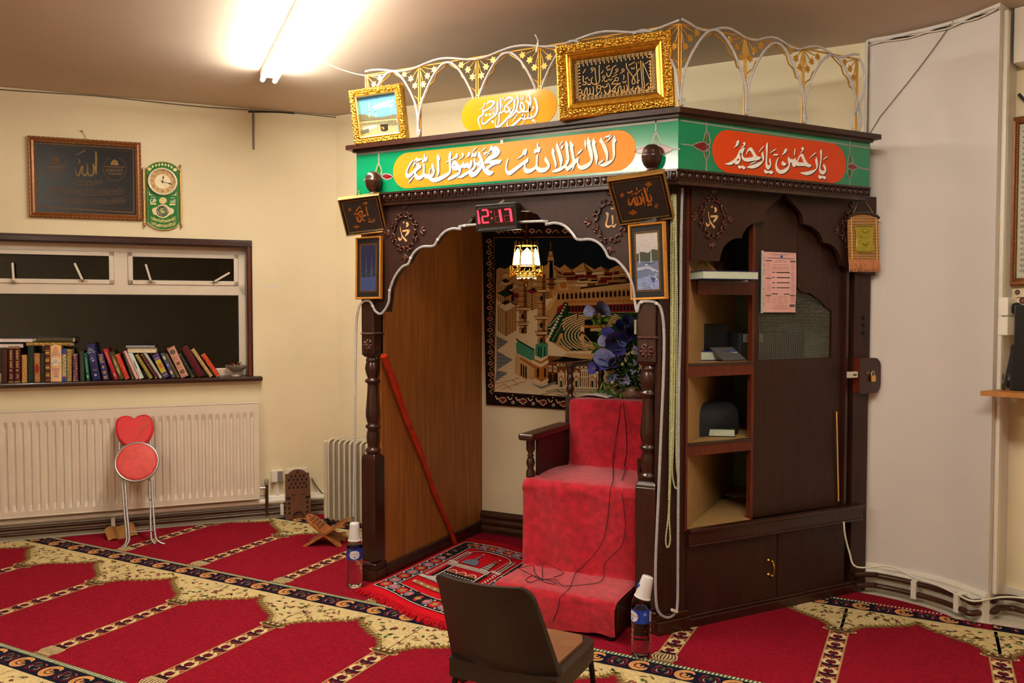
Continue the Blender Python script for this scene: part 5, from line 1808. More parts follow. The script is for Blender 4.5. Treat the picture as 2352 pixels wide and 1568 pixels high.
# --- flowers, paper and cord
vz = 1.022
vx, vy = -1.462,4.40
fl = thing('flower_arrangement', 'blue artificial flower arrangement in a low pot on top of the pulpit', 'flowers',(vx, vy, vz))
b = B()
b.lathe([(.0,0),(.055,0),(.070,.012),(.080,.035),(.078,.055),(.066,.070),(.060,.066),(.0,.060)], mat('pinkish_pot',(150,120,108),.25),20, T(V((vx, vy, vz))), cap=False)
b.build('pot', fl)
LG = [mat('leaf_green',(52,96,26),.45,0, var=.3, scale=40), mat('leaf_dark',(22,54,24),.5,0, var=.3, scale=40), mat('leaf_lime',(112,150,48),.45,0, var=.2, scale=40)]
rnd = random.Random(11)

def leaf(b, p, d, L, w_, m, bend=.25):
    d = d.normalized()
    s_ = d.cross(V((rnd.uniform(-1,1), rnd.uniform(-1,1), rnd.uniform(-1,1)))).normalized()
    n = s_.cross(d)
    vs = []
    K = 4
    for i in range(K + 1):
        t = i / K
        ww = w_ * math.sin(PI * (.08 + .92 * t)) if i < K else .0005
        q_ = p + d * L * t + n * (bend * L * t * t)
        vs += [q_ - s_ * ww, q_ + s_ * ww]
    b.add(vs,[(2 * i,2 * i + 1,2 * i + 3,2 * i + 2) for i in range(K)], m, True)

b = B()
for i in range(470):
    a, hgt = rnd.uniform(0,2 * PI), rnd.random() ** 1.2
    z = vz + .05 + hgt * .40
    rr = (.03 + .105 * math.sin(PI * min(1,.25 + hgt * .75))) * math.sqrt(rnd.random())
    p = V((vx - .02 * hgt + rr * math.cos(a) * 1.05, vy + rr * math.sin(a) * .55, z))
    d = V((math.cos(a),-.55 + .4 * math.sin(a), rnd.uniform(-.7,.8)))
    leaf(b, p, d, rnd.uniform(.03,.075), rnd.uniform(.006,.013), LG[rnd.choice([0,0,1,1,2])])
for q_ in ((1372,905),(1425,908),(1455,902),(1385,885),(1440,890),(1400,900),(1410,912)):
    p = ony(q_[0], q_[1], vy - .05)
    for k in range(9):
        leaf(b, p + V((0,0,.02)), V((rnd.uniform(-.8,.8),-.4, rnd.uniform(-1,.1))),.055,.006, LG[rnd.choice([0,2])])
for q_ in ((1358,735),(1375,745),(1395,760),(1378,800),(1372,835),(1365,730),(1385,735)):
    p = ony(q_[0], q_[1], vy - .03)
    for k in range(6):
        leaf(b, p, V((rnd.uniform(-1,1),-.4, rnd.uniform(-.6,.6))),.06,.011, LG[rnd.choice([0,2,2])])
b.build('foliage', fl)
b = B()
for q_ in ((1372,712),(1420,770),(1392,790),(1400,820),(1372,845),(1362,722),(1440,745),(1462,770)):
    p = ony(q_[0], q_[1], vy - .02)
    b.tube([V(q2) for q2 in smooth_pts([(vx, vy, vz + .08),((vx + p.x) / 2 - .01, vy,(vz + p.z) / 2 + .06), tuple(p)],4)],.003, LG[0],5)
b.build('stem', fl)
BL = [mat('blue_petal',(104,122,206),.6,0, var=.25, scale=30), mat('pale_blue_petal',(148,160,214),.6,0, var=.25, scale=30), mat('violet_petal',(76,78,176),.6,0, var=.25, scale=30), mat('deep_blue_petal',(38,42,104),.6,0, var=.25, scale=30)]
YEL = mat('flower_spadix',(200,160,60),.6)

def calla(px, py, s, dirv, m, Y_=None):
    p = ony(px, py,(Y_ or vy - .09))
    z = V(dirv).normalized()
    x = z.cross(V((.2,.1,1))).normalized()
    X = frame_mx(p, x, z.cross(x), z)
    b = B()
    N = 16

    def f(u, v):
        a = u * 2 * PI
        r = s * (.10 + .52 * v ** 1.5) * (1 + .45 * max(0, math.cos(a)) * v * v)
        return V((r * math.cos(a), r * math.sin(a) * .9, s * (v * .9 + .30 * v * v * math.cos(a)) - s * .6 + .03 * s * math.sin(5 * a) * v))
    b.grid(f, N,6, m, True, X)
    b.tube([V((0,0,-.5 * s)), V((0,0,.35 * s))],[.05 * s,.035 * s], YEL,6, X)
    b.build('flower', fl)

for px_, py_, s_, d_, mi in ((1386,714,.072,(.7,-.6,.4),1),(1360,716,.055,(-.6,-.6,.2),1),(1418,782,.095,(.5,-.75,-.2),0),(1392,784,.055,(-.7,-.6,.2),1),(1402,766,.05,(-.2,-.8,.5),2),(1398,826,.085,(-.3,-.8,.4),1),
                             (1412,830,.06,(.6,-.7,-.3),0),(1390,836,.055,(-.5,-.8,-.1),2),(1368,846,.065,(-.9,-.4,.1),2),(1435,752,.06,(.3,-.8,.4),3),(1455,765,.055,(.5,-.8,.1),3),(1448,740,.05,(.2,-.7,.6),3),
                             (1425,805,.05,(.2,-.9,-.1),2),(1440,775,.05,(.1,-.9,.2),3),(1467,770,.045,(.4,-.8,.2),3)):
    calla(px_, py_, s_, d_, BL[mi])
for px_, py_ in ((1412,866),(1455,852),(1440,866),(1466,810),(1460,800),(1402,872),(1470,862),(1430,880),(1442,875),(1425,870),(1476,880),(1462,832)):
    p = ony(px_, py_, vy - .10)
    b = B()
    for k in range(6):
        a = k * PI / 3 + rnd.random()
        leaf(b, p, V((math.cos(a),-.5, math.sin(a))),.024,.007, BL[rnd.choice([0,1,1])],.1)
    b.ball(p + V((0,-.006,0)),.004, YEL,6,4)
    b.build('flower', fl)
for px_, py_ in ((1372,856),(1407,878),(1430,836),(1368,864)):
    b = B()
    b.ball(ony(px_, py_, vy - .11),.010, mat('cream_bud',(214,208,160),.5),8,6)
    b.build('bud', fl)

pp = thing('folded_paper', 'folded white sheet of paper lying on the top step of the pulpit', 'paper',(-1.70,4.36,1.028))
b = B()
b.grid(lambda u, v: V((-1.775 + .20 * u + .03 * v,4.30 + .13 * v - .05 * u,1.030 + .018 * math.sin(PI * u) * (.5 + .5 * v) + .004 * v)),10,4, mat('white_paper',(232,222,214),.7,0, var=.03, scale=20), True)
b.build('sheet', pp, solid=.0015)
b = B()
b.box((-.045,-.004,-.035),(.045,.010,.035), mat('grey_switch_box',(150,140,112),.4), frame_mx(ony(1465,751,3.70), V((0,1,0)), V((1,0,0)), UP))
o = tag(b.build('switch_box', bevel=.004), 'small grey switch box on the inner face of the right post', 'switch box')
cd_ = thing('thin_cord', 'thin black cord trailing from the flowers down the red pulpit steps', 'cord',(-1.5,4.2,1.0))

def on_steps(px, py, lift=.004):
    for kind, val, lo, hi in (('y',4.203,.66,1.02),('z',.655,3.765,4.203),('y',3.757,.20,.655),('z',.200,3.44,3.757),('y',3.436,.0,.2)):
        if kind == 'y':
            p = ony(px, py, val - lift)
            if lo <= p.z <= hi:
                return p
        else:
            p = onz(px, py, val + lift)
            if lo <= p.y <= hi:
                return p
    return onz(px, py,.02)

ka, kb_ = crop(1160,820,.22962), crop(1160,1060,.28070)
l1 = ka([(1180,425),(1155,500),(1140,620),(1110,800),(1090,950),(1075,1060)]) + kb_([(880,10),(885,140),(860,250),(840,480),(805,640),(720,770),(630,860),(570,920),(530,1030),(450,1110),(440,1180),(415,1250),(390,1310)])
l2 = ka([(1180,425),(1195,560),(1215,800),(1215,950),(1195,1080)]) + kb_([(985,60),(950,200),(975,390),(985,540),(950,690),(815,830),(815,930),(770,985),(700,1000),(480,1015),(410,960),(300,970),(390,1000),(415,985),(300,960),(210,985),(170,965),(230,930),(300,965),(130,880),(125,865),(230,850),(240,900),(300,960),(305,890),(315,825),(380,850),(480,910),(395,945)])
for l_ in (l1, l2):
    q_ = []
    for p in smooth_pts(l_,3):
        q_.append(on_steps(p[0], p[1]))
    B().tube(q_,.0017, mat('black_cord',(22,16,16),.6),5).build('cord', cd_)

# --- red walking stick
st_ = thing('walking_stick', 'long red wooden stick leaning on the inner panel of the niche', 'stick',(-2.63,4.0,0))
p0, p1 = onz(1046,1251,.012), onp((881,818),(-2.668,0,0), V((1,0,0)))
n = 14
pts = [p0 + (p1 - p0) * (i / n) + V((0,0,.010 * math.sin(i * 1.1))) for i in range(n + 1)]
B().tube(pts,[.014 + .006 * i / n + (.002 if i % 4 == 0 else 0) for i in range(n + 1)], mat('red_stained_stick',(168,40,14),.35,0, var=.25, scale=20),10).build('shaft', st_)

# ================================================================ prayer rug
RB = {k: yarn(*v) for k, v in dict(red=(190,18,30), dred=(150,14,26), blk=(30,22,26), wh=(206,196,184), tan=(150,112,60), pink=(190,110,110), blue=(110,116,132), grn=(70,84,52)).items()}
q00, q10, q01, q11 = V((-2.70,3.505,0)), V((-1.99,3.265,0)), V((-2.661,4.575,0)), V((-1.98,4.49,0))

def rugp(u, v, h=.0):
    p = q00 * (1 - u) * (1 - v) + q10 * u * (1 - v) + q01 * (1 - u) * v + q11 * u * v
    p.x += .012 * math.sin(v * 5)
    p.y += .010 * math.sin(u * 7)
    p.z = .018 + .004 * math.sin(u * 9 + v * 4) + h
    return p

rug = thing('prayer_rug', 'small red prayer rug with patterned border in front of the pulpit', 'rug',(-2.35,3.9,.01))
b = B()
b.grid(lambda u, v: rugp(u, v),20,28, RB['red'], True)
ru = b.build('cloth', rug, solid=.006)
c = C(lambda x, y: rugp(x, y,.0005), UP,.0003)

def R_(x0, y0, x1, y1, m, l=1, k=8):
    for i in range(k):
        c.poly([(x0 + (x1 - x0) * i / k, y0),(x0 + (x1 - x0) * (i + 1) / k, y0),(x0 + (x1 - x0) * (i + 1) / k, y1),(x0 + (x1 - x0) * i / k, y1)], m, l) if (x1 - x0) > (y1 - y0) else \
            c.poly([(x0, y0 + (y1 - y0) * i / k),(x1, y0 + (y1 - y0) * i / k),(x1, y0 + (y1 - y0) * (i + 1) / k),(x0, y0 + (y1 - y0) * (i + 1) / k)], m, l)

R_(.05,.055,.95,.165, RB['blk'],14); R_(.05,.865,.95,.955, RB['blk'],14); R_(.05,.165,.19,.865, RB['blk'],14); R_(.81,.165,.95,.865, RB['blk'],14)
for x0, y0, x1, y1 in ((.05,.055,.95,.061),(.05,.949,.95,.955),(.19,.160,.81,.165),(.19,.865,.81,.870)):
    R_(x0, y0, x1, y1, RB['wh'],15)
for x0, x1 in ((.05,.058),(.182,.19),(.81,.818),(.942,.95)):
    R_(x0,.058, x1,.952, RB['wh'],15,14)

def rosette(x, y, k):
    a_, b_ = (RB['pink'], RB['blue']) if k % 2 else (RB['tan'], RB['red'])
    c.disc(x, y,.052, b_,15,.036,10)
    c.disc(x, y,.040, a_,16,.027,10, star=.35)
    c.disc(x, y,.018, RB['wh'],17,.012,8, star=.5)
    c.disc(x, y,.008, RB['red'],18,.006,6)

for i in range(12):
    rosette(.12,.105 + i * .0735, i)
    rosette(.88,.105 + i * .0735, i)
    for xx in (.12,.88):
        for sx in (-1,1):
            c.disc(xx + sx * .05,.142 + i * .0735,.012, RB['wh'],15,.008,6)
for i in range(1,8):
    rosette(.12 + i * .095,.11, i)
    rosette(.12 + i * .095,.91, i + 1)
    for yy in (.11,.91):
        for sy in (-1,1):
            c.disc(.072 + i * .095, yy + sy * .034,.012, RB['wh'],15,.008,6)
# field: striped pavilion, steps, arch with dome
R_(.24,.225,.76,.262, RB['tan'],14)
for i in range(13):
    c.disc(.255 + i * .04,.243,.018, RB['pink' if i % 2 else 'wh'],15,.012,8, star=.4)
R_(.20,.31,.80,.345, RB['wh'],14)
c.poly([(.20,.31),(.32,.37),(.68,.37),(.80,.31)], RB['wh'],15)
c.poly([(.26,.315),(.36,.355),(.64,.355),(.74,.315)], RB['grn'],16)
for sx in (0,1):
    f = lambda x: x if sx == 0 else 1 - x
    for x0, x1, m_ in ((.215,.245, 'wh'),(.25,.275, 'red'),(.28,.305, 'blk'),(.31,.325, 'wh')):
        R_(min(f(x0), f(x1)),.36, max(f(x0), f(x1)),.60, RB[m_],14,4)
    for i in range(9):
        c.poly([(f(.215),.37 + i * .025),(f(.245),.382 + i * .025),(f(.245),.394 + i * .025),(f(.215),.382 + i * .025)], RB['red'],15)
    for x0, x1 in ((.225,.238),(.255,.268),(.285,.292)):
        R_(min(f(x0), f(x1)),.62, max(f(x0), f(x1)),.80, RB['wh'],15,4)
    R_(min(f(.21), f(.31)),.60, max(f(.21), f(.31)),.622, RB['wh'],15,2)
R_(.33,.36,.67,.47, RB['blk'],14)
for i in range(10):
    c.disc(.35 + i * .034,.39,.013, RB['pink'],15,.012,6)
    c.disc(.35 + i * .034,.44,.013, RB['wh'],15,.012,6, star=.4)
for i in range(3):
    for rr, m_ in ((.055, 'wh'),(.042, 'red'),(.028, 'tan')):
        c.poly([(.39 + i * .11 + rr * math.cos(PI * k / 8),.47 + rr * .8 * math.sin(PI * k / 8)) for k in range(9)], RB[m_],15 + (rr < .05) + (rr < .03))
R_(.24,.555,.76,.60, RB['wh'],14)
for i in range(24):
    for j in range(2):
        c.disc(.25 + i * .0215,.566 + j * .02,.007, RB['dred'],15,.006,5)
for w0, m_, l in ((.0, 'blk',14),(.012, 'wh',15),(.022, 'red',16)):
    c.stroke([(.245 + w0,.62),(.25 + w0,.76),(.32 + w0 * .6,.835 - w0 * .6),(.5,.856 - w0),(.68 - w0 * .6,.835 - w0 * .6),(.75 - w0,.76),(.755 - w0,.62)], RB[m_], l,.011)
c.poly([(.42 + .09 * math.cos(PI * k / 10),.62 + .085 * math.sin(PI * k / 10)) for k in range(11)], RB['blue'],16)
c.poly([(.405,.70),(.435,.70),(.43,.775),(.41,.775)], RB['blue'],17)
c.disc(.42,.795,.014, RB['wh'],17,.008,8)
c.poly([(.58,.60),(.66,.60),(.64,.72),(.60,.72)], RB['wh'],16)
for i in range(5):
    c.poly([(.58 + i * .004,.612 + i * .024),(.66 - i * .004,.612 + i * .024),(.66 - i * .004,.622 + i * .024),(.58 + i * .004,.622 + i * .024)], RB['blk'],17)
c.disc(.62,.735,.022, RB['tan'],17,.012,8)
c.disc(.63,.775,.014, RB['wh'],17,.008,8)
c.build('woven_pattern', ru)
b = B()
rnd = random.Random(8)
for v0, sg in ((0,-1),(1,1)):
    for i in range(190):
        u = i / 189
        p = rugp(u, v0)
        L = rnd.uniform(.05,.075)
        b.tube([p, p + V((rnd.uniform(-.008,.008), sg * L * .5,.002)), p + V((rnd.uniform(-.016,.016), sg * L,-.010 + rnd.uniform(0,.004)))],[.0032,.0036,.0014], RB['red' if i % 3 else 'dred'],4)
fr_ = b.build('fringe', rug)

# ================================================================ small chair in the foreground
CH = mat('brown_moulded_plastic',(44,33,27),.42,0, var=.06, scale=20, bump=.12, bscale=500, spec=.4)
CHS = mat('seat_leathercloth',(120,78,48),.5,0, var=.15, scale=14, bump=.15, bscale=400)
TUBE_K = mat('black_tube',(14,14,15),.3,.3)
chr_ = thing('small_chair', 'small brown plastic stacking chair seen from behind in the foreground', 'chair',(-1.21,2.4,0))
xc = -1.212

def back_pt(u, v, off):
    """u across, v up the shell of the backrest"""
    hw = .208 - .040 * v
    x = (u * 2 - 1) * hw - .022 * v
    z = .245 + .418 * v
    y = 2.345 - .145 * v - .02 * v * v + .045 * (abs(u * 2 - 1) ** 2.2) - off
    return V((xc + x, y, z))

b = B()
NU, NV = 24,18

def shell(f):
    g = []
    for j in range(NV + 1):
        for i in range(NU + 1):
            g.append(f(i / NU, j / NV))
    return g

def bk(u, v, off):
    p = back_pt(u, v, off)
    if v > .90:     # rounded top corners
        k = (v - .90) / .10
        e = abs(u * 2 - 1)
        p.z -= .018 * k * max(0,(e - .8) / .2) ** 2
    if v < .30:     # arched cut-out at the foot
        e = abs(u * 2 - 1)
        p.z += (.30 - v) / .30 * .055 * max(0,1 - (e / .80) ** 3)
    return p

out, inn = shell(lambda u, v: bk(u, v,.028 * (1 - .35 * v))), shell(lambda u, v: bk(u, v,0))
w_ = NU + 1
qf = [(j * w_ + i, j * w_ + i + 1,(j + 1) * w_ + i + 1,(j + 1) * w_ + i) for j in range(NV) for i in range(NU)]
b.add(out, qf, CH, True)
b.add(inn,[f[::-1] for f in qf], CH, True)
edge = [i for i in range(w_)] + [j * w_ + NU for j in range(1, NV + 1)] + [NV * w_ + i for i in range(NU - 1,-1,-1)] + [j * w_ for j in range(NV - 1,0,-1)]
ne = len(edge)
b.add([out[i] for i in edge] + [inn[i] for i in edge],[(i, ne + i, ne + (i + 1) % ne,(i + 1) % ne) for i in range(ne)], CH, False)
b.build('backrest', chr_, bevel=.007, seg=3)
b = B()
b.prism([(xc - .196,2.29),(xc + .196,2.29),(xc + .198,2.56),(xc + .190,2.645),(xc + .15,2.668),(xc - .15,2.668),(xc - .190,2.645),(xc - .198,2.56)],.290,.352, CH)
b.build('seat', chr_, bevel=.014, seg=3)
b = B()
b.prism([(xc - .160,2.335),(xc + .160,2.335),(xc + .164,2.60),(xc + .14,2.648),(xc - .14,2.648),(xc - .164,2.60)],.345,.362, CHS)
b.build('seat_pad', chr_, bevel=.008, seg=3)
for sx in (-1,1):
    for y0, y1 in ((2.36,2.27),(2.60,2.655)):
        b = B()
        b.tube([V(q_) for q_ in smooth_pts([(xc + sx * .10,(y0 + y1) / 2,.287),(xc + sx * .17,(y0 + y1) / 2,.285),(xc + sx * .188,(y0 * .6 + y1 * .4),.262),(xc + sx * .198, y1,.02)],4)],.010, TUBE_K,10)
        l_ = b.build('leg', chr_)
        B().lathe([(.013,0),(.014,.006),(.012,.024),(0,.025)], BLACK_P,10, T(V((xc + sx * .198, y1,0)))).build('foot', l_)
b = B()
for sx in (-1,1):
    b.tube([(xc + sx * .15,2.31,.283),(xc + sx * .15,2.64,.283)],.009, TUBE_K,8)
b.build('under_frame', chr_)
# ================================================================ the window wall
# --- panel radiator
RAD = mat('radiator_enamel',(226,214,194),.38,0, var=.03, scale=6)
rad = thing('radiator', 'long cream ribbed panel radiator on the wall under the window', 'radiator', tuple(Lp(-1.6,.16,.06)))
s0, s1, z0, z1, of = -3.3,-.577,.168,.858,.098
PITCH_ = .0462
b = B()
nf = int((s1 - s0 - .05) / PITCH_)
cols = [.0]
us = []
for i in range(nf):
    base = s1 - .03 - (i + 1) * PITCH_
    for f, d in ((0,0),(.30,0),(.38,-.4),(.46,-1),(.74,-1),(.84,-.4),(.92,0)):
        us.append((base + f * PITCH_, d))
us.sort()
us = [(s0,0)] + us + [(s1,0)]
vz_ = [(z0,0),(z0 + .035,0),(z0 + .055,.5),(z0 + .075,1),(z1 - .105,1),(z1 - .085,.5),(z1 - .065,0),(z1,0)]
vs = [Lp(u, z, of + .013 * d * k) for z, k in vz_ for u, d in us]
w_ = len(us)
b.add(vs,[(j * w_ + i, j * w_ + i + 1,(j + 1) * w_ + i + 1,(j + 1) * w_ + i) for j in range(len(vz_) - 1) for i in range(w_ - 1)], RAD, False)
b.build('front_panel', rad)
b = B()
b.box((s0, z0,.040),(s1, z1, of - .016), RAD, LM(0,0))
b.box((s0, z1 - .004,.036),(s1 + .002, z1 + .004, of + .003), RAD, LM(0,0))
b.box((s1 - .004, z0 - .004,.036),(s1 + .002, z1, of + .002), RAD, LM(0,0))
b.box((s0, z0 - .006,.036),(s1 + .002, z0 + .004, of + .002), RAD, LM(0,0))
b.build('casing', rad, bevel=.003)
b = B()
vs_ = s1 + .052
b.tube([Lp(vs_,.03,.07), Lp(vs_,.255,.07)],.011, P_PIPE,10)
b.tube([Lp(vs_,.235,.07), Lp(s1,.235,.07)],.009, CHROME,8)
b.lathe([(.012,0),(.016,.003),(.016,.040),(.012,.044),(0,.044)], mat('grey_cap',(150,142,128),.5),12, T(Lp(vs_,.255,.07)))
b.build('valve', rad)

# --- heart-backed folding stool leaning on the radiator
fa, fb_ = onz(281,1262), onz(366,1250)
ft = (fa + fb_) / 2
off_f = (ft - LC).dot(LN)
th = math.atan2(off_f - .145,.80)
SU = -LN * math.sin(th) + UP * math.cos(th)
SNn = LN * math.cos(th) + UP * math.sin(th)
kz3 = crop(0,880,.27211)

def sp(x, y, d=.0):
    q = kz3([(x, y)])[0]
    return onp(q, ft, SNn) + SNn * d

RDV = mat('red_vinyl',(206,34,36),.38,0, var=.05, scale=20, spec=.5)
RDV2 = mat('worn_red_vinyl',(214,72,66),.5,0, var=.12, scale=30)
SLV = mat('silver_paint',(176,172,172),.34,.8)
stl = thing('folding_stool', 'red heart-backed folding stool with round seat folded up against the radiator', 'stool', tuple(ft))
hp = smooth_pts([(1135,300),(1150,286),(1185,271),(1238,268),(1282,300),(1299,362),(1290,430),(1255,492),(1205,530),(1140,545),(1075,540),(1030,512),(992,462),(974,395),(978,332),(1005,292),(1055,275),(1105,283),(1125,296)],3, True)
b = B()
n = len(hp)
hc = V((0,0,0))
rings = []
cx_, cy_ = 1137,400
for d, k in ((-.012,.96),(-.006,1.0),(.006,1.0),(.014,.965),(.018,.88)):
    rings.append([sp(cx_ + (x - cx_) * k, cy_ + (y - cy_) * k, d) for x, y in hp][::-1])
b.loft(rings, RDV, True)
hb_ = b.build('backrest', stl)
b = B()
b.tube([sp(x, y,.0185) for x, y in smooth_pts([(1284,322),(1240,350),(1190,395),(1155,448)],3)],[.0012 + .0022 * math.sin(PI * i / 9) for i in range(10)], mat('tan_foam',(196,130,62),.8),6)
b.build('tear', hb_)
b = B()
C0 = sp(1158,672,.028)
ux = (sp(1343,672) - sp(1158,672)).length
Xd = frame_mx(C0, LD, SU, SNn)
b.tube([(ux * math.cos(2 * PI * i / 40) * .965, ux * math.sin(2 * PI * i / 40) * .965,0) for i in range(40)],.0085, SLV,10, Xd, closed=True)
b.build('seat_rim', stl)
b = B()
b.lathe([(.0,-.014),(ux * .93,-.014),(ux * .95,-.004),(ux * .93,.006),(ux * .80,.010),(0,.012)], RDV2,40, Xd, cap=False)
b.build('seat', stl)
for pts, dd in (([(1005,470),(1008,600),(1030,830),(1050,1100),(1068,1285),(1062,1340),(1030,1382),(990,1398)],-.012),([(1056,830),(1075,1100),(1092,1290),(1085,1345),(1045,1396)],.010),
                ([(1268,470),(1268,700),(1264,830),(1270,1100),(1276,1290),(1290,1335),(1328,1366)],-.012),([(1283,820),(1298,1100),(1312,1285),(1332,1330),(1365,1352),(1392,1358)],.010)):
    B().tube([V(q_) for q_ in smooth_pts([tuple(sp(x, y, dd)) for x, y in pts],4)],.0068, SLV,10).build('leg', stl)
b = B()
for pts in ([(1075,1258),(1302,1241)],[(1050,992),(1075,990)],[(1262,978),(1292,976)]):
    b.tube([sp(x, y) for x, y in pts],.005, SLV,8)
b.build('crossbar', stl)
b = B()
for x, y, x2, y2 in ((1010,1393,984,1402),(1370,1354,1398,1358)):
    b.tube([sp(x, y), sp(x2, y2)],.009, BLACK_P,8)
b.build('foot_cap', stl)
cb = thing('cardboard_scrap', 'crumpled piece of brown cardboard on the floor behind the folding stool', 'cardboard', tuple(onz(275,1243)))
p = onz(246,1244)
q = onz(314,1232)
d_ = (q - p)
nrm_ = V((d_.y,-d_.x,0)).normalized()
b = B()
b.grid(lambda u, v: p + d_ * u + nrm_ * (.03 - .09 * v) + UP * (.012 + .075 * v * (1 - .4 * abs(u - .6)) + .010 * math.sin(u * 9)),12,5, mat('brown_cardboard',(146,100,46),.8,0, var=.12, scale=14), False)
b.build('sheet', cb, solid=.004)

# --- wooden book stands
RW = mat('carved_brown_wood',(92,54,30),.55,0, var=.25, scale=30)
RW2 = mat('carved_honey_wood',(164,98,44),.5,0, var=.22, scale=26)
RECESS_SHADE = mat('recess_shade',(30,17,11),.9)  # openings are dark chips on the board, their shade put into the colour

def stand_board(b, X, m, w, h, legs=True):
    """one leaf of a folding book stand: round-headed board, pierced, with an arched foot"""
    r = w / 2
    head = [(r * math.cos(a), h - r + r * math.sin(a)) for a in [PI * i / 14 for i in range(15)]]
    foot = [(-r,0),(-r * .45,0),(-r * .42, h * .10),(-r * .2, h * .155),(r * .2, h * .155),(r * .42, h * .10),(r * .45,0),(r,0)]
    b.prism(foot + head,-.007,.007, m, X, sm=False)

def pierce_shade(b, X, w, h, lo, hi):
    r = w / 2
    for zf in (-.0078,.0066):
        for j in range(5):
            for i in range(5):
                y = h * (lo + (hi - lo) * (j + .5) / 5)
                x = (i - 2) * w * .17 + (w * .085 if j % 2 else 0)
                if y > h - r and math.hypot(x, y - (h - r)) > r * .82:
                    continue
                if abs(x) > r * .82:
                    continue
                q_ = [(x + w * .055 * math.cos(k * PI / 2 + .4), y + w * .075 * math.sin(k * PI / 2 + .4)) for k in range(4)]
                b.prism(q_, zf, zf + .0012, RECESS_SHADE, X)

sw, sh = .176,.36
Xr = LM(-.312,0,.155) @ T(V((0,.006,0))) @ MX.Rotation(-.16,4, 'X')
r1 = thing('book_stand', 'dark carved wooden book stand standing closed against the wall beside the radiator', 'book stand', mx=Xr)
b = B()
stand_board(b, None, RW, sw, sh)
b.build('board', r1, world=False, bevel=.002)
b = B()
pierce_shade(b, None, sw, sh,.60,.98)
for i in range(4):
    for sx in (-1,1):
        b.prism([(sx * sw * .36 + .010 * math.cos(k * 1.256),.05 + i * .034 + .012 * math.sin(k * 1.256)) for k in range(5)],.0066,.0078, RECESS_SHADE)
for x in (-.045,.02):
    b.box((x,.175,.0068),(x + .032,.180,.0082), RECESS_SHADE)
b.prism([(-sw * .5,.150),(-sw * .3,.150),(-sw * .3,.164),(-sw * .5,.164)],.0066,.009, RECESS_SHADE)
b.prism([(sw * .3,.150),(sw * .5,.150),(sw * .5,.164),(sw * .3,.164)],.0066,.009, RECESS_SHADE)
b.build('carving', r1, world=False)
B().box((-.085,.01,-.022),(.085,.33,-.010), RW).build('back_board', r1, world=False, bevel=.002)

cF_ = onz(752,1250)
r2 = thing('book_stand', 'honey coloured wooden book stand opened in an X on the carpet', 'book stand',(cF_.x, cF_.y,.010))
ax = V((.42,-.90,0)).normalized()
la = V((-ax.y, ax.x,0))
H0 = V((cF_.x, cF_.y,.085))
for sg, m_ in ((-1, RW2),(1, RW2)):
    d_ = (la * sg * .86 + UP * .52).normalized() if sg > 0 else (la * sg * .78 + UP * .62).normalized()
    n_ = ax.cross(d_)
    if n_.z < 0:
        n_ = -n_
    X = frame_mx(H0 - d_ * .155, d_.cross(n_), d_, n_)
    b = B()
    stand_board(b, X, m_,.17,.325)
    lf = b.build('board', r2, bevel=.002)
    b = B()
    pierce_shade(b, X,.17,.325,.60,.98)
    b.build('carving', lf)

# --- oil-filled heater in the corner
HT = mat('heater_cream',(206,196,172),.42,0, var=.05, scale=10)
h0 = onz(742,1207)
ht = thing('oil_heater', 'cream oil filled radiator heater with upright fins in the wall corner', 'heater',(h0.x + .2, h0.y + .08,0))
hx, hy, hz0, hz1 = h0.x, h0.y,.045,.610
for i in range(9):
    x = hx + .052 + i * .047
    b = B()
    rr_ = []
    d2, r = .078,.03
    for cy_, cz_, a0_ in ((d2 - r, hz1 - r,0),(-d2 + r, hz1 - r, PI / 2),(-d2 + r, hz0 + r, PI),(d2 - r, hz0 + r,1.5 * PI)):
        rr_ += [(cy_ + r * math.cos(a0_ + PI / 2 * k / 5), cz_ + r * math.sin(a0_ + PI / 2 * k / 5)) for k in range(6)]
    X = frame_mx(V((x, hy + .08,0)), V((0,1,0)), UP, V((1,0,0)))
    b.prism(rr_,-.005,.005, HT, X)
    b.tube([(p_[0], p_[1],0) for p_ in rr_],.009, HT,6, X, closed=True)
    for z_ in (.10,.55):
        b.ball((0, z_,0),.03, HT,10,6, X,(1,1,.8))
    b.build('fin', ht)
b = B()
b.box((hx, hy + .004, hz0),(hx + .030, hy + .156, hz1 - .005), HT)
b.build('end_panel', ht, bevel=.016, seg=3)
b = B()
b.box((hx + .475, hy - .002, hz0),(hx + .575, hy + .162, hz1 - .02), HT)
b.build('control_box', ht, bevel=.02, seg=3)
b = B()
for x in (hx + .02, hx + .5):
    for y in (hy + .01, hy + .15):
        b.ball((x, y,.022),.022, BLACK_P,10,6)
    b.box((x - .012, hy,.03),(x + .012, hy + .16,.05), BLACK_P)
b.build('castor', ht)

# --- sockets
s_, z_ = [(onp((637,1093), Lp(0,0,.03), LN) - LC).dot(LD), onp((637,1093), Lp(0,0,.03), LN).z]
so = thing('wall_socket', 'white spur box with grey plate on the wall right of the radiator', 'socket', mx=LM(s_, z_,0))
B().box((-.043,-.043,0),(.043,.043,.040), WHITE_P).build('box', so, world=False, bevel=.004)
B().box((.0,-.040,.040),(.038,.036,.044), mat('grey_plate',(128,124,126),.4)).build('plate', so, world=False, bevel=.002)
B().box((-.012,-.19,0),(.014,-.043,.016), WHITE_P).build('conduit', so, world=False)
s_, z_ = [(onp((682,1090), Lp(0,0,.01), LN) - LC).dot(LD), onp((682,1090), Lp(0,0,.01), LN).z]
so = thing('wall_socket', 'white double socket plate on the wall behind the closed book stand', 'socket', mx=LM(s_, z_ + .005,0))
B().box((-.072,-.043,0),(.072,.043,.012), WHITE_P).build('plate', so, world=False, bevel=.003)
b = B()
b.box((-.045,.012,.012),(-.030,.030,.016), WHITE_P)
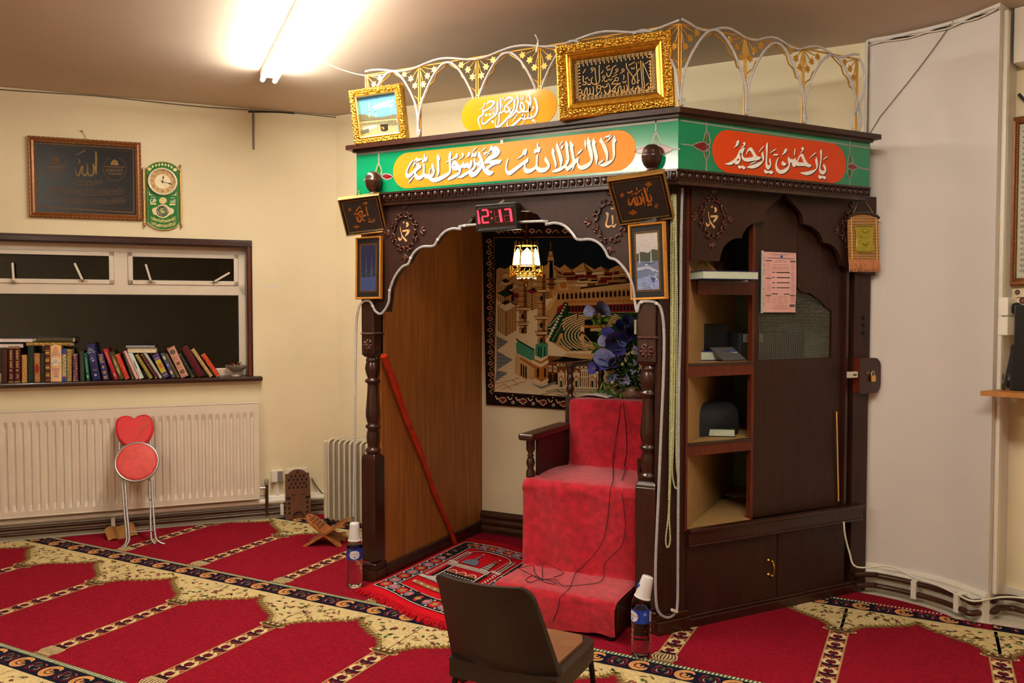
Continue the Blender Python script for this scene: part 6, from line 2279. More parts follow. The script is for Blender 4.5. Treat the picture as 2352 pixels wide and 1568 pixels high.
b.box((.030,.012,.012),(.045,.030,.016), WHITE_P)
b.build('switch', so, world=False)
p0, p1 = onz(712,1125,.26), onz(742,1168,.13)
hc_ = thing('heater_cable', 'grey mains cable running from the wall socket down to the oil heater', 'cable', tuple(p0))
pts = [Lp(-.20,.27,.02), Lp(-.16,.20,.03), Lp(-.10,.12,.05), V((hx - .03, hy + .06,.10)), V((hx + .02, hy + .05,.085))]
B().tube([V(q_) for q_ in smooth_pts([tuple(p_) for p_ in pts],5)],.0045, mat('grey_flex',(92,86,80),.5),6).build('cable', hc_)

# --- dark embroidered picture with dotted frame
fs0, fs1, fz0, fz1 = -1.999,-1.3245,2.133,2.662
mx = LM((fs0 + fs1) / 2,(fz0 + fz1) / 2,.016) @ MX.Rotation(math.radians(.3),4, 'Z')
w, h = fs1 - fs0, fz1 - fz0
MF = mat('brown_gilt_frame',(130,78,34),.4,.35, var=.25, scale=70)
t, p = picture('embroidered_picture', 'wide dark black and gold embroidered calligraphy picture above the window', 'picture', mx, w, h,[(0,-.014),(0,.010),(.005,.016),(.012,.014),(.022,.018),(.034,.012),(.036,.002)], MF,.014,.002, mat('black_velvet',(9,8,9),.32,0, var=.2, scale=100, spec=.5),0)
b = B()
DOT = mat('white_gilt_bead',(232,220,176),.3,.3)
for d, st in ((.006,.028),(.032,.013)):
    x, y = w / 2 - d, h / 2 - d
    for x0, y0, x1, y1 in ((-x,-y, x,-y),(x,-y, x, y),(x, y,-x, y),(-x, y,-x,-y)):
        n = int(math.hypot(x1 - x0, y1 - y0) / st)
        for i in range(n):
            b.ball((x0 + (x1 - x0) * (i + .5) / n, y0 + (y1 - y0) * (i + .5) / n,.0165 if d < .01 else .0135),.0026 if d < .01 else .0022, DOT,6,4)
b.build('bead_row', t, world=False)
GT2 = mat('dim_gold_thread',(138,104,54),.55,.25, var=.35, scale=160)
GT3 = mat('dim_brown_thread',(92,62,34),.6,.15, var=.4, scale=200)
kf = crop(70,310,.12116)
c = on_frame(mx,.0025, kf)
for st in ([(1240,305,20),(1245,420,44),(1243,600,34),(1243,745,24)],[(1185,540,16),(1205,620,40),(1195,720,30),(1140,775,26),(1090,720,22),(1075,540,30),(1080,700,26),(1030,770,30),(980,700,26),(985,590,30),(945,660,20),(930,740,26),(900,775,22),(865,720,14),(850,620,8)],
           [(1035,290,22),(850,385,8)],[(915,465,16),(935,490,20),(905,540,10)]):
    c.stroke(st, GT2,3)
for cx_, cy_ in ((490,580),(1600,640)):
    for i in range(34):
        a = -PI * .42 + i * (PI * 1.84) / 33 + PI / 2 + PI * .5
        a = PI / 2 + .45 + i * (2 * PI - .9) / 33
        x, y = cx_ + 215 * math.cos(a), cy_ - 225 * math.sin(a)
        c.disc(x, y,20, GT3,2,8,6, rot=a + (.6 if i % 2 else -.6))
    c.poly([(cx_ - 190, cy_ - 55),(cx_ + 200, cy_ - 40),(cx_ + 180, cy_ - 15),(cx_ - 180, cy_ - 30)], GT3,2)
    c.poly([(cx_ - 85, cy_ - 75),(cx_ - 60, cy_ - 150),(cx_ - 5, cy_ - 180),(cx_ + 50, cy_ - 145),(cx_ + 75, cy_ - 65)], GT2 if cx_ > 1000 else GT3,2)
    for k in range(6):
        x = cx_ - 140 + k * 54
        c.stroke([(x - 20, cy_ + 60),(x - 16, cy_ + 20),(x, cy_ + 8),(x + 16, cy_ + 20),(x + 20, cy_ + 60)], GT2,3,8)
    c.poly([(cx_ - 150, cy_ + 75),(cx_ + 150, cy_ + 85),(cx_ + 130, cy_ + 120),(cx_ - 120, cy_ + 110)], GT3,2)
rnd = random.Random(31)

def scribble(c, x0, y0, x1, y1, sag, hgt, m):
    """a close-set line of woven script that cannot be read in the photograph"""
    n = int((x1 - x0) / 34)
    for i in range(n):
        f = (i + .5) / n
        x, y = x0 + (x1 - x0) * f, y0 + (y1 - y0) * f + sag * math.sin(PI * f)
        k = rnd.random()
        if k < .3:
            c.stroke([(x, y - hgt * .5),(x + 4, y + hgt * .3)], m,3,9,0)
        elif k < .7:
            c.stroke([(x + 24, y - hgt * .1),(x + 14, y + hgt * .28),(x - 8, y + hgt * .24),(x - 22, y - hgt * .05)], m,3,9,3)
        else:
            c.stroke([(x + 12, y - hgt * .25),(x - 6, y - hgt * .3),(x - 10, y),(x + 14, y + hgt * .1),(x - 16, y + hgt * .35)], m,3,8,3)
        if k > .5:
            c.disc(x + rnd.uniform(-12,12), y - hgt * rnd.uniform(.35,.55),6, m,3, n=5)

scribble(c,780,840,1370,860,30,60, GT3)
scribble(c,790,905,1370,900,30,60, GT3)
scribble(c,350,970,1770,1030,60,90, GT3)
scribble(c,330,1020,1760,1095,60,80, GT3)
scribble(c,300,1130,1810,1220,60,90, GT3)
scribble(c,420,1210,1780,1260,60,70, GT3)
bx = [(100,150),(1950,260),(1960,1470),(130,1360)]
for e in range(4):
    (x0, y0),(x1, y1) = bx[e], bx[(e + 1) % 4]
    n = int(math.hypot(x1 - x0, y1 - y0) / 36)
    for i in range(n):
        x, y = x0 + (x1 - x0) * (i + .5) / n, y0 + (y1 - y0) * (i + .5) / n
        c.disc(x, y,15, GT3,2,22,6, rot=.6 * (-1) ** i)
        c.disc(x, y,8, GT2,3, n=5)
c.stroke([(175,210),(1890,310),(1890,1400),(200,1330)], GT3,2,5,0, True)
c.build('embroidery', p)
b = B()
b.tube([(-.02, h / 2 + .055,-.008),(.008, h / 2,-.006)],.0015, GOLD_D,5)
b.tube([(-.02, h / 2 + .055,-.014),(-.02, h / 2 + .055,.004)],.004, mat('old_nail',(110,80,56),.5,.5),6)
b.build('hanging_string', t, world=False)

# --- ornamental green wall clock
kc = crop(320,365,.10837)
cc_ = onp((374,448), Lp(0,0,.02), LN)
ck = thing('wall_clock', 'ornamental green wall clock with round gold dial and side rods', 'clock', tuple(cc_))
GRC = mat('green_enamel',(22,112,40),.3,0, var=.05, scale=20, coat=.3)
GCL = mat('pale_gold',(226,206,140),.35,.5, var=.1, scale=80)

def kp(x, y, off=.02):
    return onp(kc([(x, y)])[0], Lp(0,0, off), LN)

out = [(150,215),(185,165),(260,110),(360,72),(480,60),(600,72),(700,108),(790,165),(835,230),(850,1350),(800,1420),(700,1470),(590,1495),(480,1495),(380,1475),(270,1425),(165,1345)]
b = B()
lo = [kp(x, y,.004) for x, y in out]
hi = [kp(x, y,.020) for x, y in out]
b.loft([lo[::-1], hi[::-1]], GRC, False)
bd = b.build('board', ck)
b = B()
for seg in ([(150,215),(185,165),(260,110),(360,72),(480,60),(600,72),(700,108),(790,165),(835,230)],[(850,1350),(800,1420),(700,1470),(590,1495),(480,1495),(380,1475),(270,1425),(165,1345)]):
    b.tube([kp(x, y,.021) for x, y in smooth_pts(seg,3)],.003, GCL,6)
b.build('edge_trim', ck)
X = frame_mx(kp(495,482,.020), LD, UP, LN)
R1 = (kp(810,482,.02) - kp(495,482,.02)).length
b = B()
b.lathe([(R1 * .84,.010),(R1 * .86,.016),(R1 * .93,.020),(R1 * .99,.014),(R1,.0),(0,0)], mat('ivory_bezel',(238,228,206),.3,.2),40, X, cap=False)
for i in range(20):
    a = 2 * PI * i / 20
    b.box((R1 * .86,-.002,.014),(R1 * .97,.002,.0215), GCL, X @ MX.Rotation(a,4, 'Z'))
b.build('bezel', ck)
c = plane_canvas(X @ T(V((0,0,.003))),.0004)
c.disc(0,0, R1 * .88, mat('gold_dial',(214,176,120),.3,.3),1, n=40)
c.disc(0,0, R1 * .52, mat('cream_dial',(248,234,196),.4),2, n=36)
INK = ink(96,84,66)
for i in range(1,13):
    a = PI / 2 - i * PI / 6
    c.text(str(i), R1 * .70 * math.cos(a), R1 * .70 * math.sin(a), R1 * .26, INK,3)
dial = c.build('dial', ck)
for nm, a, L, ww, m_ in (('hour_hand', PI / 2 - math.radians(8),.46,.07, ink(90,80,70)),('minute_hand', PI / 2 - math.radians(104),.74,.06, ink(90,80,70)),('second_hand', PI / 2 - math.radians(142),.62,.02, GCL)):
    c = plane_canvas(X @ T(V((0,0,.006))) @ MX.Rotation(a,4, 'Z'),.0004)
    c.poly([(-.14 * R1,-.02 * R1),(L * .5 * R1,-ww * .35 * R1),(L * .62 * R1,-ww * R1),(L * R1,0),(L * .62 * R1, ww * R1),(L * .5 * R1, ww * .35 * R1),(-.14 * R1,.02 * R1)], m_,1)
    if nm != 'second_hand':
        c.disc(0,0,.06 * R1, m_,1)
    c.build(nm, ck)
b = B()
for xx, tp_ in ((100,0),(880,20)):
    def A_(y):
        return kp(xx + (y - 700) * .02, y,.022)
    b.tube([A_(180 + tp_), A_(1360 + tp_)],.0055, mat('bronze_rod',(176,134,76),.35,.6),10)
    for y0, y1, r in ((265,660,.0072),(870,1270,.0072)):
        b.tube([A_(y0 + tp_), A_(y1 + tp_)], r, mat('fluted_gold',(206,170,96),.35,.5, var=.2, scale=200),10)
    for y in (200,225,690,720,760,800,840,1290,1320,1350):
        b.ball(A_(y + tp_),.0078, GCL,10,6)
    b.tube([A_(1370 + tp_), A_(1395 + tp_), A_(1420 + tp_), A_(1450 + tp_)],[.003,.007,.007,.0008], mat('bronze_rod',(176,134,76)),8)
    if tp_:
        b.tube([A_(180), A_(160), A_(145), A_(110)],[.003,.006,.006,.0008], mat('bronze_rod',(176,134,76)),8)
b.build('side_rod', ck)
c = C(lambda x, y: kp(x, y,.0205), LN,.0004)
for x, y in ((285,160),(355,135),(420,120),(487,115),(555,123),(622,138),(685,172)):
    c.disc(x, y,24, GCL,1,34,8, star=.15)
for x, y in ((215,215),(755,228)):
    c.disc(x, y,46, GCL,1,40,9, star=.2)
c.disc(500,882,80, GCL,1,68,24)
for i in range(12):
    a = i * PI / 6
    c.disc(500 + 46 * math.cos(a),882 + 38 * math.sin(a),9, ink(170,140,70),2, n=5)
WHI = ink(240,236,214)
for st in ([(265,840,10),(240,870,14),(240,910,18),(280,915,14),(300,880,18),(330,850,14),(350,880,18),(320,910,12)],[(290,850,14),(315,920,14)],[(240,805,8),(345,815,10)],[(360,870,12),(320,890,14)],
           [(755,850,16),(755,930,12)],[(728,870,10),(730,915,14),(700,920,12),(695,870,12),(690,915,14),(665,918,12),(655,880,8)],[(660,830,8),(750,820,10)],[(700,810,10),(690,840,10)]):
    c.stroke(st, WHI,1)
for x0, x1, y in ((232,360,950),(640,765,962)):
    c.rect(x0, y - 17, x1, y + 17, GCL,1)
for k in range(2):
    y0 = 1215 + k * 105
    c.poly(smooth_pts([(245, y0 - 20),(330, y0 + 40),(500, y0 + 72),(670, y0 + 45),(760, y0 - 15),(790, y0 + 30),(680, y0 + 100),(500, y0 + 132),(320, y0 + 95),(235, y0 + 35)],3, True), ink(96,128,58),1)
    for j in range(2):
        scribble(c,265, y0 + 18 + j * 34,765, y0 + 22 + j * 34,62,40, GCL)
for xx in (178,812):
    for i in range(24):
        y = 250 + i * 46
        if not (340 < y < 580):
            c.disc(xx + (y - 700) * .01, y,7, WHI,1, n=6)
for pts in ([(203,660),(215,720),(250,750),(312,765),(205,768)],[(785,672),(775,730),(745,758),(680,770),(786,774)]):
    c.poly(pts, GCL,1)
c.poly(smooth_pts([(270,1080),(300,1040),(370,1020),(430,975),(500,962),(570,975),(640,1030),(710,1050),(735,1100),(710,1160),(640,1190),(570,1240),(500,1250),(430,1235),(360,1190),(300,1170)],3, True), GCL,1)
c.poly(smooth_pts([(282,1085),(310,1052),(372,1035),(440,990),(500,975),(560,990),(630,1042),(700,1062),(720,1100),(700,1150),(632,1178),(560,1225),(500,1235),(440,1222),(368,1180),(310,1160)],3, True), ink(226,206,172),2)
c.build('gilt_ornament', bd)
X = frame_mx(kp(490,1105,.022), LD, UP, LN)
R2 = (kp(615,1105) - kp(490,1105)).length
b = B()
b.lathe([(R2 * .72,.003),(R2 * .8,.008),(R2 * .9,.006),(R2 * .98,.002),(R2,0),(0,-.001)], mat('dark_bronze_ring',(92,66,48),.3,.6),28, X, cap=False)
b.tube([(R2 * .82 * math.cos(2 * PI * i / 28), R2 * .82 * math.sin(2 * PI * i / 28),.007) for i in range(28)],.0028, CHROME,6, X, closed=True)
b.build('pendulum_ring', ck)
c = plane_canvas(X @ T(V((0,0,.0035))),.0004)
c.disc(0,0, R2 * .72, ink(72,104,56),1, n=24)
for st in ([(-.4,.2,.10),(-.1,.42,.12),(.3,.35,.1)],[(-.5,-.05,.12),(-.1,.05,.14),(.2,-.1,.12),(.5,.15,.08)],[(-.3,-.35,.1),(.1,-.28,.14),(.4,-.3,.08)],[(-.1,.3,.08),(-.05,-.2,.1)]):
    c.stroke([(x * R2, y * R2, w_ * R2) for x, y, w_ in st], GCL,2)
c.build('pendulum_face', ck)

# ================================================================ books along the window sill
b1, b2_ = crop(0,760,.12755), crop(280,770,.13605)
BOFF = .058
PAGE = mat('page_block',(214,200,168),.85,0, var=.08, scale=(60))
SILLZ = WZ0 + .0008

def bs_(q):
    p_ = onp(q, Lp(0,0, BOFF), LN)
    return V(((p_ - LC).dot(LD), p_.z))

def book(name, label, bl, br, tl, tr, cov, deco=None, depth=.135, flat=False, snap=True, pages_front=False, page_m=None, group='books on the window sill'):
    """corners of the spine as seen; builds covers, spine and page block"""
    BL, BR, TL, TR_ = bs_(bl), bs_(br), bs_(tl), bs_(tr)
    ub = (BR - BL)
    uv = ((TL + TR_) / 2 - (BL + BR) / 2)
    hgt = uv.length
    up = uv / hgt
    rt = V((up.y,-up.x))
    thk = max(.008, abs(((TR_ - TL) + ub).dot(rt)) / 2)
    c_ = (BL + BR) / 2
    lowest = min(c_.y - rt.y * thk / 2, c_.y + rt.y * thk / 2)
    if snap:
        c_.y += SILLZ - lowest
    o3 = LD * rt.x + UP * rt.y
    u3 = LD * up.x + UP * up.y
    mx = frame_mx(LC + LD * c_.x + UP * c_.y + LN * BOFF, o3, u3, LN)
    t = thing(name, label, 'book', mx=mx, group=group)
    h2 = thk / 2
    b = B()
    if pages_front:
        for sx in (-1,1):
            b.box((sx * h2 - (.0025 if sx > 0 else 0),0,-depth),(sx * h2 + (.0025 if sx < 0 else 0), hgt,0), cov)
        b.box((-h2,0,-depth),(h2, hgt,-depth + .003), cov)
        b.build('cover', t, world=False)
        B().box((-h2 + .0026,.003,-depth + .004),(h2 - .0026, hgt - .003,-.004), page_m or PAGE).build('pages', t, world=False)
    else:
        pts = [(-h2,-depth),(-h2,-.004),(-h2 * .6,-.0008),(0,0),(h2 * .6,-.0008),(h2,-.004),(h2,-depth),(h2 - .002,-depth),(h2 - .002,-.006),(-h2 + .002,-.006),(-h2 + .002,-depth)]
        b.prism([(x, z) for x, z in pts][::-1],0, hgt, cov, MX(((1,0,0,0),(0,0,1,0),(0,1,0,0),(0,0,0,1))))
        b.build('cover', t, world=False)
        B().box((-h2 + .0022,.003,-depth + .004),(h2 - .0022, hgt - .003,-.0062), page_m or PAGE).build('pages', t, world=False)
    if deco:
        c = plane_canvas(T(V((0,0,.0006))),.0004)
        deco(c, h2 * .97, hgt)
        c.build('spine_print', t, world=False)
    return t

def cov(name, rgb, rough=.4, metal=.0, var=.08):
    return mat('cover_' + name, rgb, rough, metal, var=var, scale=60)

GI = mat('gilt_print',(222,186,96),.35,.5, var=.2, scale=150)

def d_bands(c, w, h):
    for i in range(9):
        y = h * (.04 + .105 * i)
        c.rect(-w, y, w, y + h * .012, GI,1)
        if i % 2:
            c.rect(-w * .8, y + h * .03, w * .8, y + h * .075, GI,1)

def d_num(n):
    def f(c, w, h):
        c.text(n,0, h * .17, h * .16, GI,1)
        c.rect(-w,.012 * h, w,.03 * h, GI,1)
        c.rect(-w,.955 * h, w,.97 * h, GI,1)
        c.disc(0, h * .34, w * .5, GI,1, h * .025,4)
        for y0, y1 in ((.42,.60),(.64,.90)):
            k = int((y1 - y0) * 40)
            for i in range(k):
                c.rect(-w * .35, h * (y0 + (y1 - y0) * i / k), w * (.3 + .3 * (i % 3 == 0)), h * (y0 + (y1 - y0) * (i + .55) / k), GI,1)
    return f

def d_gilt(seed, m, m2=None, n=40):
    def f(c, w, h):
        r_ = random.Random(seed)
        for i in range(n):
            x, y = r_.uniform(-w * .75, w * .75), h * (i + .5) / n
            c.disc(x, y, w * r_.uniform(.12,.35), m2 if (m2 and i % 4 == 0) else m,1 + i % 3, h * .014,6, rot=r_.uniform(0,3))
        c.rect(-w, h * .01, w, h * .025, m,1)
        c.rect(-w, h * .97, w, h * .985, m,1)
    return f

def d_holy(c, w, h):
    BLK, PK, BU = ink(60,56,60), ink(206,70,110), ink(86,100,150)
    c.disc(0, h * .535, w * .80, ink(236,226,206),1, h * .105,20)
    for s_, y in (('THE',.575),('HOLY',.535),('QURAN',.495)):
        c.text(s_,0, h * y, h * .052, BLK,2)
    c.rect(-w * .15, h * .452, w * .15, h * .455, BLK,2)
    for sy in (1,-1):
        y0 = h * .53
        for dy, sc, m_ in ((.17,.8, BU),(.20,.55, PK),(.235,.7, BU),(.27,.35, PK),(.32,.45, BU),(.375,.22, PK)):
            for sx in (-1,1):
                c.stroke([(0, y0 + sy * h * dy),(sx * w * sc * .6, y0 + sy * h * (dy + .02)),(sx * w * sc, y0 + sy * h * (dy - .015)),(sx * w * sc * .7, y0 + sy * h * (dy - .035))], m_,1, w * .06,3)
            c.disc(0, y0 + sy * h * dy, w * .09, m_,2, h * .010,8)
    for i in range(14):
        a = 2 * PI * i / 14
        c.disc(w * .86 * math.cos(a), h * .535 + h * .125 * math.sin(a), w * .07, ink(190,150,150),1, h * .008,6)
    c.rect(-w * .55, h * .115, w * .55, h * .165, ink(226,214,206),1)
    for i in range(6):
        c.rect(-w * .5 + i * w * .17, h * .145,-w * .38 + i * w * .17, h * .158, BU,2)
        c.rect(-w * .4 + i * w * .14, h * .122,-w * .3 + i * w * .14, h * .134, BU,2)

def d_diamond(c, w, h):
    c.poly([(0, h * .30),(w * .9, h * .42),(w * .9, h * .52),(0, h * .64),(-w * .9, h * .52),(-w * .9, h * .42)], ink(146,34,22),1)
    for y in (.78,.16):
        for k in (1,.6):
            c.stroke([(0, h * (y - .12 * k)),(w * .7 * k, h * y),(0, h * (y + .14 * k)),(-w * .7 * k, h * y)], ink(226,196,140),1, w * .10,0, True)

def d_floral(c, w, h):
    c.rect(-w, h * .84, w, h, ink(36,62,140),1)
    c.rect(-w,0, w, h * .14, ink(36,62,140),1)
    for y in (.82,.15):
        c.disc(0, h * y, w * .5, ink(206,40,48),2, h * .03,8, star=.2)
    for i in range(9):
        c.disc(w * .4 * (-1) ** i, h * (.30 + .055 * i), w * .35,[ink(84,110,78), ink(190,120,90), ink(60,66,60)][i % 3],2, h * .018,6, rot=i)

def d_noble(c, w, h):
    WH_ = ink(206,206,226)
    c.text('The',-w * .2, h * .88, h * .05, WH_,1)
    c.text('Noble',-w * .1, h * .835, h * .06, WH_,1)
    c.text("Qur'an",0, h * .775, h * .07, WH_,1)
    for i in range(4):
        c.rect(-w * .5, h * (.70 - i * .03), w * (.4 - .1 * (i % 2)), h * (.706 - i * .03), ink(130,130,180),1)
    c.stroke([(-w * .6, h * .56),(-w * .1, h * .62),(w * .2, h * .56),(-w * .3, h * .52),(w * .5, h * .54)], WH_,1, w * .12)
    c.rect(-w * .5, h * .285, w * .6, h * .295, ink(190,130,130),1)
    c.rect(-w * .4, h * .265, w * .5, h * .273, ink(190,130,130),1)
    c.disc(0, h * .14, w * .32, WH_,1, h * .028,14)
    c.disc(0, h * .14, w * .14, ink(40,36,110),2, h * .012,8)

def d_hell(c, w, h):
    c.text('Hell',0, h * .80, w * 2.1, GI,1, rot=-PI / 2)
    for i in range(3):
        c.rect(-w * .35, h * (.44 + i * .035), w * .35, h * (.462 + i * .035), GI,1)
    for y in (.30,.12):
        c.rect(-w * .6, h * y, w * .6, h * (y + .03), GI,1)
        c.rect(-w * .6, h * (y - .07), w * .6, h * (y - .04), GI,1)
        c.rect(-w * .12, h * (y - .07), w * .12, h * (y + .03), GI,1)

def d_title(m, y0=.55, y1=.92):
    def f(c, w, h):
        for i in range(9):
            y = h * (y0 + (y1 - y0) * i / 9)
            c.rect(-w * .35, y, w * (.15 + .25 * (i % 2)), y + h * (y1 - y0) * .06, m,1)
        c.rect(-w * .4, h * .10, w * .4, h * .20, m,1)
    return f

def d_olive(c, w, h):
    c.poly([(0, h * .12),(w * .5, h * .28),(w * .6, h * .48),(w * .4, h * .66),(0, h * .86),(-w * .4, h * .66),(-w * .6, h * .48),(-w * .5, h * .28)], ink(168,150,80),1)
    c.disc(0, h * .47, w * .35, ink(92,96,50),2, h * .07,10)

def d_yellow(c, w, h):
    c.rect(-w * .9, h * .22, w * .9, h * .76, ink(176,164,44),1)
    c.rect(-w * .5, h * .40, w * .5, h * .62, ink(196,104,40),2)
    for y in (.82,.12):
        for i in range(4):
            c.disc(-w * .6 + i * w * .4, h * y, w * .22, ink(206,200,190),1, h * .022,6, star=.4)
    for i in range(3):
        c.stroke([(-w * .3, h * (.44 + i * .055)),(w * .1, h * (.46 + i * .055)),(w * .3, h * (.43 + i * .055))], ink(120,50,24),3, w * .08)

def d_ornate(c, w, h):
    for y, k in ((.84,1.0),(.46,.7),(.18,.9)):
        c.disc(0, h * y, w * .80 * k, ink(46,40,32),1, h * .085 * k,16, star=.22)
        c.disc(0, h * y, w * .45 * k, ink(128,120,80),2, h * .05 * k,10)
        c.disc(0, h * y, w * .2 * k, ink(46,40,32),3, h * .022 * k,8)
    for y in (.97,.66,.60,.32,.04):
        for i in range(3):
            c.disc(-w * .5 + i * w * .5, h * y, w * .14, ink(52,44,40),1, h * .014,5)

def d_blue(c, w, h):
    for y in (.82,.22):
        c.disc(0, h * y, w * .7, ink(206,190,150),1, h * .09,12, star=.2)
    c.disc(0, h * .52, w * .7, ink(70,90,190),1, h * .10,12, star=.15)
    c.disc(0, h * .52, w * .35, ink(216,206,176),2, h * .04,8)

def d_white(c, w, h):
    c.poly([(-w * .3, h * .35),(w * .1, h * .40),(w * .2, h * .72),(-w * .2, h * .64)], ink(70,80,76),1)
    for i in range(4):
        c.rect(-w * .4, h * (.14 + i * .03), w * .4, h * (.152 + i * .03), ink(176,186,176),1)

def V4(cr, x0t, x1t, yt, x0b, x1b, yb):
    q = cr([(x0b, yb),(x1b, yb),(x0t, yt),(x1t, yt)])
    return q

for nm, lb, cr, a_, cv, dc in (
    ('upright', 'dark red-brown book with plain spine standing left of the numbered maroon pair', b1,(22,128,405,22,130,1000), cov('brown_red',(64,26,18)), None),
    ('upright', 'maroon book with gilt lettered spine numbered 2 on the sill', b1,(145,245,315,150,245,968), cov('maroon',(74,16,26)), d_num('2')),
    ('upright', 'maroon book with gilt lettered spine numbered 3 on the sill', b1,(255,362,312,262,365,965), cov('maroon',(74,16,26)), d_num('3')),
    ('upright', 'short golden tan book with worn gilt spine beside the dark green book', b1,(388,482,475,392,488,970), cov('gold_tan',(190,140,80),.4,.3), d_gilt(1, GI)),
    ('upright', 'tall dark green book with plain spine left of the red diamond book', b1,(495,602,292,498,604,962), cov('dark_green',(20,38,28)), None),
    ('upright', 'tan book with white lozenges and a red hexagon on its spine', b1,(610,714,432,618,724,950), cov('tan',(160,106,58)), d_diamond),
    ('upright', 'dark olive plain book between the red hexagon book and the banded maroon book', b1,(722,800,430,728,806,950), cov('dark_olive',(44,38,22)), None),
    ('upright', 'maroon book with many gilt bands across its spine left of the cream book', b1,(808,898,305,816,906,940), cov('maroon2',(86,22,28)), d_bands),
    ('upright', 'large cream book titled THE HOLY QURAN with a floral spine', b1,(903,1103,277,915,1110,950), cov('cream',(238,190,130),.5), d_holy),
    ('upright', 'blue ended floral book with red blossoms right of the cream book', b1,(1114,1190,350,1118,1192,935), cov('grey_green',(176,170,130)), d_floral),
    ('upright', 'pale gold patterned book right of the blue ended floral book', b1,(1200,1286,358,1204,1290,932), cov('pale_gold',(160,136,84),.4,.3), d_gilt(2, GI, ink(96,70,40))),
    ('upright', 'maroon and purple book with a gilt patterned spine and pale headband', b1,(1300,1396,440,1318,1402,922), cov('plum',(96,40,58)), d_gilt(3, ink(190,160,120), ink(74,60,130))),
    ('upright', 'dark grey-green plain book left of the teal book', b1,(1425,1505,395,1442,1522,920), cov('grey_green2',(48,56,46)), None),
    ('leaning', 'slim teal green book with small pale lettering', b1,(1508,1562,424,1552,1625,920), cov('teal',(10,88,66)), d_title(ink(150,200,160),.3,.85)),
    ('leaning', 'tall navy blue book with white title and round emblem near its foot', b1,(1545,1692,272,1668,1808,920), cov('navy',(30,28,84)), d_noble),
    ('leaning', 'navy blue book with large gold word Hell on its spine', b1,(1755,1852,432,1850,1972,905), cov('navy2',(42,36,92)), d_hell),
    ('leaning', 'slim crimson to red book with pale lettering leaning on the blue book', b1,(1842,1922,352,2062,2132,895), cov('crimson',(176,30,50)), d_title(ink(216,150,150))),
    ('leaning', 'olive green book with a pale gold pointed medallion spine', b1,(1945,2042,398,2145,2240,888), cov('olive',(62,60,26)), d_olive),
    ('leaning', 'bright red book with gilt scrolls leaning beside the olive medallion book', b1,(2058,2150,436,2248,2342,882), cov('bright_red',(196,30,24)), d_gilt(4, GI, None,30)),
    ('leaning', 'thin black and grey mottled book between the red gilt book and the pink book', b2_,(5,48,300,165,214,762), cov('black_grey',(52,50,44)), d_gilt(6, ink(150,140,110), None,24)),
    ('leaning', 'thin pale pink book with a plain spine', b2_,(20,74,284,232,282,755), cov('pink',(222,164,160),.5), None),
    ('leaning', 'white book with dark green motif on its spine', b2_,(90,174,310,290,374,748), cov('white',(206,214,206),.5), d_white),
    ('leaning', 'olive gold book with a shiny plain spine', b2_,(208,278,336,462,530,735), cov('olive_gold',(150,136,60),.35,.3), d_gilt(7, ink(190,176,96), None,14)),
    ('leaning', 'maroon book with faded gilt left of the pale green lettered book', b2_,(300,358,336,556,620,742), cov('maroon3',(70,20,30)), d_gilt(8, GI, None,12)),
    ('leaning', 'slim pale book with pink lettering and green ends', b2_,(348,402,298,632,686,738), cov('pale_green',(176,186,166),.5), d_title(ink(206,130,150),.2,.8)),
    ('leaning', 'purple and yellow book with an orange square on its spine', b2_,(492,612,340,692,808,730), cov('purple',(76,52,100)), d_yellow),
    ('leaning', 'blue and cream ornamented book right of the yellow one', b2_,(640,716,315,846,912,726), cov('slate',(74,78,96)), d_blue),
    ('leaning', 'thin olive brown book left of the large pink and black ornate book', b2_,(716,762,318,920,984,722), cov('olive_brown',(86,76,44)), None),
    ('leaning', 'thick ornate pink and black book with star medallions', b2_,(745,890,205,996,1132,702), cov('salmon',(196,140,118),.5), d_ornate),
    ('leaning', 'dark green book with a gilt foot between the ornate and the thick maroon book', b2_,(945,1004,312,1165,1236,704), cov('dark_green2',(34,46,34)), d_gilt(9, ink(150,150,90), None,6)),
    ('leaning', 'thick plain glossy maroon book near the right end of the row', b2_,(985,1118,205,1288,1414,702), cov('wine',(80,14,24),.3), None),
    ('leaning', 'cream gold ornamented book leaning on the thick maroon book', b2_,(1150,1226,235,1478,1544,695), cov('cream_gold',(180,150,96),.4,.2), d_gilt(10, ink(226,206,150), ink(120,60,50),22)),
    ('leaning', 'orange red gilt lettered book at the right end of the row', b2_,(1326,1410,335,1580,1670,702), cov('orange_red',(196,54,22)), d_gilt(12, GI, None,16)),
):
    q = V4(cr, *a_)
    book('book', lb, q[0], q[1], q[2], q[3], cv, dc)
# books lying flat on the row: spine runs along the wall
for lb, cr, x0, x1, y0, y1, cv, pg, dc in (
    ('thin white paged book lying flat on the left end of the row, the lower one', b1,-260,415,300,228, cov('grey_cover',(150,140,140)), True, None),
    ('white paged book lying flat on top of the left end of the row', b1,-200,590,205,128, cov('dark_cover',(52,50,58)), True, None),
    ('slim gilt spined book lying flat above the cream book', b1,470,1292,268,206, cov('gilt_cover',(150,120,60),.35,.4), False, d_gilt(14, GI, ink(60,44,30),30)),
    ('dark olive book lying flat on the slim gilt book', b1,648,1310,204,122, cov('olive_dark',(62,52,24)), False, None),
    ('tan paged book lying flat across the leaning books', b2_,88,582,296,214, cov('tan_cover',(150,130,90)), True, None),
    ('thin grey book lying flat on the tan paged book', b2_,66,552,212,176, cov('grey_cover2',(140,136,140)), False, None),
):
    q = cr([(x0, y0),(x1, y0),(x0, y1),(x1, y1)])
    BL, BR, TL = bs_(q[0]), bs_(q[1]), bs_(q[2])
    book('book', lb, q[2], q[0], q[3], q[1], cv, dc, snap=False, pages_front=pg, group='books lying flat on the row', page_m=mat('white_pages',(228,214,206),.8,0, var=.05, scale=60) if cr is b1 else PAGE)

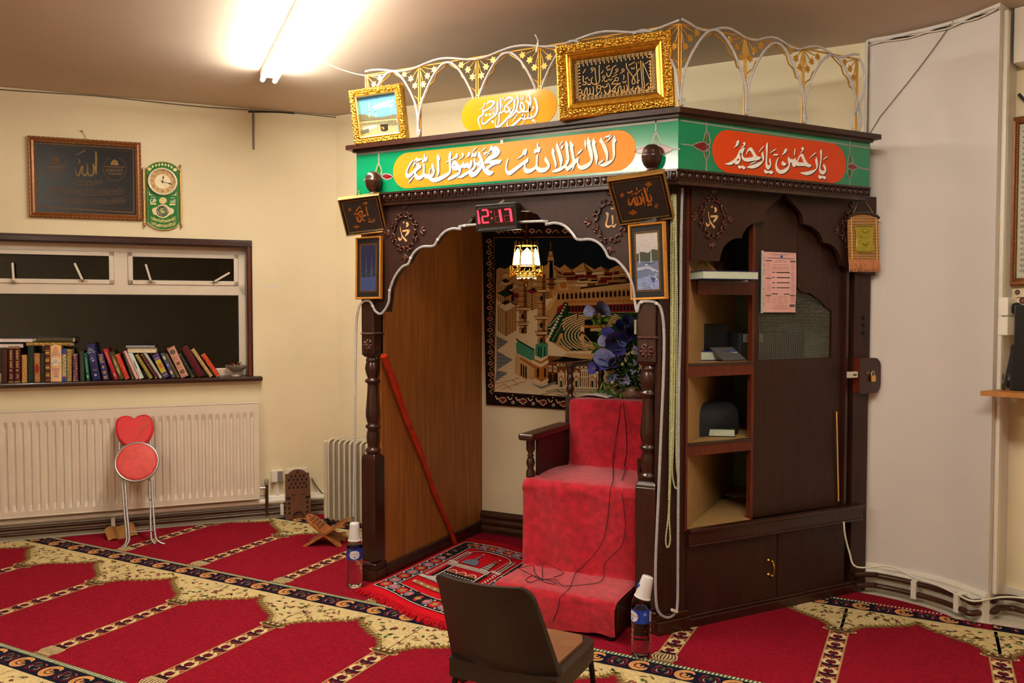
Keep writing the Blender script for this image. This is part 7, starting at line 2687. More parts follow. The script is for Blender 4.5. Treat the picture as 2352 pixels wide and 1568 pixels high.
# --- glass dish
dp = onp((543,866), Lp(0,0,.0), LN)
ds_ = (dp - LC).dot(LD)
dish = thing('glass_dish', 'footed cut glass dish filled with small oddments on the window sill', 'dish', tuple(Lp(ds_, WZ0,-.012)))
X = T(Lp(ds_, WZ0 + .0005,-.012))
GLD = mat('smoky_cut_glass',(226,216,200),.08,0, trans=.85, ior=1.45)
b = B()
b.lathe([(.036,0),(.038,.004),(.026,.012),(.018,.020),(.010,.024),(.010,.030)], mat('grey_glass_foot',(170,160,146),.2,.3),24, X)
b.build('foot', dish)
b = B()
NR = 32

def ring(r, z, amp=0):
    return [(r * (1 + amp * math.cos(8 * 2 * PI * i / NR)) * math.cos(2 * PI * i / NR), r * (1 + amp * math.cos(8 * 2 * PI * i / NR)) * math.sin(2 * PI * i / NR) * .7, z + amp * .06 * math.cos(8 * 2 * PI * i / NR)) for i in range(NR)]

b.loft([ring(.010,.028), ring(.03,.031,.02), ring(.055,.042,.05), ring(.080,.062,.08), ring(.090,.078,.08), ring(.086,.079,.08), ring(.074,.064,.05), ring(.05,.048,.03), ring(.002,.042)], GLD, True, X)
b.build('bowl', dish)
rnd = random.Random(17)
for i in range(22):
    a, r = rnd.uniform(0,2 * PI),.06 * math.sqrt(rnd.random())
    b = B()
    m_ = [mat('sweet_%d' % k, q_,.5) for k, q_ in enumerate(((120,86,40),(60,76,40),(150,40,36),(170,150,110),(70,50,34),(90,90,84)))][i % 6]
    if i % 4 == 0:
        b.tube([X @ V((r * math.cos(a), r * math.sin(a) * .7,.07)), X @ V((r * math.cos(a) + rnd.uniform(-.04,.04), r * math.sin(a) * .7,.092 + rnd.uniform(0,.012)))],.004, m_,6)
    else:
        b.ball((r * math.cos(a), r * math.sin(a) * .7,.066 + .012 * rnd.random()),.012, m_,8,6, X,(1,.8,.7))
    b.build('filling', dish)
# ================================================================ prayer carpet (fitted, in rows)
K = {k: pile(*v) for k, v in dict(red=(128,18,34), navy=(22,22,38), cream=(206,184,132), olive=(116,96,50), maroon=(84,22,34), peach=(198,140,84), pink=(150,70,64), tan=(168,134,84), green=(64,86,54), pale=(212,200,170)).items()}
CR = -.012            # the rows run very slightly off the niche's own line

def cp(x, y):
    return V((x + .004 * 0, y + CR * (x + 2.4),.010))

PX0, PX1, PY0 = -8.2,3.4,-1.7
cpt = thing('prayer_carpet', 'red fitted prayer carpet woven with rows of arched prayer places', 'carpet',(-2,2,0))
left_edge = lambda s: LC + LD * s + LN * .075
pl_edge = [(p[0] + .0, p[1]) for p in loc_line(pier_line,.125,0)]
edge = [tuple(left_edge(-6.2)[:2]),(PX1, PY0),(PX1,3.15),(1.2,4.15),(.43,4.47)] + [(p[0], p[1]) for p in pl_edge[::-1]][2:] + [(-.34,4.70),(-.34,4.80),(-3.80,4.80), tuple(left_edge(-.06)[:2])]
b = B()
b.prism(edge,.001,.0095, K['red'])
base = b.build('ground', cpt)

from mathutils.geometry import intersect_line_line_2d

def inside(x, y):
    n, r = len(edge), False
    j = n - 1
    for i in range(n):
        (xi, yi),(xj, yj) = edge[i], edge[j]
        if (yi > y) != (yj > y) and x < (xj - xi) * (y - yi) / (yj - yi) + xi:
            r = not r
        j = i
    return r

class Carpet(C):
    """keeps only what lies on the carpet; shapes crossing its edge are clipped"""

    def add(s, vs, fs, m, sm=False, X=None):
        ok_all = [inside(p[0], p[1]) for p in vs]
        if all(ok_all):
            return super().add(vs, fs, m, sm, X)
        if not any(ok_all) and len(vs) < 40:
            # a big shape may still cross the edge
            if max(p[0] for p in vs) - min(p[0] for p in vs) < .3:
                return s
        for f in fs:
            poly = [(vs[i][0], vs[i][1]) for i in f]
            z = vs[f[0]][2]
            out_ = clip(poly)
            for q_ in out_:
                if len(q_) > 2:
                    super().add([V((a, b_, z)) for a, b_ in q_],[list(range(len(q_)))], m, sm, X)
        return s

# the visible edges are clipped one straight side at a time
CLIPS = []
for i in range(len(edge)):
    (x0, y0),(x1, y1) = edge[i], edge[(i + 1) % len(edge)]
    CLIPS.append((x0, y0, x1, y1))
KEEP = [(CLIPS[-1])]                       # along the window wall
e0, e1 = edge[0], edge[-1]

def half(poly, x0, y0, x1, y1):
    """keep the part on the room side of the line (left of its direction)"""
    o_ = []
    n = len(poly)
    sd = lambda p: (x1 - x0) * (p[1] - y0) - (y1 - y0) * (p[0] - x0)
    for i in range(n):
        a, b_ = poly[i], poly[(i + 1) % n]
        da, db = sd(a), sd(b_)
        if da >= 0:
            o_.append(a)
        if (da >= 0) != (db >= 0):
            t = da / (da - db)
            o_.append((a[0] + (b_[0] - a[0]) * t, a[1] + (b_[1] - a[1]) * t))
    return o_

def clip(poly):
    q_ = half(poly, e1[0], e1[1], e0[0], e0[1])
    xm = sum(p[0] for p in poly) / len(poly)
    if max(p[1] for p in poly) > 4.78:
        q_ = half(q_,5,4.80,-5,4.80)
    if xm > -.40 and len(q_) > 2:
        for i in range(len(edge)):
            (ax_, ay),(bx_, by) = edge[i], edge[(i + 1) % len(edge)]
            lo, hi = min(ax_, bx_) - .05, max(ax_, bx_) + .05
            if ay > 3.0 and by > 3.0 and ax_ > -.345 and bx_ > -.345 and abs(ax_ - bx_) > .01:
                if lo - .25 < xm < hi + .25:
                    q_ = half(q_, ax_, ay, bx_, by)
                    if len(q_) < 3:
                        break
    return [q_]

c = Carpet(cp, UP,.00022)
ROW, PER = 1.193,.657
Y0S = [3.235 + ROW * k for k in (1,0,-1,-2,-3)]
SEAM = -1.42

def colx(k, row):
    return None

def border(y0):
    """navy band with repeating curls; y0 is its near edge"""
    x = PX0
    st = .5
    while x < PX1:
        x2 = min(PX1, x + st)
        c.poly([(x, y0 - .018),(x2, y0 - .018),(x2, y0 - .006),(x, y0 - .006)], K['cream'],3)
        c.poly([(x, y0 - .006),(x2, y0 - .006),(x2, y0 + .104),(x, y0 + .104)], K['navy'],3)
        c.poly([(x, y0 + .104),(x2, y0 + .104),(x2, y0 + .130),(x, y0 + .130)], K['green'],3)
        x = x2
    x = PX0
    while x < PX1:
        c.poly([(x, y0 + .107),(x + .008, y0 + .107),(x + .011, y0 + .127),(x + .003, y0 + .127)], K['pale'],4)
        x += .017
    # curls
    n = 0
    x = PX0
    while x < PX1:
        cx_, cy_ = x + .05, y0 + .050
        if -5.6 < x < 1.4:
            if n % 2 == 0:
                c.stroke([(cx_ + .030, cy_ + .020,.006),(cx_ + .020, cy_ + .036,.018),(cx_ - .010, cy_ + .036,.024),(cx_ - .034, cy_ + .012,.026),(cx_ - .030, cy_ - .020,.026),(cx_ - .004, cy_ - .036,.022),(cx_ + .024, cy_ - .026,.018),
                          (cx_ + .032, cy_ - .006,.008)], K['peach'],5, None,3)
                c.stroke([(cx_ - .004, cy_ + .014,.014),(cx_ - .010, cy_ - .008,.016),(cx_ + .010, cy_ - .012,.012),(cx_ + .014, cy_ + .006,.006)], K['peach'],5, None,3)
                c.stroke([(cx_ - .018, cy_ + .024,.003),(cx_ - .026, cy_,.004),(cx_ - .014, cy_ - .024,.003)], K['maroon'],6, None,3)
            else:
                for sx in (-1,1):
                    c.stroke([(cx_ + sx * .006, cy_ - .034,.008),(cx_ + sx * .034, cy_ - .026,.012),(cx_ + sx * .038, cy_ + .004,.012),(cx_ + sx * .018, cy_ + .014,.012),(cx_ + sx * .010, cy_,.008)], K['maroon'],5, None,3)
                    c.stroke([(cx_ + sx * .010, cy_ + .034,.004),(cx_ + sx * .030, cy_ + .030,.007),(cx_ + sx * .036, cy_ + .016,.004)], K['pink'],6, None,3)
                    c.stroke([(cx_ + sx * .014, cy_ - .022,.003),(cx_ + sx * .026, cy_ - .012,.004),(cx_ + sx * .022, cy_ + .004,.003)], K['pale'],6, None,2)
                c.disc(cx_, cy_ + .012,.008, K['green'],6,.020,6)
        n += 1
        x += .0985

HALF_ARCH = [(.0,-.052),(.016,-.085),(.040,-.118),(.080,-.146),(.118,-.168),(.150,-.190),(.190,-.212),(.225,-.232),(.252,-.262),(.270,-.290),(.288,-.304)]

def place(ax_, y0, rnd, full=True):
    """arch spandrels and leaf edging round the apex at ax_, below the band at y0"""
    hw = PER / 2
    for sx in (-1,1):
        pts = [(ax_ + sx * x, y0 + y) for x, y in HALF_ARCH]
        poly = [(ax_, y0 - .018)] + pts + [(ax_ + sx * (hw + .002), y0 - .304),(ax_ + sx * (hw + .002), y0 - .018)]
        # convex strips so that edges clip cleanly
        for i in range(len(pts) - 1):
            c.poly([(pts[i][0], y0 - .018),(pts[i + 1][0], y0 - .018), pts[i + 1], pts[i]], K['cream'],2)
        c.poly([(pts[-1][0], y0 - .018),(ax_ + sx * (hw + .002), y0 - .018),(ax_ + sx * (hw + .002), y0 - .304), pts[-1]], K['cream'],2)
        # leafy olive edging
        dense = smooth_pts(HALF_ARCH,4)
        for i in range(0, len(dense) - 1):
            (xa, ya),(xb, yb) = dense[i], dense[i + 1]
            tx, ty = xb - xa, yb - ya
            L = math.hypot(tx, ty) or 1
            nx_, ny_ = ty / L,-tx / L
            if ny_ > 0:
                nx_, ny_ = -nx_,-ny_
            q_ = rnd.uniform(.018,.034)
            lx, ly = xa + nx_ * q_ * .5 - tx / L * q_ * .55, ya + ny_ * q_ * .8
            c.poly([(ax_ + sx * (xa - nx_ * .012), y0 + ya - ny_ * .012),(ax_ + sx * (xb - nx_ * .012), y0 + yb - ny_ * .012),(ax_ + sx * xb, y0 + yb),(ax_ + sx * lx, y0 + ly),(ax_ + sx * xa, y0 + ya)],
                   K['olive'] if i % 3 else K['tan'],4 + i % 2)
            if i % 2 == 0:
                c.poly([(ax_ + sx * (xa - nx_ * .02), y0 + ya - ny_ * .02),(ax_ + sx * (xa - nx_ * .032 + tx * .5), y0 + ya - ny_ * .034),(ax_ + sx * xb, y0 + yb)], K['olive'],4)
        # sprig motifs in the cream
        for i in range(46):
            x, y = rnd.uniform(.02, hw), rnd.uniform(-.29,-.03)
            # below the arch line?
            lim = 0
            for j in range(len(HALF_ARCH) - 1):
                if HALF_ARCH[j][0] <= x <= HALF_ARCH[j + 1][0]:
                    t = (x - HALF_ARCH[j][0]) / (HALF_ARCH[j + 1][0] - HALF_ARCH[j][0])
                    lim = HALF_ARCH[j][1] + t * (HALF_ARCH[j + 1][1] - HALF_ARCH[j][1])
            if x > .288:
                lim = -.304
            if y < lim + .02:
                continue
            X_, Y_ = ax_ + sx * x, y0 + y
            k = rnd.random()
            if k < .30:
                c.disc(X_, Y_,.017, K['maroon'],4,.012,10, rnd.uniform(0,3),.45)
                c.disc(X_, Y_,.006, K['pink'],5, n=6)
            elif k < .55:
                a = rnd.uniform(0, PI)
                c.stroke([(X_ - .020 * math.cos(a), Y_ - .020 * math.sin(a),.003),(X_, Y_ + .004,.014),(X_ + .022 * math.cos(a), Y_ + .022 * math.sin(a),.002)], K['olive'],4, None,3)
            elif k < .8:
                a = rnd.uniform(0,6)
                c.stroke([(X_, Y_,.005),(X_ + .014 * math.cos(a), Y_ + .014 * math.sin(a),.005),(X_ + .024 * math.cos(a + .8), Y_ + .024 * math.sin(a + .8),.003)], K['maroon'],4, None,3)
            else:
                c.disc(X_, Y_,.008, K['green'],4,.016,6, rnd.uniform(0,3))

def column(x, y0, yt, rnd):
    """patterned strip between two prayer places, from the band below to the arch above"""
    w_ = .043
    yb = y0 + .130
    # tulip foot
    c.poly([(x - .050, yb),(x + .050, yb),(x + .052, yb + .016),(x - .052, yb + .016)], K['tan'],3)
    for i in range(8):
        c.poly([(x - .048 + i * .0125, yb + .003),(x - .042 + i * .0125, yb + .003),(x - .040 + i * .0125, yb + .013),(x - .046 + i * .0125, yb + .013)], K['navy'],4)
    c.poly([(x - .040, yb + .016),(x + .040, yb + .016),(x + .058, yb + .045),(x + .050, yb + .085),(x + .036, yb + .095),(x - .036, yb + .095),(x - .050, yb + .085),(x - .058, yb + .045)], K['cream'],3)
    for i in range(7):
        f = (i - 3) / 3
        c.stroke([(x + f * .030, yb + .018,.003),(x + f * .048, yb + .05,.006),(x + f * .034, yb + .09,.003)], K['maroon'] if i % 2 else K['navy'],4, None,3)
    y1 = yt - .355
    c.poly([(x - w_, yb + .09),(x + w_, yb + .09),(x + w_, y1),(x - w_, y1)], K['tan'],3)
    c.poly([(x - w_ + .009, yb + .095),(x + w_ - .009, yb + .095),(x + w_ - .009, y1 - .004),(x - w_ + .009, y1 - .004)], K['maroon'],4)
    n = max(1, int((y1 - yb - .10) / .092))
    st = (y1 - yb - .10) / n
    for i in range(n):
        cy_ = yb + .10 + st * (i + .5)
        for sx in (-1,1):
            c.stroke([(x + sx * .004, cy_ - .040,.004),(x + sx * .026, cy_ - .030,.014),(x + sx * .028, cy_ - .004,.018),(x + sx * .012, cy_ + .014,.014),(x + sx * .002, cy_ + .002,.006)], K['cream'],5, None,3)
            c.stroke([(x + sx * .004, cy_ + .020,.004),(x + sx * .020, cy_ + .024,.010),(x + sx * .030, cy_ + .036,.004)], K['peach'],5, None,3)
            c.disc(x + sx * .026, cy_ + .018,.006, K['pink'],6, n=6)
            c.poly([(x + sx * .034, cy_ - .046),(x + sx * .014, cy_ - .044),(x, cy_ - .036),(x + sx * .014, cy_ - .050),(x + sx * .034, cy_ - .056)], K['navy'],6)
        c.disc(x, cy_ - .012,.010, K['maroon'],6,.014,6, star=.3)
        c.disc(x, cy_ + .028,.006, K['green'],6,.010,6)
        c.poly([(x - .012, cy_ - .046),(x, cy_ - .036),(x + .012, cy_ - .046),(x, cy_ - .056)], K['navy'],7)
    # collar
    c.poly([(x - .050, y1),(x + .050, y1),(x + .062, y1 + .020),(x + .062, y1 + .052),(x - .062, y1 + .052),(x - .062, y1 + .020)], K['olive'],5)
    c.poly([(x - .052, y1 + .012),(x + .052, y1 + .012),(x + .052, y1 + .020),(x - .052, y1 + .020)], K['navy'],6)
    for i in range(6):
        c.disc(x - .040 + i * .016, y1 + .034,.006, K['maroon'] if i % 2 else K['cream'],6,.010,6)
    for sx in (-1,1):
        c.stroke([(x + sx * .050, y1 + .004,.006),(x + sx * .072, y1 + .014,.008),(x + sx * .066, y1 + .030,.004)], K['cream'],6, None,2)
    for i in range(9):
        c.poly([(x - .046 + i * .0108, y1 + .054),(x - .040 + i * .0108, y1 + .054),(x - .040 + i * .0108, y1 + .064),(x - .046 + i * .0108, y1 + .064)], K['pale'] if i % 2 else K['navy'],6)

rnd = random.Random(41)
for ri, y0 in enumerate(Y0S):
    border(y0)
    cols_l = [-3.181 + PER * k for k in range(-7,3)]
    if ri == 0:      # the row nearest the niche wall: its columns stand on band 1
        cols = [-3.181 + .656 * k for k in range(-3,3)] + [-.99 + .647 * k for k in range(0,6)]
    elif ri == 1:
        cols = [-2.767 + PER * k for k in range(-7,9)]
    else:
        cols = [-2.767 + .02 * ri + PER * k for k in range(-7,9)]
    yb0 = y0 - ROW
    tilt = -.0 if ri == 0 else .0
    for x in cols:
        if -5.9 < x < 2.4:
            column(x, yb0, y0, rnd)
            place(x + PER / 2, y0, rnd)
c.build('woven_pattern', cpt)

# ================================================================ water bottles with cups
PET = mat('clear_pet',(250,252,255),.04,0, trans=1.0, ior=1.10, spec=.6)
LBL = mat('blue_label',(22,54,150),.3,0, var=.25, scale=24)
CUPM = mat('white_plastic_cup',(240,236,236),.35,0, trans=.15)

def bottle(px, py, label, cup_label, turn, tilt):
    p = onz(px, py,.010)
    r = .0425
    mx = T(V((p.x, p.y,.0105))) @ MX.Rotation(turn,4, 'Z')
    t = thing('water_bottle', label, 'bottle', mx=mx, group='water bottles with cups at the niche posts')
    prof = [(.0,.006),(.020,.003),(.034,.0),(.040,.004),(r,.016)]
    z = .022
    for i in range(5):
        prof += [(r, z),(r - .0022, z + .004),(r - .0034, z + .010),(r - .0022, z + .016),(r, z + .020)]
        z += .0245
    prof += [(r,.150),(r,.218),(r + .0006,.222),(r - .001,.232),(.038,.246),(.031,.262),(.022,.278),(.016,.290),(.0145,.296),(.0145,.304)]
    b = B()
    b.lathe(prof, PET,36, cap=False)
    b.build('body', t, world=False)
    b = B()
    b.lathe([(0,.008),(.032,.006),(.0385,.018),(.0375,.145),(.0385,.15),(.0385,.226),(0,.226)], mat('bottle_water',(252,254,255),0,0, trans=1.0, ior=1.16),32, cap=False)
    b.build('water', t, world=False)
    b = B()
    b.lathe([(.016,.298),(.017,.300),(.017,.316),(.015,.318),(0,.318)], mat('blue_cap',(40,80,170),.4),16)
    b.build('cap', t, world=False)
    b = B()
    b.lathe([(r + .0006,.155),(r + .0008,.157),(r + .0008,.211),(r + .0006,.213)], LBL,40, cap=False)
    lo = b.build('label', t, world=False)
    cy = C(lambda x, y: V(((r + .0012) * math.sin(x / r),-(r + .0012) * math.cos(x / r), y)), V((0,0,0)),0)
    ly = lambda l: C(lambda x, y: V(((r + .0008 + .0004 * l) * math.sin(x / r),-(r + .0008 + .0004 * l) * math.cos(x / r), y)), V((0,0,0)),0)
    L1, L2, L3 = ly(1), ly(2), ly(3)
    for k in range(10):
        x0, x1 = -.030 + .006 * k,-.024 + .006 * k
        f = lambda x: .023 * math.sqrt(max(0,1 - (x / .030) ** 2))
        L1.poly([(x0,.183 - f(x0)),(x1,.183 - f(x1)),(x1,.183 + f(x1)),(x0,.183 + f(x0))], ink(216,220,230,.3))
    L2.text('CRISTALINE',0,.186,.0118, ink(200,40,36,.3))
    L2.disc(0,.172,.006, ink(90,110,170,.3), n=8, ry=.004)
    L2.disc(-.022,.206,.004, ink(60,140,50,.3), n=6)
    for k in range(4):
        L2.rect(.036 + .010 * k,.160,.044 + .010 * k,.208 - .004 * (k % 2), ink(30,70,176,.3))
    L3.rect(.080,.162,.096,.206, ink(206,210,220,.3))
    for k in range(10):
        L3.rect(.082,.165 + k * .0040,.094,.1665 + k * .0040, ink(70,80,120,.3))
    L3.poly([(.050,.196),(.058,.206),(.066,.196),(.058,.190)], ink(150,170,216,.3))
    A_ = B()
    for q_ in (L1, L2, L3):
        off_ = len(A_.v)
        A_.v += q_.v
        for f, i, s_ in zip(q_.f, q_.fm, q_.fs):
            A_.f.append([a + off_ for a in f]); A_.fm.append(A_.mi(q_.m[i])); A_.fs.append(s_)
    A_.build('label_print', lo, world=False)
    cz = .252
    cmx = T(V((p.x, p.y,.0105 + cz))) @ tilt
    cu = thing('plastic_cup', cup_label, 'cup', mx=cmx, group='white cups over the bottle necks')
    b = B()
    cp_ = [(.0345,0),(.0365,.0015),(.0365,.0055),(.0345,.007),(.0335,.009)]
    for i in range(9):
        zz_ = .012 + i * .0085
        cp_ += [(.0335 - .0009 * i, zz_),(.0331 - .0009 * i, zz_ + .004)]
    cp_ += [(.0245,.094),(.0225,.097),(.0,.0965)]
    b.lathe(cp_, CUPM,32, cap=False)
    b.lathe([(.0325,.0),(.0215,.093),(0,.0935)], CUPM,24, cap=False)
    b.build('cup', cu, world=False)

bottle(815,1346, 'clear plastic water bottle with blue label standing by the left post', 'white plastic cup upside down over the neck of the left post bottle', math.radians(38), MX.Identity(4))
bottle(1472,1506, 'clear plastic water bottle with blue label standing by the right post near the pulpit', 'white plastic cup tilted upside down over the neck of the right post bottle', math.radians(-38), T(V((.004,0,.004))) @ MX.Rotation(math.radians(15),4, V((.454,-.891,0)).cross(V((1,0,0))) if False else V((-.454,.891,0))))

# ================================================================ in and on the cupboard
Xs = SM(0,0)

def sproj(x, y, off):
    p = onp((x, y), Sp(0,0, off), SN) - S0
    return p.dot(SD), p.z

# pink timetable with plastic binder
a_, b_2 = sproj(1750.5,577.5,-.026), sproj(1829,581,-.026)
c_2, d_2 = sproj(1826.6,717,-.026), sproj(1747,718,-.026)
cal = thing('pink_timetable', 'pink printed prayer timetable sheet pinned on the dark sliding door', 'poster', tuple(Sp(a_[0], c_2[1],-.026)))
b = B()
hw_, hh_ = (b_2[0] - a_[0]),(a_[1] - c_2[1])
O_ = frame_mx(Sp(d_2[0] + .004, c_2[1],-.0265), SD, UP, SN)
b.grid(lambda u, v: O_ @ V((u * hw_, v * hh_,.0005 + .004 * math.sin(PI * v) * u)),6,10, mat('pink_paper',(238,186,180),.7,0, var=.03, scale=20), True)
sh_ = b.build('sheet', cal)
B().box((-.004,-.004,.0),(.009, hh_ + .005,.005), mat('clear_binder',(186,198,196),.3), O_).build('binder', cal)
kcal = crop(1740,570,.098814)
c = C(lambda x, y: (lambda u, v: O_ @ V((u * hw_, v * hh_,.0009 + .004 * math.sin(PI * v) * u)))(*((lambda s_, z_: ((s_ - (d_2[0] + .004)) / hw_,(z_ - c_2[1]) / hh_))(*sproj(*kcal([(x, y)])[0],-.026)))), SN,.0003)
DK, MD, LT = ink(54,48,46), ink(120,96,92), ink(196,150,144)
for x0, y0, x1, y1 in ((195,275,322,298),(750,292,872,318),(188,685,318,702),(330,548,398,566),(430,550,735,574),(330,668,398,684),(435,670,735,692),(330,788,398,804),(440,788,732,808),(330,906,398,922),(435,906,732,926),
                       (328,1048,458,1070),(602,1056,730,1076),(186,1086,314,1106),(740,1088,860,1106),(738,1304,855,1362)):
    c.poly([(x0, y0),(x1, y0 + 2),(x1, y1 + 2),(x0, y1)], DK if y1 - y0 < 50 else ink(60,56,58),2)
c.poly([(755,1318),(838,1318),(838,1348),(755,1348)], ink(110,108,110),3)
for x in range(225,850,42):
    c.poly([(x,212 + (x - 225) * .04),(x + 34,213 + (x - 225) * .04),(x + 34,232 + (x - 225) * .04),(x,231 + (x - 225) * .04)], MD,2)
for x0, x1, y in ((250,840,130),(340,720,150),(440,620,275),(370,690,312),(360,710,378),(335,740,425),(335,740,448),(335,735,470),(335,735,490),(470,590,1118),(470,580,1150),(470,585,1200),(470,585,1245),(470,585,1285),(390,690,1325),
                  (380,680,1355),(250,800,1388),(360,690,1408)):
    x = x0
    while x < x1:
        w_ = random.uniform(18,40)
        c.poly([(x, y),(min(x1, x + w_), y + 1),(min(x1, x + w_), y + 10),(x, y + 9)], MD if y < 400 else ink(176,130,126),2)
        x += w_ + 10
for i in range(38):
    for x0, x1 in ((200,305),(755,860)):
        y = 330 + i * 27
        if y < 1300 and i % 9 != 8:
            c.poly([(x0 + random.uniform(0,20), y),(x1 - random.uniform(0,25), y + 1),(x1 - 10, y + 8),(x0 + 8, y + 7)], ink(206,152,146) if x0 < 500 else ink(176,134,128),2)
for i in range(5):
    for x0, x1 in ((340,435),(605,700)):
        c.poly([(x0,1120 + i * 34),(x1 - random.uniform(0,30),1121 + i * 34),(x1 - 20,1129 + i * 34),(x0,1128 + i * 34)], LT,2)
c.stroke([(175,180),(890,208),(870,1362),(170,1350)], MD,2,2.5,0, True)
for y in (218,282,394,508,600,775,948,1042,1155,1268,1328):
    c.disc(138 - (y - 200) * .012, y,7, ink(30,34,36),16,16,6)
c.build('print', sh_)
q_ = sproj(1796,589,-.02)
B().ball(Sp(q_[0], q_[1],-.022),.006, mat('blue_pin',(44,60,200),.35),8,6).build('pin', cal)

# bamboo scroll hanging on the end post
ks = crop(1940,440,.12748)
OFFS = .045

def hs2(x, y, d=.0):
    return onp(ks([(x, y)])[0], Sp(0,0, OFFS), SN) + SN * d

BAM = mat('bamboo_tan',(176,118,58),.6,0, var=.2, scale=60)
sc = thing('bamboo_scroll', 'small bamboo hanging scroll with gold emblem and tan fringe on the end post', 'scroll', tuple(hs2(330,480)))
b = B()
top = [(55,505),(105,460),(200,425),(325,408),(450,425),(550,465),(605,505)]
b.add([hs2(x, y) for x, y in top + [(612,800),(622,1235),(72,1235),(58,800)]],[list(range(11))[::-1]], BAM)
b.add([hs2(x, y,-.003) for x, y in top + [(612,800),(622,1235),(72,1235),(58,800)]],[list(range(11))], BAM)
m0 = b.build('mat', sc)
b = B()
for i in range(15):
    y = 468 + i * 52
    xl, xr = (115,555) if i == 0 else (52 + (y - 500) * .022,605 + (y - 500) * .02)
    b.tube([hs2(xl, y,.003), hs2(xr, y,.003)],.0016, mat('pale_bamboo',(216,200,156),.5),5)
b.build('bamboo_strip', m0)
b = B()
for x in (108,555):
    b.tube([hs2(x,478,.004), hs2(x + 18,1232,.004)],.0034, mat('yellow_cord',(222,170,80),.6),5)
b.build('binding', m0)
b = B()
b.tube([hs2(x, y,.004) for x, y in smooth_pts([(45,485),(100,430),(200,392),(325,376),(450,392),(555,430),(608,480)],3)],.0072, mat('dark_bamboo_rod',(58,38,24),.5,0, var=.4, scale=120),8)
b.build('top_rod', sc)
b = B()
b.tube([hs2(150,385,.004), hs2(322,45,-.01), hs2(500,385,.004)],.0020, mat('gold_cord',(176,140,70),.6),6)
b.build('cord', sc)
b = B()
em = [(175,670),(185,632),(225,612),(290,600),(345,590),(400,602),(460,612),(505,630),(520,665),(500,700),(488,800),(492,930),(520,1010),(522,1065),(480,1090),(410,1105),(345,1118),(285,1105),(215,1085),(170,1050),(190,990),(196,850),(190,730)]
EMB = mat('gold_foil',(176,160,46),.35,.35, var=.15, scale=60)
qv = smooth_pts(em,2, True)
nq = len(qv)
b.loft([[hs2(x, y,.005) for x, y in qv],[hs2(345 + (x - 345) * .97,850 + (y - 850) * .98,.009) for x, y in qv]], EMB, False)
for y in (715,935):
    b.ball(hs2(340, y,.009),.012, EMB,10,6, None,(1,1,1))
    b.tube([hs2(290, y,.012), hs2(390, y + 4,.012)],.0035, EMB,6)
b.tube([hs2(x, y,.010) for x, y in ((255,800),(300,830),(345,835),(390,830),(430,800))],.002, EMB,5)
for sy, y in ((1,632),(-1,1075)):
    b.tube([hs2(x, y + sy * 10 * math.sin((x - 200) / 290 * PI) * -1,.010) for x in range(200,500,20)],.0025, mat('olive_foil',(120,108,34),.4,.3),5)
b.build('emblem', sc)
b = B()
FRG = mat('peach_fringe',(206,138,92),.8,0, var=.25, scale=60)
rnd = random.Random(55)
b.tube([hs2(70,1238,.002), hs2(625,1238,.002)],.004, FRG,6)
for i in range(84):
    x = 72 + i * 6.6
    b.tube([hs2(x,1240,.002), hs2(x + rnd.uniform(-6,6),1350, rnd.uniform(0,.006)), hs2(x + rnd.uniform(-10,10),1450 + rnd.uniform(-14,6), rnd.uniform(0,.008))],[.0022,.0022,.0008], FRG,4)
b.build('fringe', sc)

# things on the shelves
def shelf_book(label, base, ang, L, W, H, cm, pm=None, spine=True):
    t = thing('book', label, 'book', mx=T(V(base)) @ MX.Rotation(ang,4, 'Z'))
    b = B()
    b.box((0,0,0),(L, W,.003), cm)
    b.box((0,0, H - .003),(L, W, H), cm)
    if spine:
        b.box((0, W - .004,0),(L, W, H), cm)
    b.build('cover', t, world=False)
    B().box((.003,.003,.003),(L - .003, W - .004, H - .003), pm or mat('pale_page_block',(196,206,186),.8,0, var=.05, scale=80)).build('pages', t, world=False)
    return t

def on_shelf(px, py, z):
    return onz(px, py, z)

BLUE_C = cov('royal_blue',(30,40,150))
sdang = math.atan2(SD.y, SD.x)
p = onz(1586,828,1.2635)
shelf_book('blue covered book lying on the middle shelf of the cupboard',(p.x + .008, p.y + .004,1.2635), sdang - .30,.24,.16,.046, BLUE_C)
p = onz(1590,1001,.8845)
shelf_book('dark green book lying on the third shelf of the cupboard',(p.x + .008, p.y + .004,.8845), sdang - .62,.20,.27,.040, cov('bottle_green',(16,40,30)))
p = onz(1606,640,1.6565)
shelf_book('navy spined thick book lying on the top shelf of the cupboard',(p.x + .01, p.y + .03,1.6565), sdang - .15,.30,.17,.040, cov('navy_flat',(30,26,90)))
hp_ = onz(1640,632,1.70)
hb2 = Sp(.17,1.6975,-.125)
hat = thing('felt_hat', 'soft tan cloth cap lying on the navy book on the top shelf', 'cap', tuple(hb2))
b = B()
b.grid(lambda u, v: hb2 + SD * ((u - .5) * .17) - SN * ((v - .5) * .09) + UP * (.001 + .055 * (math.sin(PI * u) ** .5 if 0 < u < 1 else 0) * (math.sin(PI * v) ** .6 if 0 < v < 1 else 0) * (1 + .12 * math.sin(7 * u + 2))),18,10, mat('tan_felt',(176,150,104),.9,0, var=.15, scale=60, bump=.3, bscale=200), True)
b.build('cloth', hat)
b = B()
b.tube([hb2 + SD * .018 - SN * ((v - .5) * .085) + UP * (.004 + .056 * math.sin(PI * v) ** .6) for v in [i / 12 for i in range(1,12)]],.002, mat('cap_seam',(96,76,48),.9),5)
b.build('seam', hat)
t = thing('white_booklet', 'white booklet lying on the top shelf beside the navy book', 'booklet', tuple(Sp(.34,1.66,-.08)))
b = B()
b.box((.27,1.6565,-.22),(.40,1.680,-.035), mat('white_pages',(216,214,222),.7), Xs)
b.build('pages', t)
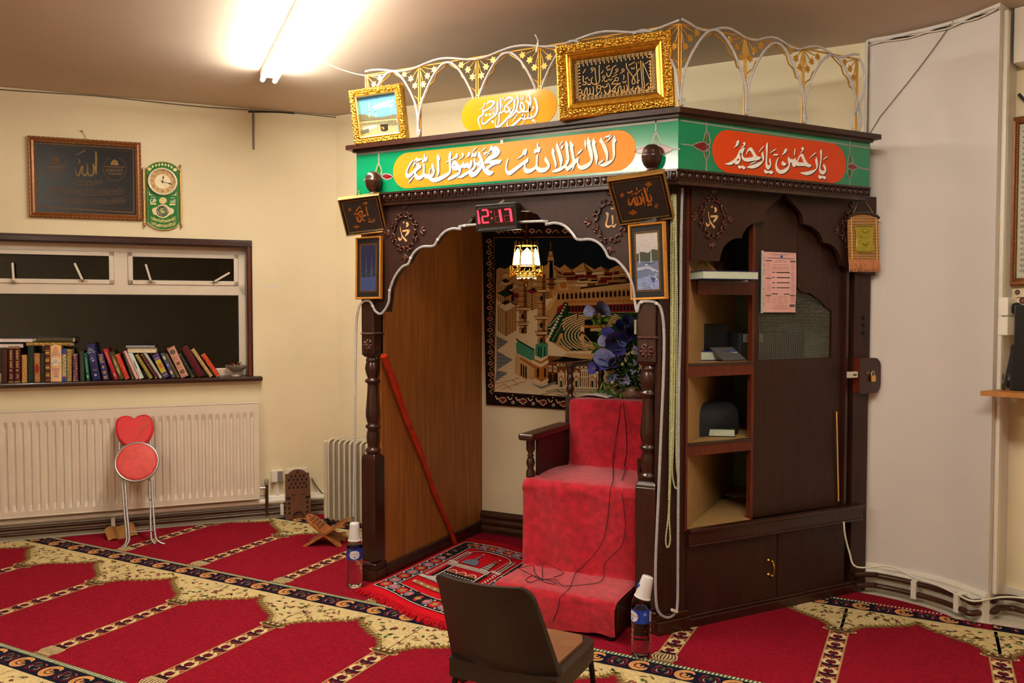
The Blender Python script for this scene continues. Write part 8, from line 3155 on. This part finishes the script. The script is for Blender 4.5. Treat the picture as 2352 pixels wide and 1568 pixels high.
amp = thing('amplifier', 'dark metal amplifier box behind the net window of the cupboard door', 'amplifier', tuple(Sp(.62,1.264,-.2)))
q0, q1 = sproj(1757,822,-.16), sproj(1886,768,-.16)
DKM = mat('dark_grey_metal',(44,46,48),.5,.3)
X = SM(0,0,-.28)
B().box((.44,1.2635,-.02),(.90,1.40,.14), DKM, X).build('case', amp, bevel=.004)
b = B()
b.box((.47,1.352,.14),(.60,1.392,.1412), mat('maker_plate',(150,150,144),.5), X)
for i in range(4):
    for j in range(3):
        b.box((.475 + j * .042,1.358 + i * .008,.1412),(.505 + j * .042 + .006 * (i % 2),1.361 + i * .008,.1416), ink(70,70,70), X)
b.build('label_plate', amp)
b = B()
for i in range(12):
    b.box((.46 + i * .036,1.28,.14),(.478 + i * .036,1.335,.1413), BLACK_P, X)
b.build('vents', amp)
mon = thing('flat_screen', 'black flat box standing at the back of the middle shelf', 'monitor', tuple(Sp(.3,1.264,-.2)))
B().box((.12,1.2635,-.24),(.42,1.445,-.19), BLACK_P, SM(0,0,0) @ T(V((0,0,0)))).build('case', mon, bevel=.006)
tab = thing('grey_panel', 'grey tilted metal plate lying beside the blue book on the middle shelf', 'plate', tuple(Sp(.33,1.27,-.05)))
B().box((-.07,0,-.003),(.075,.115,.003), mat('grey_plate2',(96,96,96),.5,.2), SM(.335,1.268,-.055) @ MX.Rotation(-1.05,4, 'X')).build('plate', tab)
tn = thing('tin_panel', 'dark floral tin standing at the back of the middle shelf', 'tin', tuple(Sp(.2,1.264,-.28)))
B().box((.10,1.2635,-.36),(.22,1.52,-.30), mat('dark_floral_tin',(40,32,24),.5,0, var=.9, scale=26), SM(0,0,0)).build('tin', tn)
bag = thing('black_bag', 'black soft bag at the back of the third shelf in the cupboard', 'bag', tuple(Sp(.33,.885,-.2)))
b = B()
b.loft([[Sp(.33 + x * k, z,-.20 + y * k) for x, y in ((-.15,-.06),(.10,-.08),(.16,0),(.10,.07),(-.13,.06))] for z, k in ((.884,1),(.93,1.06),(1.0,1.0),(1.03,.82),(1.045,.6))], mat('black_fabric',(24,24,26),.8,0, var=.2, scale=30), True)
b.build('body', bag)
lf = thing('leaflet', 'purple and white leaflets lying on the bottom shelf of the cupboard', 'leaflet', tuple(Sp(.3,.481,-.1)))
p = onz(1645,1145,.482)
b = B()
b.box((0,0,0),(.16,.11,.003), mat('purple_paper',(84,50,96),.6), T(V((p.x, p.y,.4795))) @ MX.Rotation(sdang - .2,4, 'Z'))
b.box((.10,-.02,.003),(.22,.07,.006), mat('white_pages',(216,214,222)), T(V((p.x, p.y,.4795))) @ MX.Rotation(sdang - .1,4, 'Z'))
b.build('paper', lf)
gp = thing('loose_cable', 'bundle of dark and pale cables hanging in the gap beside the sliding door', 'cable', tuple(Sp(1.09,1.5,-.08)))
b = B()
for l_, m_ in (([(1955,705),(1950,735),(1945,760),(1946,790),(1956,812)], mat('pale_flex',(150,150,130),.5)),([(1964,700),(1952,722),(1944,742)], BLACK_P),([(1968,712),(1956,730),(1946,745)], BLACK_P),([(1943,815),(1955,818),(1960,840),(1958,900),(1956,950)], BLACK_P),
               ([(1948,760),(1954,785),(1962,810)], mat('pale_flex',(150,150,130)))):
    b.tube([V(q_) for q_ in smooth_pts([tuple(onp(q_, Sp(0,0,-.07), SN)) for q_ in l_],4)],.0045, m_,6)
b.build('cable', gp)
tb = thing('teal_bag', 'teal plastic bag stuffed in the dark gap at the foot of the cupboard', 'bag', tuple(Sp(1.1,.1,-.1)))
b = B()
b.loft([[Sp(1.075 + x * k, z,-.08 + y * k) for x, y in ((-.05,-.05),(.03,-.06),(.035,0),(.02,.04),(-.04,.05))] for z, k in ((.004,.9),(.08,1.05),(.17,.9),(.24,1.0),(.30,.6))], mat('teal_plastic',(30,76,66),.35,0, var=.4, scale=18), True)
b.build('bag', tb)
wf = thing('white_cable', 'white flex sagging from the cupboard rail down to the pipes by the white wall', 'cable', tuple(Sp(1.14,.4,.03)))
pts = [onp(q_, Sp(0,0,.034), SN) for q_ in ((1938,1198),(1941,1228),(1951,1268))] + [onp((1968,1302), Sp(0,0,.06), SN), V(loc_line(pier_line,.10,.17)[5]), V(loc_line(pier_line,.085,.135)[9]), V(loc_line(pier_line,.085,.125)[14]), V(loc_line(pier_line,.085,.115)[18]), V(loc_line(pier_line,.085,.115)[21])]
pts += [V((.37,4.60,.115)), V((.55,4.585,.12)), V((.9,4.46,.12))]
B().tube([V(q_) for q_ in smooth_pts([tuple(q_) for q_ in pts],5)],.0048, WHITE_P,7).build('cable', wf)

# ================================================================ the right-hand edge of the room
t = thing('cable_trunking', 'white vertical cable trunking running the full height of the white wall end', 'trunking',(.33,4.63,0))
RD = (V((PIER_E[0], PIER_E[1],0)) - V((.285,4.52,0))).normalized()
RN = V((RD.y,-RD.x,0))
XR = frame_mx(V((.285,4.52,0)), RD, UP, RN)
B().box((.045,.13,0),(.085,2.94,.020), P_TRIM, XR).build('cover', t, bevel=.006)
so = thing('wall_socket', 'pair of white switch boxes with a black plug on the end of the white wall', 'socket', mx=XR @ T(V((.10,1.485,.002))))
B().box((-.058,-.092,0),(.062,-.002,.045), WHITE_P).build('box', so, world=False, bevel=.004)
B().box((-.058,.002,0),(.062,.090,.045), WHITE_P).build('box', so, world=False, bevel=.004)
b = B()
b.ball((.010,.036,.062),.030, BLACK_P,12,8, None,(1,1,.9))
b.tube([(.012,.02,.075),(.016,-.03,.085),(.035,-.075,.075),(.075,-.09,.04),(.12,-.06,.02)],.0065, BLACK_P,8)
b.tube([(.03,.05,.08),(.06,.0,.06),(.11,-.05,.03)],.006, BLACK_P,8)
b.build('plug', so, world=False)
# shelf
shp = [(.228,4.405),(1.25,4.065),(1.36,4.355),(.50,4.690),(.42,4.72)]
shf = thing('wooden_shelf', 'plain light wooden shelf fixed at the end of the white wall', 'shelf',(.3,4.4,1.12))
b = B()
b.prism([(x, y) for x, y in shp],1.112,1.134, mat('pine_shelf',(176,116,54),.45,0, var=.15, scale=10, stretch=(1,8,1)))
b.build('board', shf, bevel=.003)
ZS = 1.1345

def vial(name, label, px, prof, m, capm, cz, liquid=None, k=1.0):
    p = onz(px,893, ZS)
    t = thing(name, label, 'bottle',(p.x, p.y + .03, ZS))
    b = B()
    b.lathe([(r * k, z * k) for r, z in prof], m,16, cap=False)
    b.build('body', t, world=False)
    b = B()
    b.lathe([(r * k, z * k) for r, z in cz], capm,14, cap=False)
    b.build('stopper', t, world=False)
    if liquid:
        b = B()
        b.lathe([(0,.003 * k),(prof[2][0] * .86 * k,.003 * k),(prof[2][0] * .86 * k, prof[-1][1] * .5 * k),(0, prof[-1][1] * .5 * k)], liquid,14, cap=False)
        b.build('liquid', t, world=False)

vial('scent_bottle', 'slim vial of dark red scent on the shelf end',2279,[(0,0),(.009,0),(.010,.002),(.010,.052),(.007,.056)], mat('red_scent',(112,14,50),.2), mat('cream_stopper',(216,200,140),.4),[(.0075,.054),(.0085,.056),(.0085,.078),(.006,.081),(0,.081)])
vial('scent_bottle', 'small round bottle of yellow scent with copper top on the shelf',2300,[(0,0),(.017,0),(.020,.004),(.021,.028),(.016,.042),(.008,.046)], GLASSM, mat('copper_top',(150,86,50),.3,.8),[(.008,.044),(.012,.046),(.012,.070),(.009,.074),(0,.074)], mat('yellow_scent',(196,176,60),.1,0, trans=.6))
vial('scent_bottle', 'small square clear scent bottle with gold top at the picture edge',2331,[(0,0),(.016,0),(.018,.004),(.018,.040),(.010,.046)], GLASSM, GOLD_D,[(.010,.045),(.013,.047),(.013,.062),(0,.063)], mat('dark_scent',(70,50,40),.1,0, trans=.4))
bx_ = onz(2316,893, ZS)
tag(B().box((bx_.x, bx_.y + .08, ZS),(bx_.x + .05, bx_.y + .12, ZS + .035), mat('small_dark_box',(40,24,18),.5)).build('small_box', bevel=.002), 'small dark box behind the scent bottles on the shelf', 'box')
ts = thing('black_stand', 'black splayed metal stand standing on the shelf by the wall', 'stand',(.40,4.5, ZS))
b = B()
pt = lambda x, y, Y=4.50: ony(x, y, Y)
b.prism([(pt(2302,880).x, ZS),(pt(2308,880).x, ZS),(pt(2333,800).x, pt(2333,806).z),(pt(2352,800).x, pt(2352,806).z),(pt(2352,790).x, pt(2352,791).z),(pt(2325,790).x, pt(2325,791).z)],-.012,.012, BLACK_P, FM(0,0,4.50))
b.build('leg', ts, bevel=.003)
b = B()
b.box((pt(2338,0).x,4.49, ZS),(pt(2346,0).x,4.51, pt(2340,795).z), BLACK_P)
b.build('leg', ts)
b = B()
b.box((pt(2346,0).x,4.48, ZS),(pt(2400,0).x,4.52, pt(2352,700).z), mat('black_box',(16,15,17),.35))
b.build('case', ts, bevel=.004)
# framed print at the picture edge
wp = lambda x, y: onp((x, y), SIDE0 + SIDE_N * .012, SIDE_N)
f0, f1 = wp(2324,272), wp(2320,657)
d0 = (f0 - SIDE0).dot(SIDE_D)
zt_, zb_ = f0.z, f1.z
w, h = .46, zt_ - zb_
mx = frame_mx(SIDE0 + SIDE_D * (d0 + w / 2) + UP * ((zt_ + zb_) / 2) + SIDE_N * .016, SIDE_D, UP, SIDE_N)
t, p = picture('framed_print', 'tall brown and gold framed print on the cream wall at the far right', 'picture', mx, w, h,[(0,-.014),(0,.010),(.008,.018),(.022,.014),(.030,.016),(.038,.004)], MF,.014,.002, mat('pale_blue_print',(196,210,204),.3),0)
c = plane_canvas(T(V((0,0,.0024))),.0003)
c.rect(-w / 2 + .040,-h / 2 + .040, w / 2 - .040, h / 2 - .040, ink(206,200,176,.3),1)
for i in range(26):
    y = -h / 2 + .06 + (h - .12) * (i + .5) / 26
    for sx in (-1,1):
        c.disc(sx * (w / 2 - .062), y,.013, ink(96,124,134,.3),2,.009,8, star=.3)
        c.disc(sx * (w / 2 - .062), y,.006, ink(186,176,140,.3),3, n=6)
for i in range(14):
    x = -w / 2 + .08 + (w - .16) * (i + .5) / 14
    for sy in (-1,1):
        c.disc(x, sy * (h / 2 - .062),.013, ink(96,124,134,.3),2,.009,8, star=.3)
c.rect(-w / 2 + .085,-h / 2 + .085, w / 2 - .085, h / 2 - .085, ink(176,198,196,.3),2)
c.build('border_print', p, world=False)
b = B()
for d_ in (.006,.033):
    x, y = w / 2 - d_, h / 2 - d_
    for i in range(70):
        yy = -y + 2 * y * (i + .5) / 70
        b.ball((-x, yy,.0165),.0026, DOT,6,4)
b.build('bead_row', t, world=False)
# flower decal under it
dc = thing('wall_decal', 'dark red scroll flower decal on the cream wall below the framed print', 'decal', tuple(wp(2345,700)))
c = px_canvas(SIDE0 + SIDE_N * .001, SIDE_N,.0003)
DR = ink(92,24,36)
for x, y, r in ((2337,671,6),(2349,690,8)):
    c.disc(x, y, r, DR,1, n=12)
    c.disc(x, y, r * .5, ink(150,100,96),2, n=8)
for l_ in ([(2352,683),(2335,684),(2328,695),(2327,706)],[(2352,700),(2338,706),(2332,714),(2340,720),(2352,720)],[(2330,716),(2332,740),(2336,752)],[(2336,725),(2344,736),(2352,730)]):
    c.stroke(l_, DR,1,1.6,4)
c.build('decal', dc)
t = thing('cable', 'thin white and black cables tacked along the ceiling edge of the white wall', 'cable',(0,4.72,2.9))
b = B()
for k,(dz, m_) in enumerate(((-.012, WHITE_P),(-.022, mat('black_cable',(30,26,24))),(-.028, WHITE_P))):
    ln_ = loc_line(pier_line,.008 + .004 * k, ZC + dz)
    b.tube([p_ + UP * (-.010 * abs(math.sin(i * .5 + k))) for i, p_ in enumerate(ln_)],.0035, m_,6)
b.tube([V(loc_line(pier_line,.006,0)[0]) + UP * z_ for z_ in (2.95,2.75,2.60,2.45)],.004, m_gc,6)
i0, i1 = loc_line(pier_line,.006,0)[2], loc_line(pier_line,.006,0)[13]
b.tube([V(loc_line(pier_line,.006,0)[0]) + UP * 2.44] + [V(loc_line(pier_line,.006,0)[k]) + UP * (2.44 + .52 * (k / 13) ** .85) for k in range(2,14)],.0025, m_gc,5)
b.build('cable', t)
pd = thing('wall_bracket', 'white boxed beam end with black cable at the top right corner', 'beam',(.42,4.6,2.8))
b = B()
q0 = SIDE0 + SIDE_D * .02
b.box((.02,2.70,0),(1.6, ZC - .002,.12), P_TRIM, frame_mx(SIDE0, SIDE_D, UP, SIDE_N))
b.build('casing', pd, bevel=.004)
b = B()
b.tube([SIDE0 + SIDE_D * d_ + SIDE_N * .03 + UP * z_ for d_, z_ in ((.02,2.57),(.05,2.53),(.09,2.52),(.12,2.56),(.13,2.66),(.11,2.70))],.007, BLACK_P,8)
b.build('cable', pd)

# ================================================================ light fittings
BAT = mat('batten_enamel',(236,230,218),.4)
TUBE_M = mat('lit_tube',(255,244,222),.5, emit=1.0)
TUBE_M.node_tree.nodes['Principled BSDF'].inputs['Emission Color'].default_value = TUBE_RGB + (1,)
TUBE_M.node_tree.nodes['Principled BSDF'].inputs['Emission Strength'].default_value = TUBE_STRENGTH

def light_fitting(c0, d, L, label):
    d = V(d).normalized()
    n = V((-d.y, d.x,0))
    mx = frame_mx(V(c0), d, n, d.cross(n))
    t = thing('fluorescent_light', label, 'ceiling light', mx=mx, group='twin fluorescent ceiling lights')
    b = B()
    b.box((-L / 2,-.045,-.045),(L / 2,.045,-.001), BAT)
    b.build('batten', t, world=False, bevel=.006)
    for sy in (-1,1):
        b = B()
        X = MX(((0,0,1,-L / 2 + .02),(1,0,0, sy * .036),(0,1,0,-.068),(0,0,0,1)))
        b.lathe([(.0125,.012),(.0125, L - .052)], TUBE_M,14, X, cap=False)
        b.build('tube', t, world=False)
        b = B()
        for x0 in (0, L - .052):
            b.lathe([(0, x0),(.0135, x0),(.0135, x0 + .014),(0, x0 + .014)], mat('tube_cap',(206,200,190),.3,.5),14, X, cap=False)
            b.box((-L / 2 + .018 + x0, sy * .036 - .008,-.06),(-L / 2 + .034 + x0, sy * .036 + .008,-.04), BAT)
        b.build('end_cap', t, world=False)
    return t

e0_ = (onz(590,186,2.897) + onz(640,190,2.897)) / 2
dl = V((.785,-.62,0)).normalized()
LEN = 1.83
c0 = e0_ + dl * (LEN / 2)
light_fitting((c0.x, c0.y, ZC), dl, LEN, 'lit twin tube fluorescent light on the ceiling in front of the window')
for (x, y, tx) in FILL_LIGHTS:
    light_fitting((x, y, ZC), dl, LEN, tx)
